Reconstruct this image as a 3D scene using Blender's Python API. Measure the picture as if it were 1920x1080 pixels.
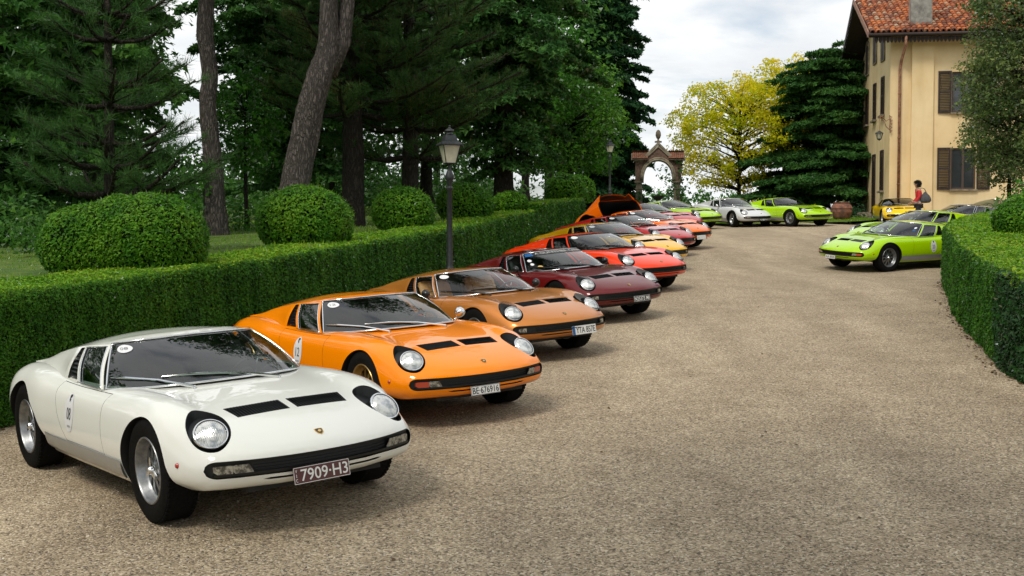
import bpy, bmesh, math, random
import numpy as np
from mathutils import Vector, Matrix, Euler
from mathutils.bvhtree import BVHTree

random.seed(7)
rng = np.random.default_rng(11)
for o in list(bpy.data.objects):
    bpy.data.objects.remove(o, do_unlink=True)
scene = bpy.context.scene
COL = scene.collection
R = math.radians

# ------------------------------------------------------------------ camera
CAMZ = 2.157
FPX = 2305.0
cam_d = bpy.data.cameras.new('camera')
cam_d.sensor_width = 36.0
cam_d.lens = FPX / 1920 * 36.0
cam_d.clip_start = 0.1
cam_d.clip_end = 12000
cam = bpy.data.objects.new('camera', cam_d)
COL.objects.link(cam)
cam.location = (0, 0, CAMZ)
cam.rotation_euler = (R(90) - math.atan(99 / FPX), 0, 0)
scene.camera = cam

# ------------------------------------------------------------------ sky and sun
SUN_EL, SUN_AZ = R(52), R(215)        # azimuth measured from +Y towards +X
world = bpy.data.worlds.new('World')
scene.world = world
world.use_nodes = True
wn = world.node_tree
wn.nodes.clear()
w_out = wn.nodes.new('ShaderNodeOutputWorld')
w_bg = wn.nodes.new('ShaderNodeBackground')
w_bg.inputs['Strength'].default_value = 0.108
w_sky = wn.nodes.new('ShaderNodeTexSky')
w_sky.sky_type = 'NISHITA'
w_sky.sun_disc = False
w_sky.sun_elevation = SUN_EL
w_sky.sun_rotation = SUN_AZ
w_sky.air_density = 1.0
w_sky.dust_density = 2.0
w_geo = wn.nodes.new('ShaderNodeTexCoord')
# cloud layer: direction projected on a high plane
w_sep = wn.nodes.new('ShaderNodeSeparateXYZ')
wn.links.new(w_geo.outputs['Generated'], w_sep.inputs[0])
w_zc = wn.nodes.new('ShaderNodeMath'); w_zc.operation = 'ABSOLUTE'
wn.links.new(w_sep.outputs['Z'], w_zc.inputs[0])
w_z2 = wn.nodes.new('ShaderNodeMath'); w_z2.operation = 'ADD'; w_z2.inputs[1].default_value = 0.16
wn.links.new(w_zc.outputs[0], w_z2.inputs[0])
w_dx = wn.nodes.new('ShaderNodeMath'); w_dx.operation = 'DIVIDE'
wn.links.new(w_sep.outputs['X'], w_dx.inputs[0]); wn.links.new(w_z2.outputs[0], w_dx.inputs[1])
w_dy = wn.nodes.new('ShaderNodeMath'); w_dy.operation = 'DIVIDE'
wn.links.new(w_sep.outputs['Y'], w_dy.inputs[0]); wn.links.new(w_z2.outputs[0], w_dy.inputs[1])
w_cmb = wn.nodes.new('ShaderNodeCombineXYZ')
wn.links.new(w_dx.outputs[0], w_cmb.inputs['X']); wn.links.new(w_dy.outputs[0], w_cmb.inputs['Y'])
w_n1 = wn.nodes.new('ShaderNodeTexNoise')
w_n1.inputs['Scale'].default_value = 1.1
w_n1.inputs['Detail'].default_value = 7
w_n1.inputs['Roughness'].default_value = 0.55
w_n1.inputs['Distortion'].default_value = 0.3
wn.links.new(w_cmb.outputs[0], w_n1.inputs['Vector'])
w_r1 = wn.nodes.new('ShaderNodeValToRGB')
w_r1.color_ramp.elements[0].position = 0.30
w_r1.color_ramp.elements[0].color = (0, 0, 0, 1)
w_r1.color_ramp.elements[1].position = 0.46
w_r1.color_ramp.elements[1].color = (1, 1, 1, 1)
wn.links.new(w_n1.outputs['Fac'], w_r1.inputs['Fac'])
w_n2 = wn.nodes.new('ShaderNodeTexNoise')
w_n2.inputs['Scale'].default_value = 2.3
w_n2.inputs['Detail'].default_value = 6
wn.links.new(w_cmb.outputs[0], w_n2.inputs['Vector'])
w_r2 = wn.nodes.new('ShaderNodeValToRGB')
w_r2.color_ramp.elements[0].position = 0.34
w_r2.color_ramp.elements[0].color = (6.5, 6.75, 7.0, 1)
w_r2.color_ramp.elements[1].position = 0.64
w_r2.color_ramp.elements[1].color = (8.4, 8.45, 8.4, 1)
wn.links.new(w_n2.outputs['Fac'], w_r2.inputs['Fac'])
w_mix = wn.nodes.new('ShaderNodeMix'); w_mix.data_type = 'RGBA'
wn.links.new(w_r1.outputs['Color'], w_mix.inputs['Factor'])
wn.links.new(w_sky.outputs['Color'], w_mix.inputs['A'])
wn.links.new(w_r2.outputs['Color'], w_mix.inputs['B'])
wn.links.new(w_mix.outputs['Result'], w_bg.inputs['Color'])
wn.links.new(w_bg.outputs[0], w_out.inputs['Surface'])

sun_d = bpy.data.lights.new('sun', 'SUN')
sun_d.energy = 1.7
sun_d.angle = R(16)
sun_d.color = (1.0, 0.93, 0.82)
sun = bpy.data.objects.new('sun', sun_d)
COL.objects.link(sun)
# direction from the sun towards the ground
sd = Vector((math.sin(SUN_AZ) * math.cos(SUN_EL), math.cos(SUN_AZ) * math.cos(SUN_EL), math.sin(SUN_EL)))
sun.rotation_euler = (-sd).to_track_quat('-Z', 'Y').to_euler()
sun.location = (0, 0, 30)

scene.view_settings.view_transform = 'Standard'
scene.view_settings.look = 'None'
scene.view_settings.gamma = 1
scene.view_settings.exposure = 0.30
scene.view_settings.use_curve_mapping = False
scene.cycles.max_bounces = 8
scene.cycles.transparent_max_bounces = 12

# ------------------------------------------------------------------ helpers
def tag(o, label=None, cat=None, group=None, kind=None):
    if label: o['label'] = label
    if cat: o['category'] = cat
    if group: o['group'] = group
    if kind: o['kind'] = kind
    return o

def link(o, parent=None):
    COL.objects.link(o)
    if parent is not None:
        o.parent = parent
    return o

def empty(name, loc=(0, 0, 0), rot=(0, 0, 0)):
    o = bpy.data.objects.new(name, None)
    o.empty_display_size = 0.2
    COL.objects.link(o)
    o.location = loc
    o.rotation_euler = rot
    return o

def mk_mesh(name, v, f, mats=(), smooth=False, mi=None):
    me = bpy.data.meshes.new(name)
    me.from_pydata([tuple(p) for p in v], [], [tuple(q) for q in f])
    for m in mats:
        me.materials.append(m)
    if mi is not None:
        me.polygons.foreach_set('material_index', list(mi))
    if smooth:
        me.polygons.foreach_set('use_smooth', [True] * len(me.polygons))
    me.update()
    return me

def mk_obj(name, me, parent=None, mat=None):
    o = bpy.data.objects.new(name, me)
    if mat is not None:
        me.materials.append(mat)
    return link(o, parent)

def quads_mesh(name, V, nper=4, mats=(), smooth=False):
    """V: (N, nper, 3) array -> mesh of N separate polygons (fast)."""
    V = np.asarray(V, np.float32)
    n = V.shape[0]
    me = bpy.data.meshes.new(name)
    me.vertices.add(n * nper)
    me.vertices.foreach_set('co', V.reshape(-1))
    me.loops.add(n * nper)
    me.loops.foreach_set('vertex_index', np.arange(n * nper, dtype=np.int32))
    me.polygons.add(n)
    me.polygons.foreach_set('loop_start', np.arange(0, n * nper, nper, dtype=np.int32))
    for m in mats:
        me.materials.append(m)
    if smooth:
        me.polygons.foreach_set('use_smooth', np.ones(n, bool))
    me.update(calc_edges=True)
    me.validate()
    return me

class MB:
    """collects simple shapes into one mesh"""
    def __init__(s):
        s.v = []; s.f = []; s.m = []
    def add(s, v, f, mi=0):
        b = len(s.v)
        s.v += [tuple(p) for p in v]
        s.f += [tuple(i + b for i in q) for q in f]
        s.m += [mi] * len(f)
        return s
    def box(s, c, d, mi=0, M=None, taper=1.0):
        x, y, z = d[0] / 2, d[1] / 2, d[2] / 2
        P = []
        for k, sz in ((1.0, -z), (taper, z)):
            P += [Vector((-x * k, -y * k, sz)), Vector((x * k, -y * k, sz)), Vector((x * k, y * k, sz)), Vector((-x * k, y * k, sz))]
        if M is not None:
            P = [M @ p for p in P]
        P = [p + Vector(c) for p in P]
        return s.add(P, [(3, 2, 1, 0), (4, 5, 6, 7), (0, 1, 5, 4), (1, 2, 6, 5), (2, 3, 7, 6), (3, 0, 4, 7)], mi)
    def tube(s, pts, rad, n=8, mi=0, caps=True, closed=False):
        pts = [Vector(p) for p in pts]
        if not hasattr(rad, '__len__'):
            rad = [rad] * len(pts)
        L = len(pts)
        rings = []
        up = None
        for i, p in enumerate(pts):
            if closed:
                t = pts[(i + 1) % L] - pts[i - 1]
            else:
                t = pts[min(i + 1, L - 1)] - pts[max(i - 1, 0)]
            t.normalize()
            if up is None:
                a = Vector((0, 0, 1)) if abs(t.z) < 0.9 else Vector((1, 0, 0))
                up = t.cross(a).normalized()
            else:
                up = (up - t * up.dot(t))
                if up.length < 1e-6:
                    up = t.orthogonal()
                up.normalize()
            w = t.cross(up)
            rings.append([p + (up * math.cos(2 * math.pi * k / n) + w * math.sin(2 * math.pi * k / n)) * rad[i] for k in range(n)])
        v = [q for r_ in rings for q in r_]
        f = []
        for i in range(L if closed else L - 1):
            a, b = i * n, ((i + 1) % L) * n
            for k in range(n):
                f.append((a + k, a + (k + 1) % n, b + (k + 1) % n, b + k))
        if caps and not closed:
            f.append(tuple(reversed(range(n))))
            f.append(tuple((L - 1) * n + k for k in range(n)))
        return s.add(v, f, mi)
    def lathe(s, prof, n=24, mi=0, M=None, caps=False):
        """prof: [(r, h)] about local Z"""
        v = []
        for r_, h in prof:
            for k in range(n):
                a = 2 * math.pi * k / n
                p = Vector((r_ * math.cos(a), r_ * math.sin(a), h))
                v.append(M @ p if M is not None else p)
        f = []
        for i in range(len(prof) - 1):
            for k in range(n):
                f.append((i * n + k, i * n + (k + 1) % n, (i + 1) * n + (k + 1) % n, (i + 1) * n + k))
        if caps:
            f.append(tuple(reversed(range(n))))
            f.append(tuple((len(prof) - 1) * n + k for k in range(n)))
        return s.add(v, f, mi)
    def prism(s, poly, z0, z1, mi=0, M=None):
        n = len(poly)
        P = [Vector((p[0], p[1], z0)) for p in poly] + [Vector((p[0], p[1], z1)) for p in poly]
        if M is not None:
            P = [M @ p for p in P]
        f = [tuple(reversed(range(n))), tuple(range(n, 2 * n))] + [(i, (i + 1) % n, n + (i + 1) % n, n + i) for i in range(n)]
        return s.add(P, f, mi)
    def mesh(s, name, mats, smooth=False, sharp=None):
        me = mk_mesh(name, s.v, s.f, mats, smooth or sharp is not None, s.m)
        if sharp is not None:
            me.set_sharp_from_angle(angle=R(sharp))
        return me
    def build(s, name, mats, parent=None, smooth=False, sharp=None, loc=None):
        if not isinstance(mats, (list, tuple)):
            mats = [mats]
        o = mk_obj(name, s.mesh(name, mats, smooth, sharp), parent)
        if loc is not None:
            o.location = loc
        return o

# ------------------------------------------------------------------ materials
def mat(name, col=(0.5, 0.5, 0.5), rough=0.6, metal=0.0, coat=0.0, spec=0.5, coat_rough=0.03, emit=None):
    m = bpy.data.materials.new(name)
    m.use_nodes = True
    b = m.node_tree.nodes['Principled BSDF']
    b.inputs['Base Color'].default_value = (*col, 1)
    b.inputs['Roughness'].default_value = rough
    b.inputs['Metallic'].default_value = metal
    b.inputs['Coat Weight'].default_value = coat
    b.inputs['Coat Roughness'].default_value = coat_rough
    b.inputs['Specular IOR Level'].default_value = spec
    return m

def nz(m, scale=20, detail=4, lo=0.35, hi=0.65, c0=None, c1=None, bump=0.0, bump_scale=None, coords='Object', rough=None, stretch=None, dist=0.01):
    """noise driven colour and bump on a principled material"""
    nt = m.node_tree
    b = nt.nodes['Principled BSDF']
    tc = nt.nodes.new('ShaderNodeTexCoord')
    mp = nt.nodes.new('ShaderNodeMapping')
    if stretch: mp.inputs['Scale'].default_value = stretch
    nt.links.new(tc.outputs[coords], mp.inputs['Vector'])
    n = nt.nodes.new('ShaderNodeTexNoise')
    n.inputs['Scale'].default_value = scale
    n.inputs['Detail'].default_value = detail
    n.inputs['Roughness'].default_value = 0.6
    nt.links.new(mp.outputs[0], n.inputs['Vector'])
    if c0 is not None:
        rp = nt.nodes.new('ShaderNodeValToRGB')
        rp.color_ramp.elements[0].position = lo
        rp.color_ramp.elements[0].color = (*c0, 1)
        rp.color_ramp.elements[1].position = hi
        rp.color_ramp.elements[1].color = (*c1, 1)
        nt.links.new(n.outputs['Fac'], rp.inputs['Fac'])
        nt.links.new(rp.outputs['Color'], b.inputs['Base Color'])
    if bump:
        n2 = n
        if bump_scale:
            n2 = nt.nodes.new('ShaderNodeTexNoise')
            n2.inputs['Scale'].default_value = bump_scale
            n2.inputs['Detail'].default_value = 5
            nt.links.new(mp.outputs[0], n2.inputs['Vector'])
        bp = nt.nodes.new('ShaderNodeBump')
        bp.inputs['Strength'].default_value = bump
        bp.inputs['Distance'].default_value = dist
        nt.links.new(n2.outputs['Fac'], bp.inputs['Height'])
        nt.links.new(bp.outputs['Normal'], b.inputs['Normal'])
    return m

def paint(name, col, metal=0.0, rough=0.32):
    m = mat(name, col, rough, metal, coat=1.0, coat_rough=0.02, spec=0.1)
    nt = m.node_tree
    b = nt.nodes['Principled BSDF']
    b.inputs['Coat IOR'].default_value = 1.40
    # thin film of road dust: slightly lighter and rougher in broad soft patches
    tc = nt.nodes.new('ShaderNodeTexCoord')
    n = nt.nodes.new('ShaderNodeTexNoise'); n.inputs['Scale'].default_value = 3.0; n.inputs['Detail'].default_value = 8
    nt.links.new(tc.outputs['Object'], n.inputs['Vector'])
    mr = nt.nodes.new('ShaderNodeMapRange'); mr.inputs['From Min'].default_value = 0.35; mr.inputs['From Max'].default_value = 0.75
    mr.inputs['To Min'].default_value = 0.01; mr.inputs['To Max'].default_value = 0.05
    nt.links.new(n.outputs['Fac'], mr.inputs['Value'])
    nt.links.new(mr.outputs[0], b.inputs['Coat Roughness'])
    return m

M = {}
M['trim_black'] = nz(mat('satin_black', (0.008, 0.009, 0.010), 0.45), 40, bump=0.0)
M['gloss_black'] = mat('gloss_black', (0.012, 0.013, 0.015), 0.2)
M['rubber'] = nz(mat('tyre_rubber', (0.010, 0.010, 0.010), 0.85, spec=0.12), 60, c0=(0.004, 0.004, 0.004), c1=(0.010, 0.0095, 0.009), bump=0.15, dist=0.002)
M['chrome'] = mat('chrome', (0.75, 0.76, 0.77), 0.12, 1.0)
M['rim'] = nz(mat('cast_wheel', (0.30, 0.31, 0.32), 0.38, 0.85), 25, c0=(0.20, 0.21, 0.22), c1=(0.34, 0.35, 0.36))
M['rim_gold'] = mat('gold_wheel', (0.35, 0.24, 0.09), 0.35, 0.85)
M['cabin'] = nz(mat('dark_cabin', (0.012, 0.012, 0.013), 0.75), 30, c0=(0.010, 0.010, 0.011), c1=(0.020, 0.019, 0.018))
M['leather_black'] = nz(mat('black_leather', (0.02, 0.02, 0.02), 0.5), 60, bump=0.2, dist=0.003)
M['leather_tan'] = nz(mat('tan_leather', (0.50, 0.27, 0.09), 0.5), 60, c0=(0.45, 0.24, 0.08), c1=(0.55, 0.31, 0.11), bump=0.2, dist=0.003)
M['sill'] = mat('grey_sill_paint', (0.30, 0.31, 0.31), 0.35, 0.3, coat=0.6)
M['white_label'] = mat('white_sticker', (0.75, 0.76, 0.78), 0.4)
M['ink'] = mat('black_print', (0.02, 0.02, 0.022), 0.5)
M['grey_ink'] = mat('grey_print', (0.35, 0.35, 0.36), 0.5)
M['blue_label'] = mat('blue_sticker', (0.01, 0.10, 0.30), 0.4)
M['gold_label'] = mat('gold_sticker', (0.65, 0.42, 0.10), 0.4)
M['amber'] = mat('amber_lens', (0.42, 0.05, 0.02), 0.15, coat=1.0)
M['clear_lens'] = nz(mat('clear_lamp_lens', (0.2, 0.19, 0.16), 0.10, 0.2, coat=1.0), 35, 3, 0.4, 0.6, (0.07, 0.065, 0.055), (0.40, 0.38, 0.32))
M['red_lens'] = mat('red_marker', (0.45, 0.02, 0.01), 0.2, coat=1.0)
M['gold'] = mat('gold_badge', (0.75, 0.50, 0.18), 0.25, 0.9)
M['plate_white'] = mat('white_plate', (0.72, 0.72, 0.70), 0.4)
M['plate_brown'] = mat('brown_plate', (0.085, 0.022, 0.022), 0.4)
M['plate_black'] = mat('black_plate', (0.012, 0.012, 0.013), 0.4)
M['plate_text'] = mat('white_characters', (0.75, 0.75, 0.72), 0.4)

def glass_mat(name, tint, refl=1.0, ior=1.56):
    m = bpy.data.materials.new(name)
    m.use_nodes = True
    nt = m.node_tree
    nt.nodes.clear()
    out = nt.nodes.new('ShaderNodeOutputMaterial')
    mix = nt.nodes.new('ShaderNodeMixShader')
    tr = nt.nodes.new('ShaderNodeBsdfTransparent')
    tr.inputs['Color'].default_value = (*tint, 1)
    gl = nt.nodes.new('ShaderNodeBsdfGlossy')
    gl.inputs['Roughness'].default_value = 0.015
    gl.inputs['Color'].default_value = (refl, refl, refl, 1)
    lw = nt.nodes.new('ShaderNodeLayerWeight')
    pw = nt.nodes.new('ShaderNodeMath'); pw.operation = 'POWER'; pw.inputs[1].default_value = 5.0
    nt.links.new(lw.outputs['Facing'], pw.inputs[0])
    f0 = ((ior - 1) / (ior + 1)) ** 2 * 1.8           # both faces of the pane
    ma = nt.nodes.new('ShaderNodeMath'); ma.operation = 'MULTIPLY_ADD'; ma.inputs[1].default_value = 1 - f0; ma.inputs[2].default_value = f0
    nt.links.new(pw.outputs[0], ma.inputs[0])
    nt.links.new(ma.outputs[0], mix.inputs['Fac'])
    nt.links.new(tr.outputs[0], mix.inputs[1])
    nt.links.new(gl.outputs[0], mix.inputs[2])
    nt.links.new(mix.outputs[0], out.inputs['Surface'])
    return m
M['glass'] = glass_mat('car_glass', (0.50, 0.58, 0.55))
M['glass_clear'] = glass_mat('clear_glass', (0.88, 0.90, 0.88), ior=1.38)
# headlamp glass: fluted pale lens
def lens_mat():
    m = mat('headlamp_lens', (0.62, 0.63, 0.62), 0.12, 0.55, coat=1.0)
    nt = m.node_tree; b = nt.nodes['Principled BSDF']
    tc = nt.nodes.new('ShaderNodeTexCoord')
    wv = nt.nodes.new('ShaderNodeTexWave'); wv.inputs['Scale'].default_value = 28; wv.inputs['Distortion'].default_value = 0.4
    wv.bands_direction = 'Y'
    nt.links.new(tc.outputs['Object'], wv.inputs['Vector'])
    n = nt.nodes.new('ShaderNodeTexNoise'); n.inputs['Scale'].default_value = 22; n.inputs['Detail'].default_value = 3
    nt.links.new(tc.outputs['Object'], n.inputs['Vector'])
    rp = nt.nodes.new('ShaderNodeValToRGB')
    rp.color_ramp.elements[0].position = 0.36; rp.color_ramp.elements[0].color = (0.36, 0.39, 0.40, 1)
    rp.color_ramp.elements[1].position = 0.56; rp.color_ramp.elements[1].color = (0.80, 0.80, 0.76, 1)
    nt.links.new(n.outputs['Fac'], rp.inputs['Fac'])
    nt.links.new(rp.outputs['Color'], b.inputs['Base Color'])
    bp = nt.nodes.new('ShaderNodeBump'); bp.inputs['Strength'].default_value = 0.5; bp.inputs['Distance'].default_value = 0.004
    nt.links.new(wv.outputs['Fac'], bp.inputs['Height'])
    nt.links.new(bp.outputs['Normal'], b.inputs['Normal'])
    return m
M['lens'] = lens_mat()

# ------------------------------------------------------------------ the lie of the land
# every car: x, y of the front axle on the drive, heading, lift, pitch, roll
SX, SY = 0.02923, 0.04641
POSE = {
 'white': (-1.60, 8.01, -53.0, 0.10, -1.85, 0.30), 'orange': (-0.67, 11.38, -55.0, 0.01, -1.0, 0.11),
 'bronze': (0.21, 15.30, -54.5, -0.04, -1.67, 0.66), 'maroon': (1.35, 18.89, -57.3, -0.03, -1.28, 1.33),
 'vermilion': (2.25, 22.68, -54.4, 0.03, -1.0, 0.0), 'yellow': (2.86, 26.75, -53.0, 0.06, -1.0, 0.0),
 'red': (3.68, 31.13, -50.0, 0.08, -1.0, 0.0), 'open': (4.43, 33.23, -48.0, 0.13, -1.0, 0.0),
 'crimson': (5.04, 38.56, -53.7, 0.18, -1.0, 0.0), 'lime_row': (6.75, 45.17, -48.0, 0.10, -0.5, 0.0),
 'silver': (9.07, 46.97, -68.0, 0.03, 1.48, -0.5), 'lime_far': (10.96, 45.88, -61.4, 0.05, 0.27, -0.47),
 'lime_near': (7.90, 27.70, 209.0, -0.12, -0.89, -2.54), 'lime_behind': (9.56, 31.67, 201.0, -0.03, -1.0, 0.0),
 'grey': (13.93, 40.43, 209.0, -0.20, -1.0, 0.0), 'dark_green': (18.6, 50.2, 207.0, -0.30, -1.0, 0.0),
 'villa_yellow': (15.36, 48.38, -99.0, -0.14, -1.0, 0.0),
}

def rot3(ax, t):
    c, s = math.cos(t), math.sin(t)
    if ax == 0: return np.array([[1, 0, 0], [0, c, -s], [0, s, c]])
    if ax == 1: return np.array([[c, 0, s], [0, 1, 0], [-s, 0, c]])
    return np.array([[c, -s, 0], [s, c, 0], [0, 0, 1]])

def car_frame(key):
    x0, y0, th, dz, pt, rl = POSE[key]
    th = R(th)
    n = np.array([-SX, -SY, 1.0]); n /= np.linalg.norm(n)
    F = np.array([math.cos(th), math.sin(th), 0.0]); F -= n * (F @ n); F /= np.linalg.norm(F)
    L = np.cross(n, F)
    Mx = np.stack([F, L, n], 1) @ rot3(1, R(pt)) @ rot3(0, R(rl))
    return np.array([x0, y0, SX * x0 + SY * y0 + dz]), Mx

_cp = []
for _k in POSE:
    _o, _m = car_frame(_k)
    for _x in (0.0, -2.504):
        for _s in (-1, 1):
            _w = _o + _m @ np.array([_x, 0.71 * _s, 0.0])
            _cp.append((_w[0], _w[1], _w[2] - SX * _w[0] - SY * _w[1]))
_cp = np.array(_cp)

def gz(x, y):
    """height of the drive at x, y: the sloping plane plus the soft unevenness the wheels stand on"""
    x = np.asarray(x, float); y = np.asarray(y, float)
    d2 = (x[..., None] - _cp[:, 0]) ** 2 + (y[..., None] - _cp[:, 1]) ** 2
    w = np.exp(-d2 / (2 * 0.55 ** 2)) + 0.10 * np.exp(-d2 / (2 * 1.6 ** 2)) + 1e-9
    off = (w * _cp[:, 2]).sum(-1) / (w.sum(-1) + 0.02)
    return SX * x + SY * y + off

def gzf(x, y):
    return float(gz(np.array([x]), np.array([y]))[0])

def px_ground(u, v, h=0.0):
    """world point on the drive plane (+h) seen at photo pixel u, v - used only to place things"""
    t = math.atan(99 / FPX); c, s = math.cos(t), math.sin(t)
    a = (u - 960) / FPX; b = -(v - 540) / FPX
    d = (a, c + b * s, b * c - s)
    k = (CAMZ - h) / (SX * d[0] + SY * d[1] - d[2])
    return (d[0] * k, d[1] * k, d[2] * k + CAMZ)

# ------------------------------------------------------------------ the sports car
def interp(xs, ys, x):
    """smooth cubic interpolation through a table (xs ascending)"""
    xs = np.asarray(xs, float); ys = np.asarray(ys, float); x = np.asarray(x, float)
    h = np.diff(xs); d = np.diff(ys) / h
    m = np.zeros_like(ys)
    m[1:-1] = (d[:-1] * h[1:] + d[1:] * h[:-1]) / (h[1:] + h[:-1])
    m[0] = d[0]; m[-1] = d[-1]
    i = np.clip(np.searchsorted(xs, x) - 1, 0, len(h) - 1)
    t = (x - xs[i]) / h[i]
    t2, t3 = t * t, t * t * t
    return (2 * t3 - 3 * t2 + 1) * ys[i] + (t3 - 2 * t2 + t) * h[i] * m[i] + (-2 * t3 + 3 * t2) * ys[i + 1] + (t3 - t2) * h[i] * m[i + 1]

TAB = np.array([
 # x     zc    z30   z50   yf    zf    ysh   zsh   ys    zs    ym    zm    yl    zl
 [0.888, .440, .438, .436, .55, .430, .635, .425, .665, .405, .655, .375, .62, .362],
 [0.872, .470, .468, .465, .56, .457, .660, .445, .700, .408, .690, .355, .65, .325],
 [0.845, .498, .496, .493, .57, .486, .680, .468, .730, .412, .718, .340, .67, .298],
 [0.800, .527, .526, .524, .58, .517, .692, .494, .752, .418, .738, .328, .68, .278],
 [0.730, .562, .561, .560, .585, .556, .705, .525, .770, .428, .755, .320, .69, .268],
 [0.620, .604, .604, .604, .60, .605, .722, .568, .790, .442, .775, .318, .70, .262],
 [0.500, .642, .641, .642, .61, .650, .738, .606, .808, .460, .792, .325, .72, .255],
 [0.300, .688, .685, .687, .635, .706, .762, .655, .830, .490, .815, .340, .75, .240],
 [0.100, .722, .718, .718, .655, .742, .780, .684, .840, .515, .830, .345, .78, .225],
 [-.150, .754, .747, .740, .675, .757, .790, .692, .842, .525, .836, .345, .79, .215],
 [-.500, .782, .772, .756, .695, .754, .795, .690, .842, .530, .838, .345, .79, .210],
 [-.900, .775, .765, .752, .708, .745, .796, .685, .840, .530, .836, .345, .79, .210],
 [-1.40, .772, .765, .755, .705, .746, .796, .688, .842, .530, .838, .345, .79, .210],
 [-1.80, .772, .765, .758, .695, .762, .800, .702, .850, .530, .842, .345, .79, .215],
 [-2.15, 0.775, 0.770, 0.770, 0.680, 0.784, 0.806, 0.722, 0.862, 0.540, 0.852, 0.355, 0.790, 0.225],
 [-2.50, 0.785, 0.775, 0.785, 0.672, 0.790, 0.792, 0.727, 0.858, 0.550, 0.846, 0.370, 0.790, 0.230],
 [-2.86, 0.790, 0.762, 0.770, 0.665, 0.775, 0.774, 0.717, 0.844, 0.550, 0.828, 0.380, 0.780, 0.260],
 [-3.08, 0.775, 0.726, 0.730, 0.645, 0.740, 0.742, 0.688, 0.807, 0.540, 0.787, 0.390, 0.750, 0.310],
 [-3.22, 0.735, 0.685, 0.686, 0.620, 0.700, 0.707, 0.652, 0.757, 0.525, 0.737, 0.410, 0.710, 0.355],
 [-3.28, 0.640, 0.610, 0.610, 0.600, 0.615, 0.680, 0.580, 0.715, 0.505, 0.700, 0.430, 0.670, 0.400],
])
BOW = 0.215

def bow(x, y):
    t = np.clip((x - 0.05) / (0.888 - 0.05), 0, 1); k = t * t * (3 - 2 * t)
    t2 = np.clip((-2.7 - x) / 0.57, 0, 1); k2 = t2 * t2 * (3 - 2 * t2)
    yy = np.abs(y) / 0.73
    return x - k * BOW * yy ** 2.2 + k2 * 0.13 * yy ** 2.4

def section(x):
    o = TAB[::-1]
    q = [float(interp(o[:, 0], o[:, j], x)) for j in range(1, 14)]
    zc, z30, z50, yf, zf, ysh, zsh, ys, zs, ym, zm, yl, zl = q
    P = [(0, zc), (.30, z30), (.50, z50), (yf, zf), (ysh, zsh), (ys, zs), (ym, zm), (yl, zl), (yl - .10, zl - .004), (0, zl - .006)]
    P = np.array(P)
    nseg = [5, 4, 4, 5, 6, 5, 4, 2, 2]
    out = []
    ch = np.concatenate([[0], np.cumsum(np.maximum(np.hypot(*np.diff(P[:8], axis=0).T), 1e-4))])
    # mirror one point across the centre for a flat tangent there
    chx = np.concatenate([[-ch[1]], ch]); Px = np.vstack([[-P[1, 0], P[1, 1]], P[:8]])
    for i in range(7):
        for k in range(nseg[i]):
            t = ch[i] + (ch[i + 1] - ch[i]) * k / nseg[i]
            out.append((float(interp(chx, Px[:, 0], t)), float(interp(chx, Px[:, 1], t))))
    for i in (7, 8):
        for k in range(nseg[i]):
            out.append(tuple(P[i] + (P[i + 1] - P[i]) * k / nseg[i]))
    out.append(tuple(P[9]))
    return out

def loft_body():
    xs = np.concatenate([0.888 - 0.29 * (1 - np.cos(np.linspace(0, math.pi / 2, 22))), np.linspace(0.598, -2.9, 80)[1:],
                         -2.9 - 0.38 * np.sin(np.linspace(0, math.pi / 2, 18))[1:]])
    V = []; F = []
    for x in xs:
        h = section(x)
        ring = [(float(bow(x, y)), y, z) for y, z in h] + [(float(bow(x, y)), -y, z) for y, z in h[-2:0:-1]]
        V += ring
    n = len(ring)
    for i in range(len(xs) - 1):
        for k in range(n):
            a, b = i * n + k, i * n + (k + 1) % n
            F.append((a, b, b + n, a + n))
    L = (len(xs) - 1) * n
    m = len(h)                      # half section: index 0 top centre .. m-1 bottom centre
    for base, fl in ((0, True), (L, False)):
        # zip the upper and the lower outline together so that the cap follows the plan curve
        for sgn in (0, 1):
            idx = [base + k for k in range(m)] if sgn == 0 else [base] + [base + n - k for k in range(1, m - 1)] + [base + m - 1]
            kw = max(range(m), key=lambda k: abs(V[idx[k]][1]))
            U = idx[:kw + 1]; D = idx[kw:][::-1]
            i = j = 0
            while i < len(U) - 1 or j < len(D) - 1:
                if U[i] == D[j]: break
                if j >= len(D) - 1 or (i < len(U) - 1 and abs(V[U[i + 1]][1]) <= abs(V[D[j + 1]][1])):
                    t = (U[i], U[i + 1], D[j]); i += 1
                else:
                    t = (U[i], D[j + 1], D[j]); j += 1
                if len(set(t)) == 3: F.append(t)
    return V, F

PH = mat('paint_placeholder', (0.5, 0.5, 0.5), 0.4)
_V, _F = loft_body()
body0 = mk_mesh('body_base', _V, _F, [PH, M['trim_black']], smooth=True)
bmx = bmesh.new(); bmx.from_mesh(body0); bmesh.ops.recalc_face_normals(bmx, faces=bmx.faces[:]); bmx.to_mesh(body0)
_bm_bvh = bmx
BODY_BVH = BVHTree.FromBMesh(bmx)
_base_co = [v.co.copy() for v in bmx.verts]
_base_no = [v.normal.copy() for v in bmx.verts]
_base_tri = None

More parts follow.
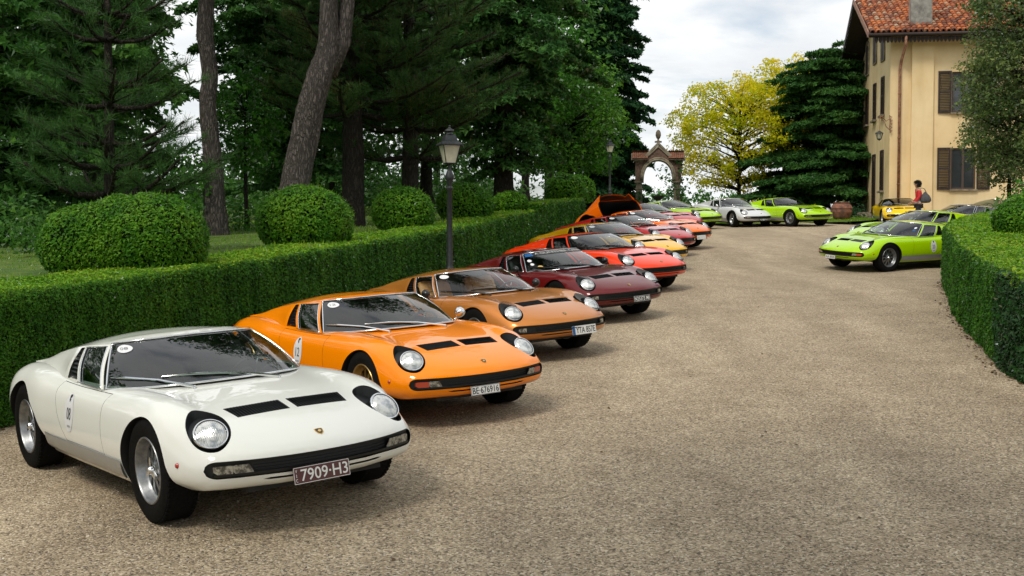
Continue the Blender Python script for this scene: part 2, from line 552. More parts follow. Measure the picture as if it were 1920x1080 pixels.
def fix_normals(me, src_bvh, src_me, mats_ok=(0,)):
    """give the faces that lie on the original surface the smooth normals of that surface"""
    vn = [v.normal.copy() for v in src_me.vertices]
    vc = [v.co.copy() for v in src_me.vertices]
    polys = src_me.polygons
    nors = [None] * len(me.loops)
    cache = {}
    from mathutils.interpolate import poly_3d_calc
    for p in me.polygons:
        ok = p.material_index in mats_ok
        for li in p.loop_indices:
            if not ok:
                nors[li] = p.normal.copy(); continue
            vi = me.loops[li].vertex_index
            if vi not in cache:
                loc, nor, idx, dist = src_bvh.find_nearest(me.vertices[vi].co)
                q = polys[idx].vertices
                w = poly_3d_calc([vc[i] for i in q], loc)
                n = Vector((0, 0, 0))
                for i, a in zip(q, w): n += vn[i] * a
                cache[vi] = n.normalized() if n.length > 1e-6 else nor
            nors[li] = cache[vi]
            if nors[li].dot(p.normal) < 0.3:
                nors[li] = p.normal.copy()
    me.polygons.foreach_set('use_smooth', [True] * len(me.polygons))
    me.normals_split_custom_set(nors)

def cutter(mb):
    me = mk_mesh('cut', mb.v, mb.f, [PH, M['trim_black']], False, [1] * len(mb.f))
    b = bmesh.new(); b.from_mesh(me); bmesh.ops.recalc_face_normals(b, faces=b.faces[:]); b.to_mesh(me); b.free()
    return bpy.data.objects.new('cut', me)

def boolean(me, cuts, op='DIFFERENCE'):
    o = bpy.data.objects.new('tmp', me)
    COL.objects.link(o)
    for c in cuts:
        COL.objects.link(c)
        md = o.modifiers.new('b', 'BOOLEAN')
        md.operation = op
        md.solver = 'EXACT'
        md.object = c
    dg = bpy.context.evaluated_depsgraph_get()
    out = bpy.data.meshes.new_from_object(o.evaluated_get(dg))
    bpy.data.objects.remove(o)
    for c in cuts:
        bpy.data.objects.remove(c)
    return out

RY = Matrix.Rotation(R(-90), 4, 'X')   # local Z -> world +Y
def arch_cut(xc, zc, pts, y0, y1):
    mb = MB()
    n = len(pts)
    P = [Vector((x, y0, z)) for x, z in pts] + [Vector((x, y1, z)) for x, z in pts]
    mb.add(P, [tuple(range(n)), tuple(reversed(range(n, 2 * n)))] + [(i, n + i, n + (i + 1) % n, (i + 1) % n) for i in range(n)])
    return mb

def circ(xc, zc, r_, a0, a1, n):
    return [(xc + r_ * math.cos(R(a0 + (a1 - a0) * k / (n - 1))), zc + r_ * math.sin(R(a0 + (a1 - a0) * k / (n - 1)))) for k in range(n)]

cuts = []
for sgn in (1, -1):
    y0, y1 = 0.50 * sgn, 1.05 * sgn
    fr = circ(0.02, 0.320, 0.345, 200, 15, 34) + [(0.40, 0.30), (0.50, 0.245), (0.60, 0.12), (-0.36, 0.12)]
    cuts.append(cutter(arch_cut(0, 0, fr, y0, y1)))
    rr = circ(-2.50, 0.325, 0.360, 215, 40, 34) + [(-2.10, 0.47), (-2.02, 0.37), (-1.93, 0.30), (-1.80, 0.10), (-2.9, 0.10)]
    cuts.append(cutter(arch_cut(0, 0, rr, y0 * 1.0, y1)))
HL = []   # headlamp data per side
for sgn in (1, -1):
    c = Vector((0.486, 0.585 * sgn, 0.0)); c.z = BODY_BVH.ray_cast(Vector((c.x, c.y, 2)), Vector((0, 0, -1)))[0].z
    n = BODY_BVH.find_nearest(c)[1].copy()
    n = Vector((n.x, n.y * 0.6, n.z)).normalized()
    ax = Vector((0.40, 0.075 * sgn, 0)); ax = (ax - n * ax.dot(n)).normalized()
    ay = n.cross(ax)
    MH = Matrix((( ax.x, ay.x, n.x, c.x), (ax.y, ay.y, n.y, c.y), (ax.z, ay.z, n.z, c.z), (0, 0, 0, 1)))
    mb = MB()
    prof = []
    for z, k in ((0.25, 1.0), (-0.02, 1.0), (-0.075, 0.86)):
        ring = []
        for q in range(44):
            a = 2 * math.pi * q / 44
            # egg shape: blunter towards the nose
            ring.append(MH @ Vector(((0.228 * math.cos(a)) * k, (0.124 + 0.008 * math.cos(a)) * math.sin(a) * k, z)))
        prof.append(ring)
    v = [p for r_ in prof for p in r_]
    f = [tuple(range(44)), tuple(range(88, 132))[::-1]] + [(i * 44 + k, (i + 1) * 44 + k, (i + 1) * 44 + (k + 1) % 44, i * 44 + (k + 1) % 44) for i in range(2) for k in range(44)]
    mb.add(v, f)
    cuts.append(cutter(mb))
    HL.append((MH, sgn))

def front_x(y):
    return float(bow(0.888, abs(y)))

def slot_cut(ya, yb, z0, z1, depth, rnd=True, n=40):
    """cutter following the nose's curve in plan, with rounded ends"""
    ys = np.linspace(ya, yb, n)
    h = (z1 - z0) / 2; zc = (z0 + z1) / 2
    F_, B_ = [], []
    for y in ys:
        e = min(y - ya, yb - y)
        k = 1.0
        if rnd and e < h * 1.2:
            k = math.sqrt(max(0.0, 1 - ((h * 1.2 - e) / (h * 1.2)) ** 2)) * 0.97 + 0.03
        xb = front_x(y) - depth
        F_.append((1.3, y, zc - h * k, zc + h * k)); B_.append((xb, y, zc - h * k, zc + h * k))
    mb = MB(); v = []
    for a, b in zip(F_, B_):
        v += [(a[0], a[1], a[2]), (a[0], a[1], a[3]), (b[0], b[1], b[3]), (b[0], b[1], b[2])]
    f = [(0, 1, 2, 3), tuple(4 * (n - 1) + k for k in (3, 2, 1, 0))]
    for i in range(n - 1):
        for k in range(4):
            f.append((4 * i + k, 4 * (i + 1) + k, 4 * (i + 1) + (k + 1) % 4, 4 * i + (k + 1) % 4))
    mb.add(v, f)
    return mb
GZ0, GZ1 = 0.350, 0.450
ys_ = np.concatenate([np.linspace(-0.705, -0.62, 10), np.linspace(-0.6, 0.6, 24), np.linspace(0.62, 0.705, 10)])
def _slot(ya, yb, z0, z1, depth, ys):
    h = (z1 - z0) / 2; zc = (z0 + z1) / 2; mb = MB(); v = []
    for y in ys:
        e = min(y - ya, yb - y); k = 1.0
        if e < h * 1.3: k = math.sqrt(max(0.0, 1 - ((h * 1.3 - e) / (h * 1.3)) ** 2)) * 0.96 + 0.04
        xb = front_x(y) - depth
        v += [(1.3, y, zc - h * k), (1.3, y, zc + h * k), (xb, y, zc + h * k), (xb, y, zc - h * k)]
    n = len(ys)
    f = [(0, 1, 2, 3), tuple(4 * (n - 1) + k for k in (3, 2, 1, 0))]
    for i in range(n - 1):
        for k in range(4):
            f.append((4 * i + k, 4 * (i + 1) + k, 4 * (i + 1) + (k + 1) % 4, 4 * i + (k + 1) % 4))
    mb.add(v, f); return mb
cuts.append(cutter(_slot(-0.705, 0.705, GZ0, GZ1, 0.045, ys_)))
cuts.append(cutter(_slot(-0.40, 0.40, 0.318, 0.331, 0.10, np.linspace(-0.40, 0.40, 20))))
# bonnet vents
VENT = []
for sgn in (1, -1):
    P = [(0.288, 0.025), (0.455, 0.025), (0.455, 0.375), (0.288, 0.40)]
    lo, hi = [], []
    for x, y in P:
        z = BODY_BVH.ray_cast(Vector((x, y * sgn, 2)), Vector((0, 0, -1)))[0].z
        lo.append((x, y * sgn, z - 0.03)); hi.append((x, y * sgn, z + 0.1))
    mb = MB(); mb.add(lo + hi, [(3, 2, 1, 0), (4, 5, 6, 7), (0, 1, 5, 4), (1, 2, 6, 5), (2, 3, 7, 6), (3, 0, 4, 7)])
    cuts.append(cutter(mb)); VENT.append(sgn)
# cabin well
mb = MB()
cabP = [(-0.36, 0.0), (-0.42, 0.33), (-0.56, 0.48), (-0.74, 0.60), (-0.95, 0.665), (-1.45, 0.68), (-1.72, 0.66), (-1.74, 0.0)]
cabP = [(x, y) for x, y in cabP] + [(x, -y) for x, y in cabP[-2:0:-1]]
mb.prism(cabP, 0.26, 1.2)
cuts.append(cutter(mb))
# shallow pocket that the door panel fills
DOOR = [(-0.685, 0.80), (-0.700, 0.70), (-0.690, 0.55), (-0.655, 0.40), (-0.64, 0.352), (-1.42, 0.352), (-1.50, 0.42), (-1.60, 0.53), (-1.665, 0.65), (-1.69, 0.78)]
def door_prism(sgn, g, y0, y1):
    cx = sum(p[0] for p in DOOR) / len(DOOR); cz = sum(p[1] for p in DOOR) / len(DOOR)
    pts = []
    for x, z in DOOR:
        d = Vector((x - cx, z - cz)); d = d * (1 + g / max(0.2, d.length) ) if True else d
        pts.append((cx + d.x, cz + d.y))
    n = len(pts)
    mb = MB()
    P = [Vector((x, y0 * sgn, z)) for x, z in pts] + [Vector((x, y1 * sgn, z)) for x, z in pts]
    mb.add(P, [tuple(range(n)), tuple(reversed(range(n, 2 * n)))] + [(i, n + i, n + (i + 1) % n, (i + 1) % n) for i in range(n)])
    return mb
for sgn in (1, -1):
    cuts.append(cutter(door_prism(sgn, 0.0035, 0.735, 1.0)))
body_cut = boolean(body0, cuts)
doors = []
for sgn in (1, -1):
    dm = boolean(body0, [cutter(door_prism(sgn, -0.001, 0.74, 1.0))], 'INTERSECT')
    doors.append(dm)
fix_normals(body_cut, BODY_BVH, body0)
for d in doors: fix_normals(d, BODY_BVH, body0)
for me_ in [body_cut] + doors:
    while len(me_.materials) < 2: me_.materials.append(M['trim_black'])
    me_.materials[0] = PH; me_.materials[1] = M['trim_black']

# ---- cabin glasshouse curves
WB = np.array([(0, -.285, .785), (.18, -.305, .783), (.35, -.36, .778), (.50, -.485, .766), (.61, -.65, .754), (.67, -.775, .748), (.715, -.885, .742)])   # y, x, z
WT = np.array([(0, -.985, 1.043), (.15, -.998, 1.040), (.29, -1.04, 1.034), (.40, -1.10, 1.028), (.465, -1.16, 1.021), (.50, -1.21, 1.015), (.525, -1.265, 1.008)])
def wcurve(A, t):      # t in -1..1
    u = abs(t) * (len(A) - 1)
    k = np.arange(len(A))
    y = float(interp(k, A[:, 0], u)); x = float(interp(k, A[:, 1], u)); z = float(interp(k, A[:, 2], u))
    return Vector((x, math.copysign(y, t), z))
def ws_pt(t, s, off=0.0):      # s 0 base .. 1 top
    a, b = wcurve(WB, t), wcurve(WT, t)
    p = a.lerp(b, s)
    n = Vector((0.42, 0.25 * t * abs(t), 0.9)).normalized()
    return p + n * (0.022 * math.sin(math.pi * s) + off)

def patch(fn, us, vs, flip=False):
    V = [fn(u, v) for u in us for v in vs]
    n = len(vs); F = []
    for i in range(len(us) - 1):
        for k in range(n - 1):
            q = (i * n + k, (i + 1) * n + k, (i + 1) * n + k + 1, i * n + k + 1)
            F.append(q[::-1] if flip else q)
    return V, F

# roof and fastback centre line / side rail
RC = np.array([(-3.00, .775), (-2.76, .850), (-2.40, .945), (-2.0, 1.012), (-1.70, 1.045), (-1.35, 1.056), (-1.0, 1.045), (-.93, 1.03)])
RS = np.array([(-2.90, .60, .785), (-2.65, .575, .820), (-2.35, .560, .885), (-2.05, .565, .932), (-1.74, .578, .972), (-1.60, .577, .986), (-1.40, .56, 1.001), (-1.265, .527, 1.010)])
def rail(x, sgn=1):
    return Vector((x, sgn * float(interp(RS[:, 0], RS[:, 1], x)), float(interp(RS[:, 0], RS[:, 2], x))))
def roof_pt(s, t):     # s 0 front .. 1 rear, t -1..1
    f0 = wcurve(WT, t)
    xr0 = -1.265; xr1 = -2.90
    # the rail point that corresponds to s
    xs = xr0 + (xr1 - xr0) * s
    xc = f0.x + (-2.96 + 0.06 * abs(t) ** 2 - f0.x) * s
    rl = rail(xs)
    y = t * (rl.y if True else 0)
    y = (f0.y * (1 - min(1, s * 6)) + t * rl.y * min(1, s * 6)) if s < 1 / 6 else t * rl.y
    zc = float(interp(RC[:, 0], RC[:, 1], xc))
    zr = rail(xc if xc > -2.9 else -2.9).z
    w = abs(t) ** 2.3
    z = zc * (1 - w) + min(zr, zc) * w
    if s < 0.08:
        z = f0.z * (1 - s / 0.08) + z * (s / 0.08)
    return Vector((xc, y, z))
SS = np.concatenate([np.linspace(0, 0.08, 5), np.linspace(0.1, 1, 34)])
TT = np.linspace(-1, 1, 33)
def roof_mesh(s0, s1, t0, t1, off=0.0, ns=14, nt=25):
    ss = np.linspace(s0, s1, ns); tt = np.linspace(t0, t1, nt)
    V, F = patch(lambda s, t: roof_pt(s, t) + Vector((0, 0, off)), ss, tt, flip=False)
    return V, F
DECK = 0.50           # where the painted roof ends and the slats begin
def build_roof():
    V, F = patch(roof_pt, np.concatenate([np.linspace(0, 0.08, 5), np.linspace(0.10, DECK, 16)]), TT)
    for sg in (1, -1):   # painted sails on both sides of the slats
        v, f = patch(roof_pt, np.linspace(DECK, 1, 18), np.linspace(0.76, 1, 6) * sg, flip=(sg < 0))
        b = len(V); V += v; F += [tuple(i + b for i in q) for q in f]
    return V, F

# side of the glasshouse: bottom curve on the belt, top curve on the rail
SB = [(-.885, .733, .744), (-.925, .737, .744), (-1.41, .722, .748), (-1.475, .722, .752), (-1.70, .722, .750), (-1.85, .715, .755), (-2.2, .69, .765), (-2.6, .665, .775), (-2.92, .62, .765)]
STX = [-1.268, -1.300, -1.625, -1.675, -1.745, -1.86, -2.2, -2.6, -2.90]
def side_pt(u, v, sg, off=0.0):     # u index 0..8, v 0 bottom 1 top
    k = np.arange(9)
    bx = [float(interp(k, [p[j] for p in SB], u)) for j in range(3)]
    i = min(int(u), 7); fr = u - i
    bx = [SB[i][j] * (1 - fr) + SB[i + 1][j] * fr for j in range(3)]
    tx = STX[i] * (1 - fr) + STX[i + 1] * fr
    tp = rail(tx)
    b = Vector(bx)
    p = b.lerp(tp, v)
    blg = 0.020 * math.sin(math.pi * min(v, 1)) * (1 if u < 5 else max(0, (8 - u) / 3 * 1))
    if u > 4.5:      # sail flows down into the haunch: concave foot
        blg -= 0.035 * math.sin(math.pi * v) ** 1 * min(1, (u - 4.5)) * (1 - v)
    return Vector((p.x, sg * (p.y + blg + off), p.z))

def side_strip(u0, u1, v0, v1, sg, nu=8, nv=10, off=0.0):
    return patch(lambda u, v: side_pt(u, v, sg, off), np.linspace(u0, u1, nu), np.linspace(v0, v1, nv), flip=(sg > 0))

def join(parts):
    V = []; F = []
    for v, f in parts:
        b = len(V); V += list(v); F += [tuple(i + b for i in q) for q in f]
    return V, F

def weld(me, d=0.0004):
    b = bmesh.new(); b.from_mesh(me); bmesh.ops.remove_doubles(b, verts=b.verts[:], dist=d)
    b.to_mesh(me); b.free(); return me

CM = {}   # shared car meshes
V, F = build_roof()
CM['roof'] = weld(mk_mesh('roof', V, F, [PH], True)); CM['roof'].set_sharp_from_angle(angle=R(40))
for sg, nm in ((1, 'L'), (-1, 'R')):
    pr = [side_strip(0, 1, 0, 1, sg, 3, 12),                       # windscreen pillar
          side_strip(1, 2, -0.04, 0.012, sg, 10, 3),                 # window foot
          side_strip(1, 2, 0.94, 1, sg, 10, 3),                    # roof rail over window
          side_strip(2, 3, 0, 1, sg, 3, 12),                       # pillar behind the window
          side_strip(3, 4, 0.95, 1, sg, 4, 3), side_strip(3, 4, -0.04, 0.04, sg, 4, 3),
          side_strip(4, 8, -0.06, 1, sg, 26, 12)]
    V, F = join(pr)
    CM['pillar' + nm] = weld(mk_mesh('pillar', V, F, [PH], True)); CM['pillar' + nm].set_sharp_from_angle(angle=R(40))
    V, F = side_strip(1, 2, 0.012, 0.94, sg, 10, 10, off=-0.006)
    CM['window' + nm] = mk_mesh('side_window', V, F, [M['glass']], True)
    V, F = side_strip(3, 4, 0.04, 0.95, sg, 5, 8, off=-0.05)
    mb = MB(); mb.add(V, F)
    for q in range(7):          # slats in the air intake
        v0 = 0.10 + q * 0.12
        a, b_ = side_pt(3.05, v0, sg, -0.004), side_pt(3.95, v0 + 0.03, sg, -0.004)
        a2, b2 = side_pt(3.05, v0 + 0.045, sg, -0.035), side_pt(3.95, v0 + 0.075, sg, -0.035)
        mb.add([a, b_, b2, a2], [(0, 1, 2, 3)])
    CM['intake' + nm] = mb.mesh('air_intake', [M['trim_black']])
    # bright window surround
    loop = [side_pt(u, 0.005, sg, 0.003) for u in np.linspace(1, 2, 9)] + [side_pt(2, v, sg, 0.003) for v in np.linspace(0.1, 0.9, 8)] + \
           [side_pt(u, 0.945, sg, 0.003) for u in np.linspace(2, 1, 9)] + [side_pt(1, v, sg, 0.003) for v in np.linspace(0.9, 0.1, 8)]
    mb = MB(); mb.tube(loop, 0.006, 6, closed=True); CM['wtrim' + nm] = mb.mesh('window_trim', [M['chrome']], True)
# windscreen
V, F = patch(lambda s, t: ws_pt(t, s), np.linspace(0, 1, 14), np.linspace(-1, 1, 41), flip=True)
CM['screen'] = mk_mesh('windscreen', V, F, [M['glass']], True)
_b = bmesh.new(); _b.from_mesh(CM['screen']); SCREEN_BVH = BVHTree.FromBMesh(_b)
loop = [ws_pt(t, 0.0, 0.004) for t in np.linspace(-1, 1, 41)] + [ws_pt(1, s, 0.004) for s in np.linspace(0.1, 0.9, 9)] + \
       [ws_pt(t, 1.0, 0.004) for t in np.linspace(1, -1, 41)] + [ws_pt(-1, s, 0.004) for s in np.linspace(0.9, 0.1, 9)]
mb = MB(); mb.tube(loop, 0.0075, 6, closed=True)
CM['strim'] = mb.mesh('windscreen_trim', [M['chrome']], True)
# scuttle fill between body and windscreen base
V, F = patch(lambda s, t: (wcurve(WB, t) + Vector((0.05 * (1 - abs(t)), 0, 0.0)) * 0).lerp(wcurve(WB, t) + Vector((-0.03, -0.01 * t, -0.05)), s), np.linspace(0, 1, 2), np.linspace(-1, 1, 41), flip=False)
CM['scuttle'] = mk_mesh('scuttle_seal', V, F, [M['trim_black']], True)
# slatted engine cover
mb = MB()
V, F = roof_mesh(DECK, 0.985, -0.76, 0.76, -0.035, 10, 13); mb.add(V, F)
for q in range(6):
    s0 = DECK + 0.02 + q * 0.078
    n = 9; tt = np.linspace(-0.75, 0.75, n)
    up = [roof_pt(s0, t) + Vector((0, 0, 0.004)) for t in tt] + [roof_pt(s0 + 0.062, t) + Vector((0, 0, -0.022)) for t in tt]
    lo_ = [p + Vector((0, 0, -0.012)) for p in up]
    mb.add(up + lo_, [(k, k + 1, n + k + 1, n + k) for k in range(n - 1)] + [(2 * n + n + k, 2 * n + n + k + 1, 2 * n + k + 1, 2 * n + k) for k in range(n - 1)] + [(k + 1, k, 2 * n + k, 2 * n + k + 1) for k in range(n - 1)])
CM['slats'] = mb.mesh('engine_cover', [M['gloss_black']])
# sills
for sg, nm in ((1, 'L'), (-1, 'R')):
    def sillp(x, v):
        P_ = [(0.842, 0.350), (0.842, 0.335), (0.834, 0.29), (0.815, 0.245), (0.79, 0.232)]
        i = v
        y = float(interp([0, 1, 2, 3, 4], [p[0] for p in P_], i)); z = float(interp([0, 1, 2, 3, 4], [p[1] for p in P_], i))
        k = 0.0
        if x < -1.75: z += (x + 1.75) * -0.05
        return Vector((x, sg * (y + 0.006), z))
    V, F = patch(sillp, np.linspace(-0.325, -1.93, 14), np.linspace(0, 4, 12), flip=(sg > 0))
    CM['sill' + nm] = mk_mesh('sill', V, F, [M['sill']], True)
# underbody (dark tray)
mb = MB(); mb.box((-1.25, 0, 0.20), (2.0, 1.3, 0.10)); mb.box((0.45, 0, 0.26), (0.5, 0.9, 0.05)); mb.box((-2.9, 0, 0.30), (0.8, 0.9, 0.16))
mb.tube([(0, -0.62, 0.30), (0, 0.62, 0.30)], 0.03, 8); mb.tube([(-2.504, -0.62, 0.30), (-2.504, 0.62, 0.30)], 0.04, 8)
CM['under'] = mb.mesh('underbody', [M['cabin']])
# vents
for i, sgn in enumerate(VENT):
    mb = MB()
    for q in range(17):
        y = sgn * (0.034 + q * 0.0208)
        pts = []
        for x in (0.290, 0.34, 0.40, 0.452):
            z = BODY_BVH.ray_cast(Vector((x, y, 2)), Vector((0, 0, -1)))[0].z
            pts.append((x, z))
        vv = [(x, y - 0.003, z + 0.003) for x, z in pts] + [(x, y + 0.0045 * sgn, z + 0.001) for x, z in pts] + [(x, y + 0.0045 * sgn, z - 0.012) for x, z in pts]
        mb.add(vv, [(k, k + 1, 5 + k, 4 + k) for k in range(3)] + [(4 + k, 5 + k, 9 + k, 8 + k) for k in range(3)])
    CM['vent%d' % i] = mb.mesh('bonnet_vent', [M['gloss_black']])
# grille band: black bumper bar inside the opening, egg crate behind it
mb = MB()
n = 30
for (z0, z1, d0, d1) in ((0.430, 0.444, 0.020, 0.004), (0.359, 0.375, 0.004, 0.016)):
    v = []
    for y in np.linspace(-0.66, 0.66, n):
        x = front_x(y)
        v += [(x - d0, y, z1), (x - d0 - 0.006, y, z0), (x - 0.05, y, z0), (x - 0.05, y, z1)]
    mb.add(v, [(4 * i + k, 4 * i + (k + 1) % 4, 4 * (i + 1) + (k + 1) % 4, 4 * (i + 1) + k) for i in range(n - 1) for k in range(4)])
for z in (0.392, 0.410):
    v = []
    for y in np.linspace(-0.44, 0.44, n):
        x = front_x(y) - 0.03
        v += [(x, y, z), (x, y, z - 0.004), (x - 0.012, y, z - 0.004), (x - 0.012, y, z)]
    mb.add(v, [(4 * i + k, 4 * i + (k + 1) % 4, 4 * (i + 1) + (k + 1) % 4, 4 * (i + 1) + k) for i in range(n - 1) for k in range(4)])
CM['grille'] = mb.mesh('grille', [M['trim_black']])
# front lamps in the band
def lampbar(sg, ya, yb, z0, z1, dep, slant=0.03):
    n = 7; v = []
    for k, y in enumerate(np.linspace(ya, yb, n)):
        x = front_x(y) - dep
        s = slant * (1 - k / (n - 1))
        zt = z1 - (0.006 if k == n - 1 else 0); zb = z0 + (0.012 if k == n - 1 else 0)
        v += [(x, sg * (y + 0.0), zt), (x, sg * (y - (slant if k == 0 else 0)), zb), (x - 0.02, sg * y, zb), (x - 0.02, sg * y, zt)]
    f = [(4 * i + k, 4 * i + (k + 1) % 4, 4 * (i + 1) + (k + 1) % 4, 4 * (i + 1) + k) for i in range(n - 1) for k in range(4)] + [(0, 1, 2, 3), tuple(4 * (n - 1) + k for k in (3, 2, 1, 0))]
    return v, f
for sg, nm in ((1, 'L'), (-1, 'R')):
    mb = MB(); v, f = lampbar(sg, 0.475, 0.56, 0.372, 0.424, 0.010); mb.add(v, f); v, f = lampbar(sg, 0.562, 0.655, 0.374, 0.422, 0.010, 0); mb.add(v, f)
    CM['fl' + nm] = mb.mesh('front_lamp', [M['clear_lens']], sharp=30)
    mb = MB(); v, f = lampbar(sg, 0.475, 0.555, 0.372, 0.424, 0.010); mb.add(v, f); v, f = lampbar(sg, 0.557, 0.655, 0.374, 0.422, 0.010, 0); mb.add(v, f, 1)
    CM['fla' + nm] = mb.mesh('front_lamp', [M['clear_lens'], M['amber']], sharp=30)
    mb = MB(); v, f = lampbar(sg, 0.56, 0.635, 0.372, 0.420, 0.012, 0.0); mb.add(v, f)
    CM['fls' + nm] = mb.mesh('front_lamp', [M['clear_lens']], sharp=30)
# headlamp: ring, lens, lashes in pod coordinates
for i, (MH, sgn) in enumerate(HL):
    tilt = Matrix.Translation((0.072, 0.0, -0.008)) @ Matrix.Rotation(R(22), 4, 'Y')
    T_ = MH @ tilt
    mb = MB(); mb.lathe([(0.094, 0.016), (0.100, 0.018), (0.105, 0.010), (0.105, -0.03), (0.098, -0.03)], 36, 0, T_)
    CM['hring%d' % i] = mb.mesh('chrome_ring', [M['chrome']], True)
    mb = MB(); mb.lathe([(0.001, 0.030), (0.03, 0.029), (0.06, 0.025), (0.08, 0.019), (0.095, 0.010)], 36, 0, T_)
    CM['hlens%d' % i] = mb.mesh('lens', [M['lens']], True)
    mb = MB(); mb.lathe([(0.106, 0.004), (0.104, -0.08), (0.001, -0.08)], 36, 0, T_)
    CM['hpod%d' % i] = mb.mesh('lamp_bowl', [M['trim_black']], True)
    mb = MB()
    for half in (1, -1):
        for q in range(15):
            a = R(180) + (q - 7) * R(9.2) if half == 1 else (q - 7) * R(7.0)
            if half == -1 and abs(q - 7) > 5: continue
            ex = Vector((0.208 * math.cos(a), 0.118 * math.sin(a), 0.004))
            ix = Vector((0.060 + 0.112 * math.cos(a), 0.112 * math.sin(a), 0.0))
            p0, p1 = MH @ ex, MH @ (ex.lerp(ix, 0.8))
            mb.tube([p0, p1], 0.0045, 4)
    CM['lash%d' % i] = mb.mesh('headlamp_slats', [M['trim_black']])
# badge
mb = MB()
sh = [(-0.028, 0.0), (-0.024, 0.024), (0.0, 0.028), (0.0285, 0.026), (0.0285, -0.026), (0.0, -0.028), (-0.024, -0.024)]
bx = 0.775
bp = BODY_BVH.ray_cast(Vector((bx, 0, 2)), Vector((0, 0, -1)))
Mb = Matrix.Translation(bp[0]) @ bp[1].to_track_quat('Z', 'X').to_matrix().to_4x4()
nrm = bp[1]
axx = Vector((1, 0, 0)); axx = (axx - nrm * axx.dot(nrm)).normalized(); ayy = nrm.cross(axx)
Mb = Matrix(((axx.x, ayy.x, nrm.x, bp[0].x), (axx.y, ayy.y, nrm.y, bp[0].y), (axx.z, ayy.z, nrm.z, bp[0].z), (0, 0, 0, 1)))
shl = [(0.034, 0.0), (0.016, 0.020), (-0.012, 0.027), (-0.026, 0.026), (-0.030, 0.0), (-0.026, -0.026), (-0.012, -0.027), (0.016, -0.020)]
mb.prism(shl[::-1], -0.002, 0.004, 0, Mb)
mb.prism([(x * 0.8, y * 0.8) for x, y in shl[::-1]], 0.003, 0.0055, 1, Mb)
mb.prism([(0.004, 0.010), (0.010, 0.004), (0.012, -0.008), (0.002, -0.013), (-0.010, -0.006), (-0.012, 0.006), (-0.004, 0.012)][::-1], 0.005, 0.007, 0, Mb)
CM['badge'] = mb.mesh('shield_badge', [M['gold'], M['ink']])
# wheel
def wheel_meshes():
    # local: axis +Y outwards, centre at origin
    Mw = Matrix.Rotation(R(-90), 4, 'X')
    mb = MB()
    mb.lathe([(0.208, -0.105), (0.255, -0.112), (0.295, -0.112), (0.318, -0.098), (0.325, -0.075), (0.327, -0.03), (0.327, 0.03), (0.325, 0.075), (0.318, 0.098), (0.295, 0.112), (0.255, 0.112), (0.222, 0.103), (0.208, 0.098)], 56, 0, Mw)
    for q in range(56):          # tread blocks at the shoulder
        a = 2 * math.pi * q / 56
        for sh_ in (-0.082, 0.082):
            p = Vector((0.3245 * math.cos(a), 0.3245 * math.sin(a), sh_))
            mm = Mw @ Matrix.Translation(p) @ Matrix.Rotation(a, 4, 'Z')
            mb.box((0, 0, 0), (0.008, 0.022, 0.026), 0, None)
            for j in range(8):
                mb.v[-8 + j] = tuple(mm @ Vector(mb.v[-8 + j]))
    ty = mb.mesh('tyre', [M['rubber']], sharp=35)
    mb = MB()
    mb.lathe([(0.212, 0.098), (0.208, 0.104), (0.200, 0.103), (0.194, 0.094), (0.190, 0.05), (0.178, 0.035), (0.176, 0.0), (0.19, -0.1), (0.206, -0.1)], 48, 0, Mw)
    # dish with ten spokes and openings
    for q in range(10):
        a = 2 * math.pi * q / 10
        w0, w1 = 0.026, 0.016
        ca, sa = math.cos(a), math.sin(a)
        def P3(r_, t, h): return Mw @ Vector((r_ * ca - t * sa, r_ * sa + t * ca, h))
        v = [P3(0.055, -w1, 0.060), P3(0.055, w1, 0.060), P3(0.12, w1 * 0.9, 0.052), P3(0.12, -w1 * 0.9, 0.052), P3(0.182, -w0, 0.036), P3(0.182, w0, 0.036),
             P3(0.055, -w1, 0.03), P3(0.055, w1, 0.03), P3(0.182, w0, 0.006), P3(0.182, -w0, 0.006), P3(0.12, w1 * 0.9, 0.02), P3(0.12, -w1 * 0.9, 0.02)]
        mb.add(v, [(0, 1, 2, 3), (3, 2, 5, 4), (1, 7, 10, 2), (2, 10, 8, 5), (6, 0, 3, 11), (11, 3, 4, 9)])
    mb.lathe([(0.182, 0.036), (0.168, 0.038), (0.165, 0.02)], 40, 0, Mw)
    mb.lathe([(0.001, 0.066), (0.05, 0.066), (0.068, 0.056), (0.07, 0.03)], 24, 0, Mw)
    rim = mb.mesh('rim', [M['rim']], sharp=35)
    rimg = rim.copy(); rimg.materials.clear(); rimg.materials.append(M['rim_gold'])
    mb = MB()
    mb.lathe([(0.17, 0.005), (0.12, 0.0), (0.001, 0.0)], 30, 0, Mw)
    disc = mb.mesh('brake_disc', [mat('brake_disc_steel', (0.06, 0.055, 0.05), 0.5, 0.7)], True)
    mb = MB()
    mb.lathe([(0.001, 0.100), (0.018, 0.098), (0.028, 0.085), (0.032, 0.065)], 20, 0, Mw)
    for q in range(3):
        a = 2 * math.pi * q / 3 + 0.5
        ca, sa = math.cos(a), math.sin(a)
        P = [(0.015, -0.015), (0.075, -0.010), (0.082, 0.0), (0.075, 0.012), (0.015, 0.017)]
        mb.prism([(r_ * ca - t * sa, r_ * sa + t * ca) for r_, t in P][::-1], 0.068, 0.084, 0, Mw)
    sp = mb.mesh('knock_off_spinner', [M['chrome']], sharp=35)
    return ty, rim, rimg, disc, sp
CM['tyre'], CM['rim'], CM['rimg'], CM['disc'], CM['spin'] = wheel_meshes()
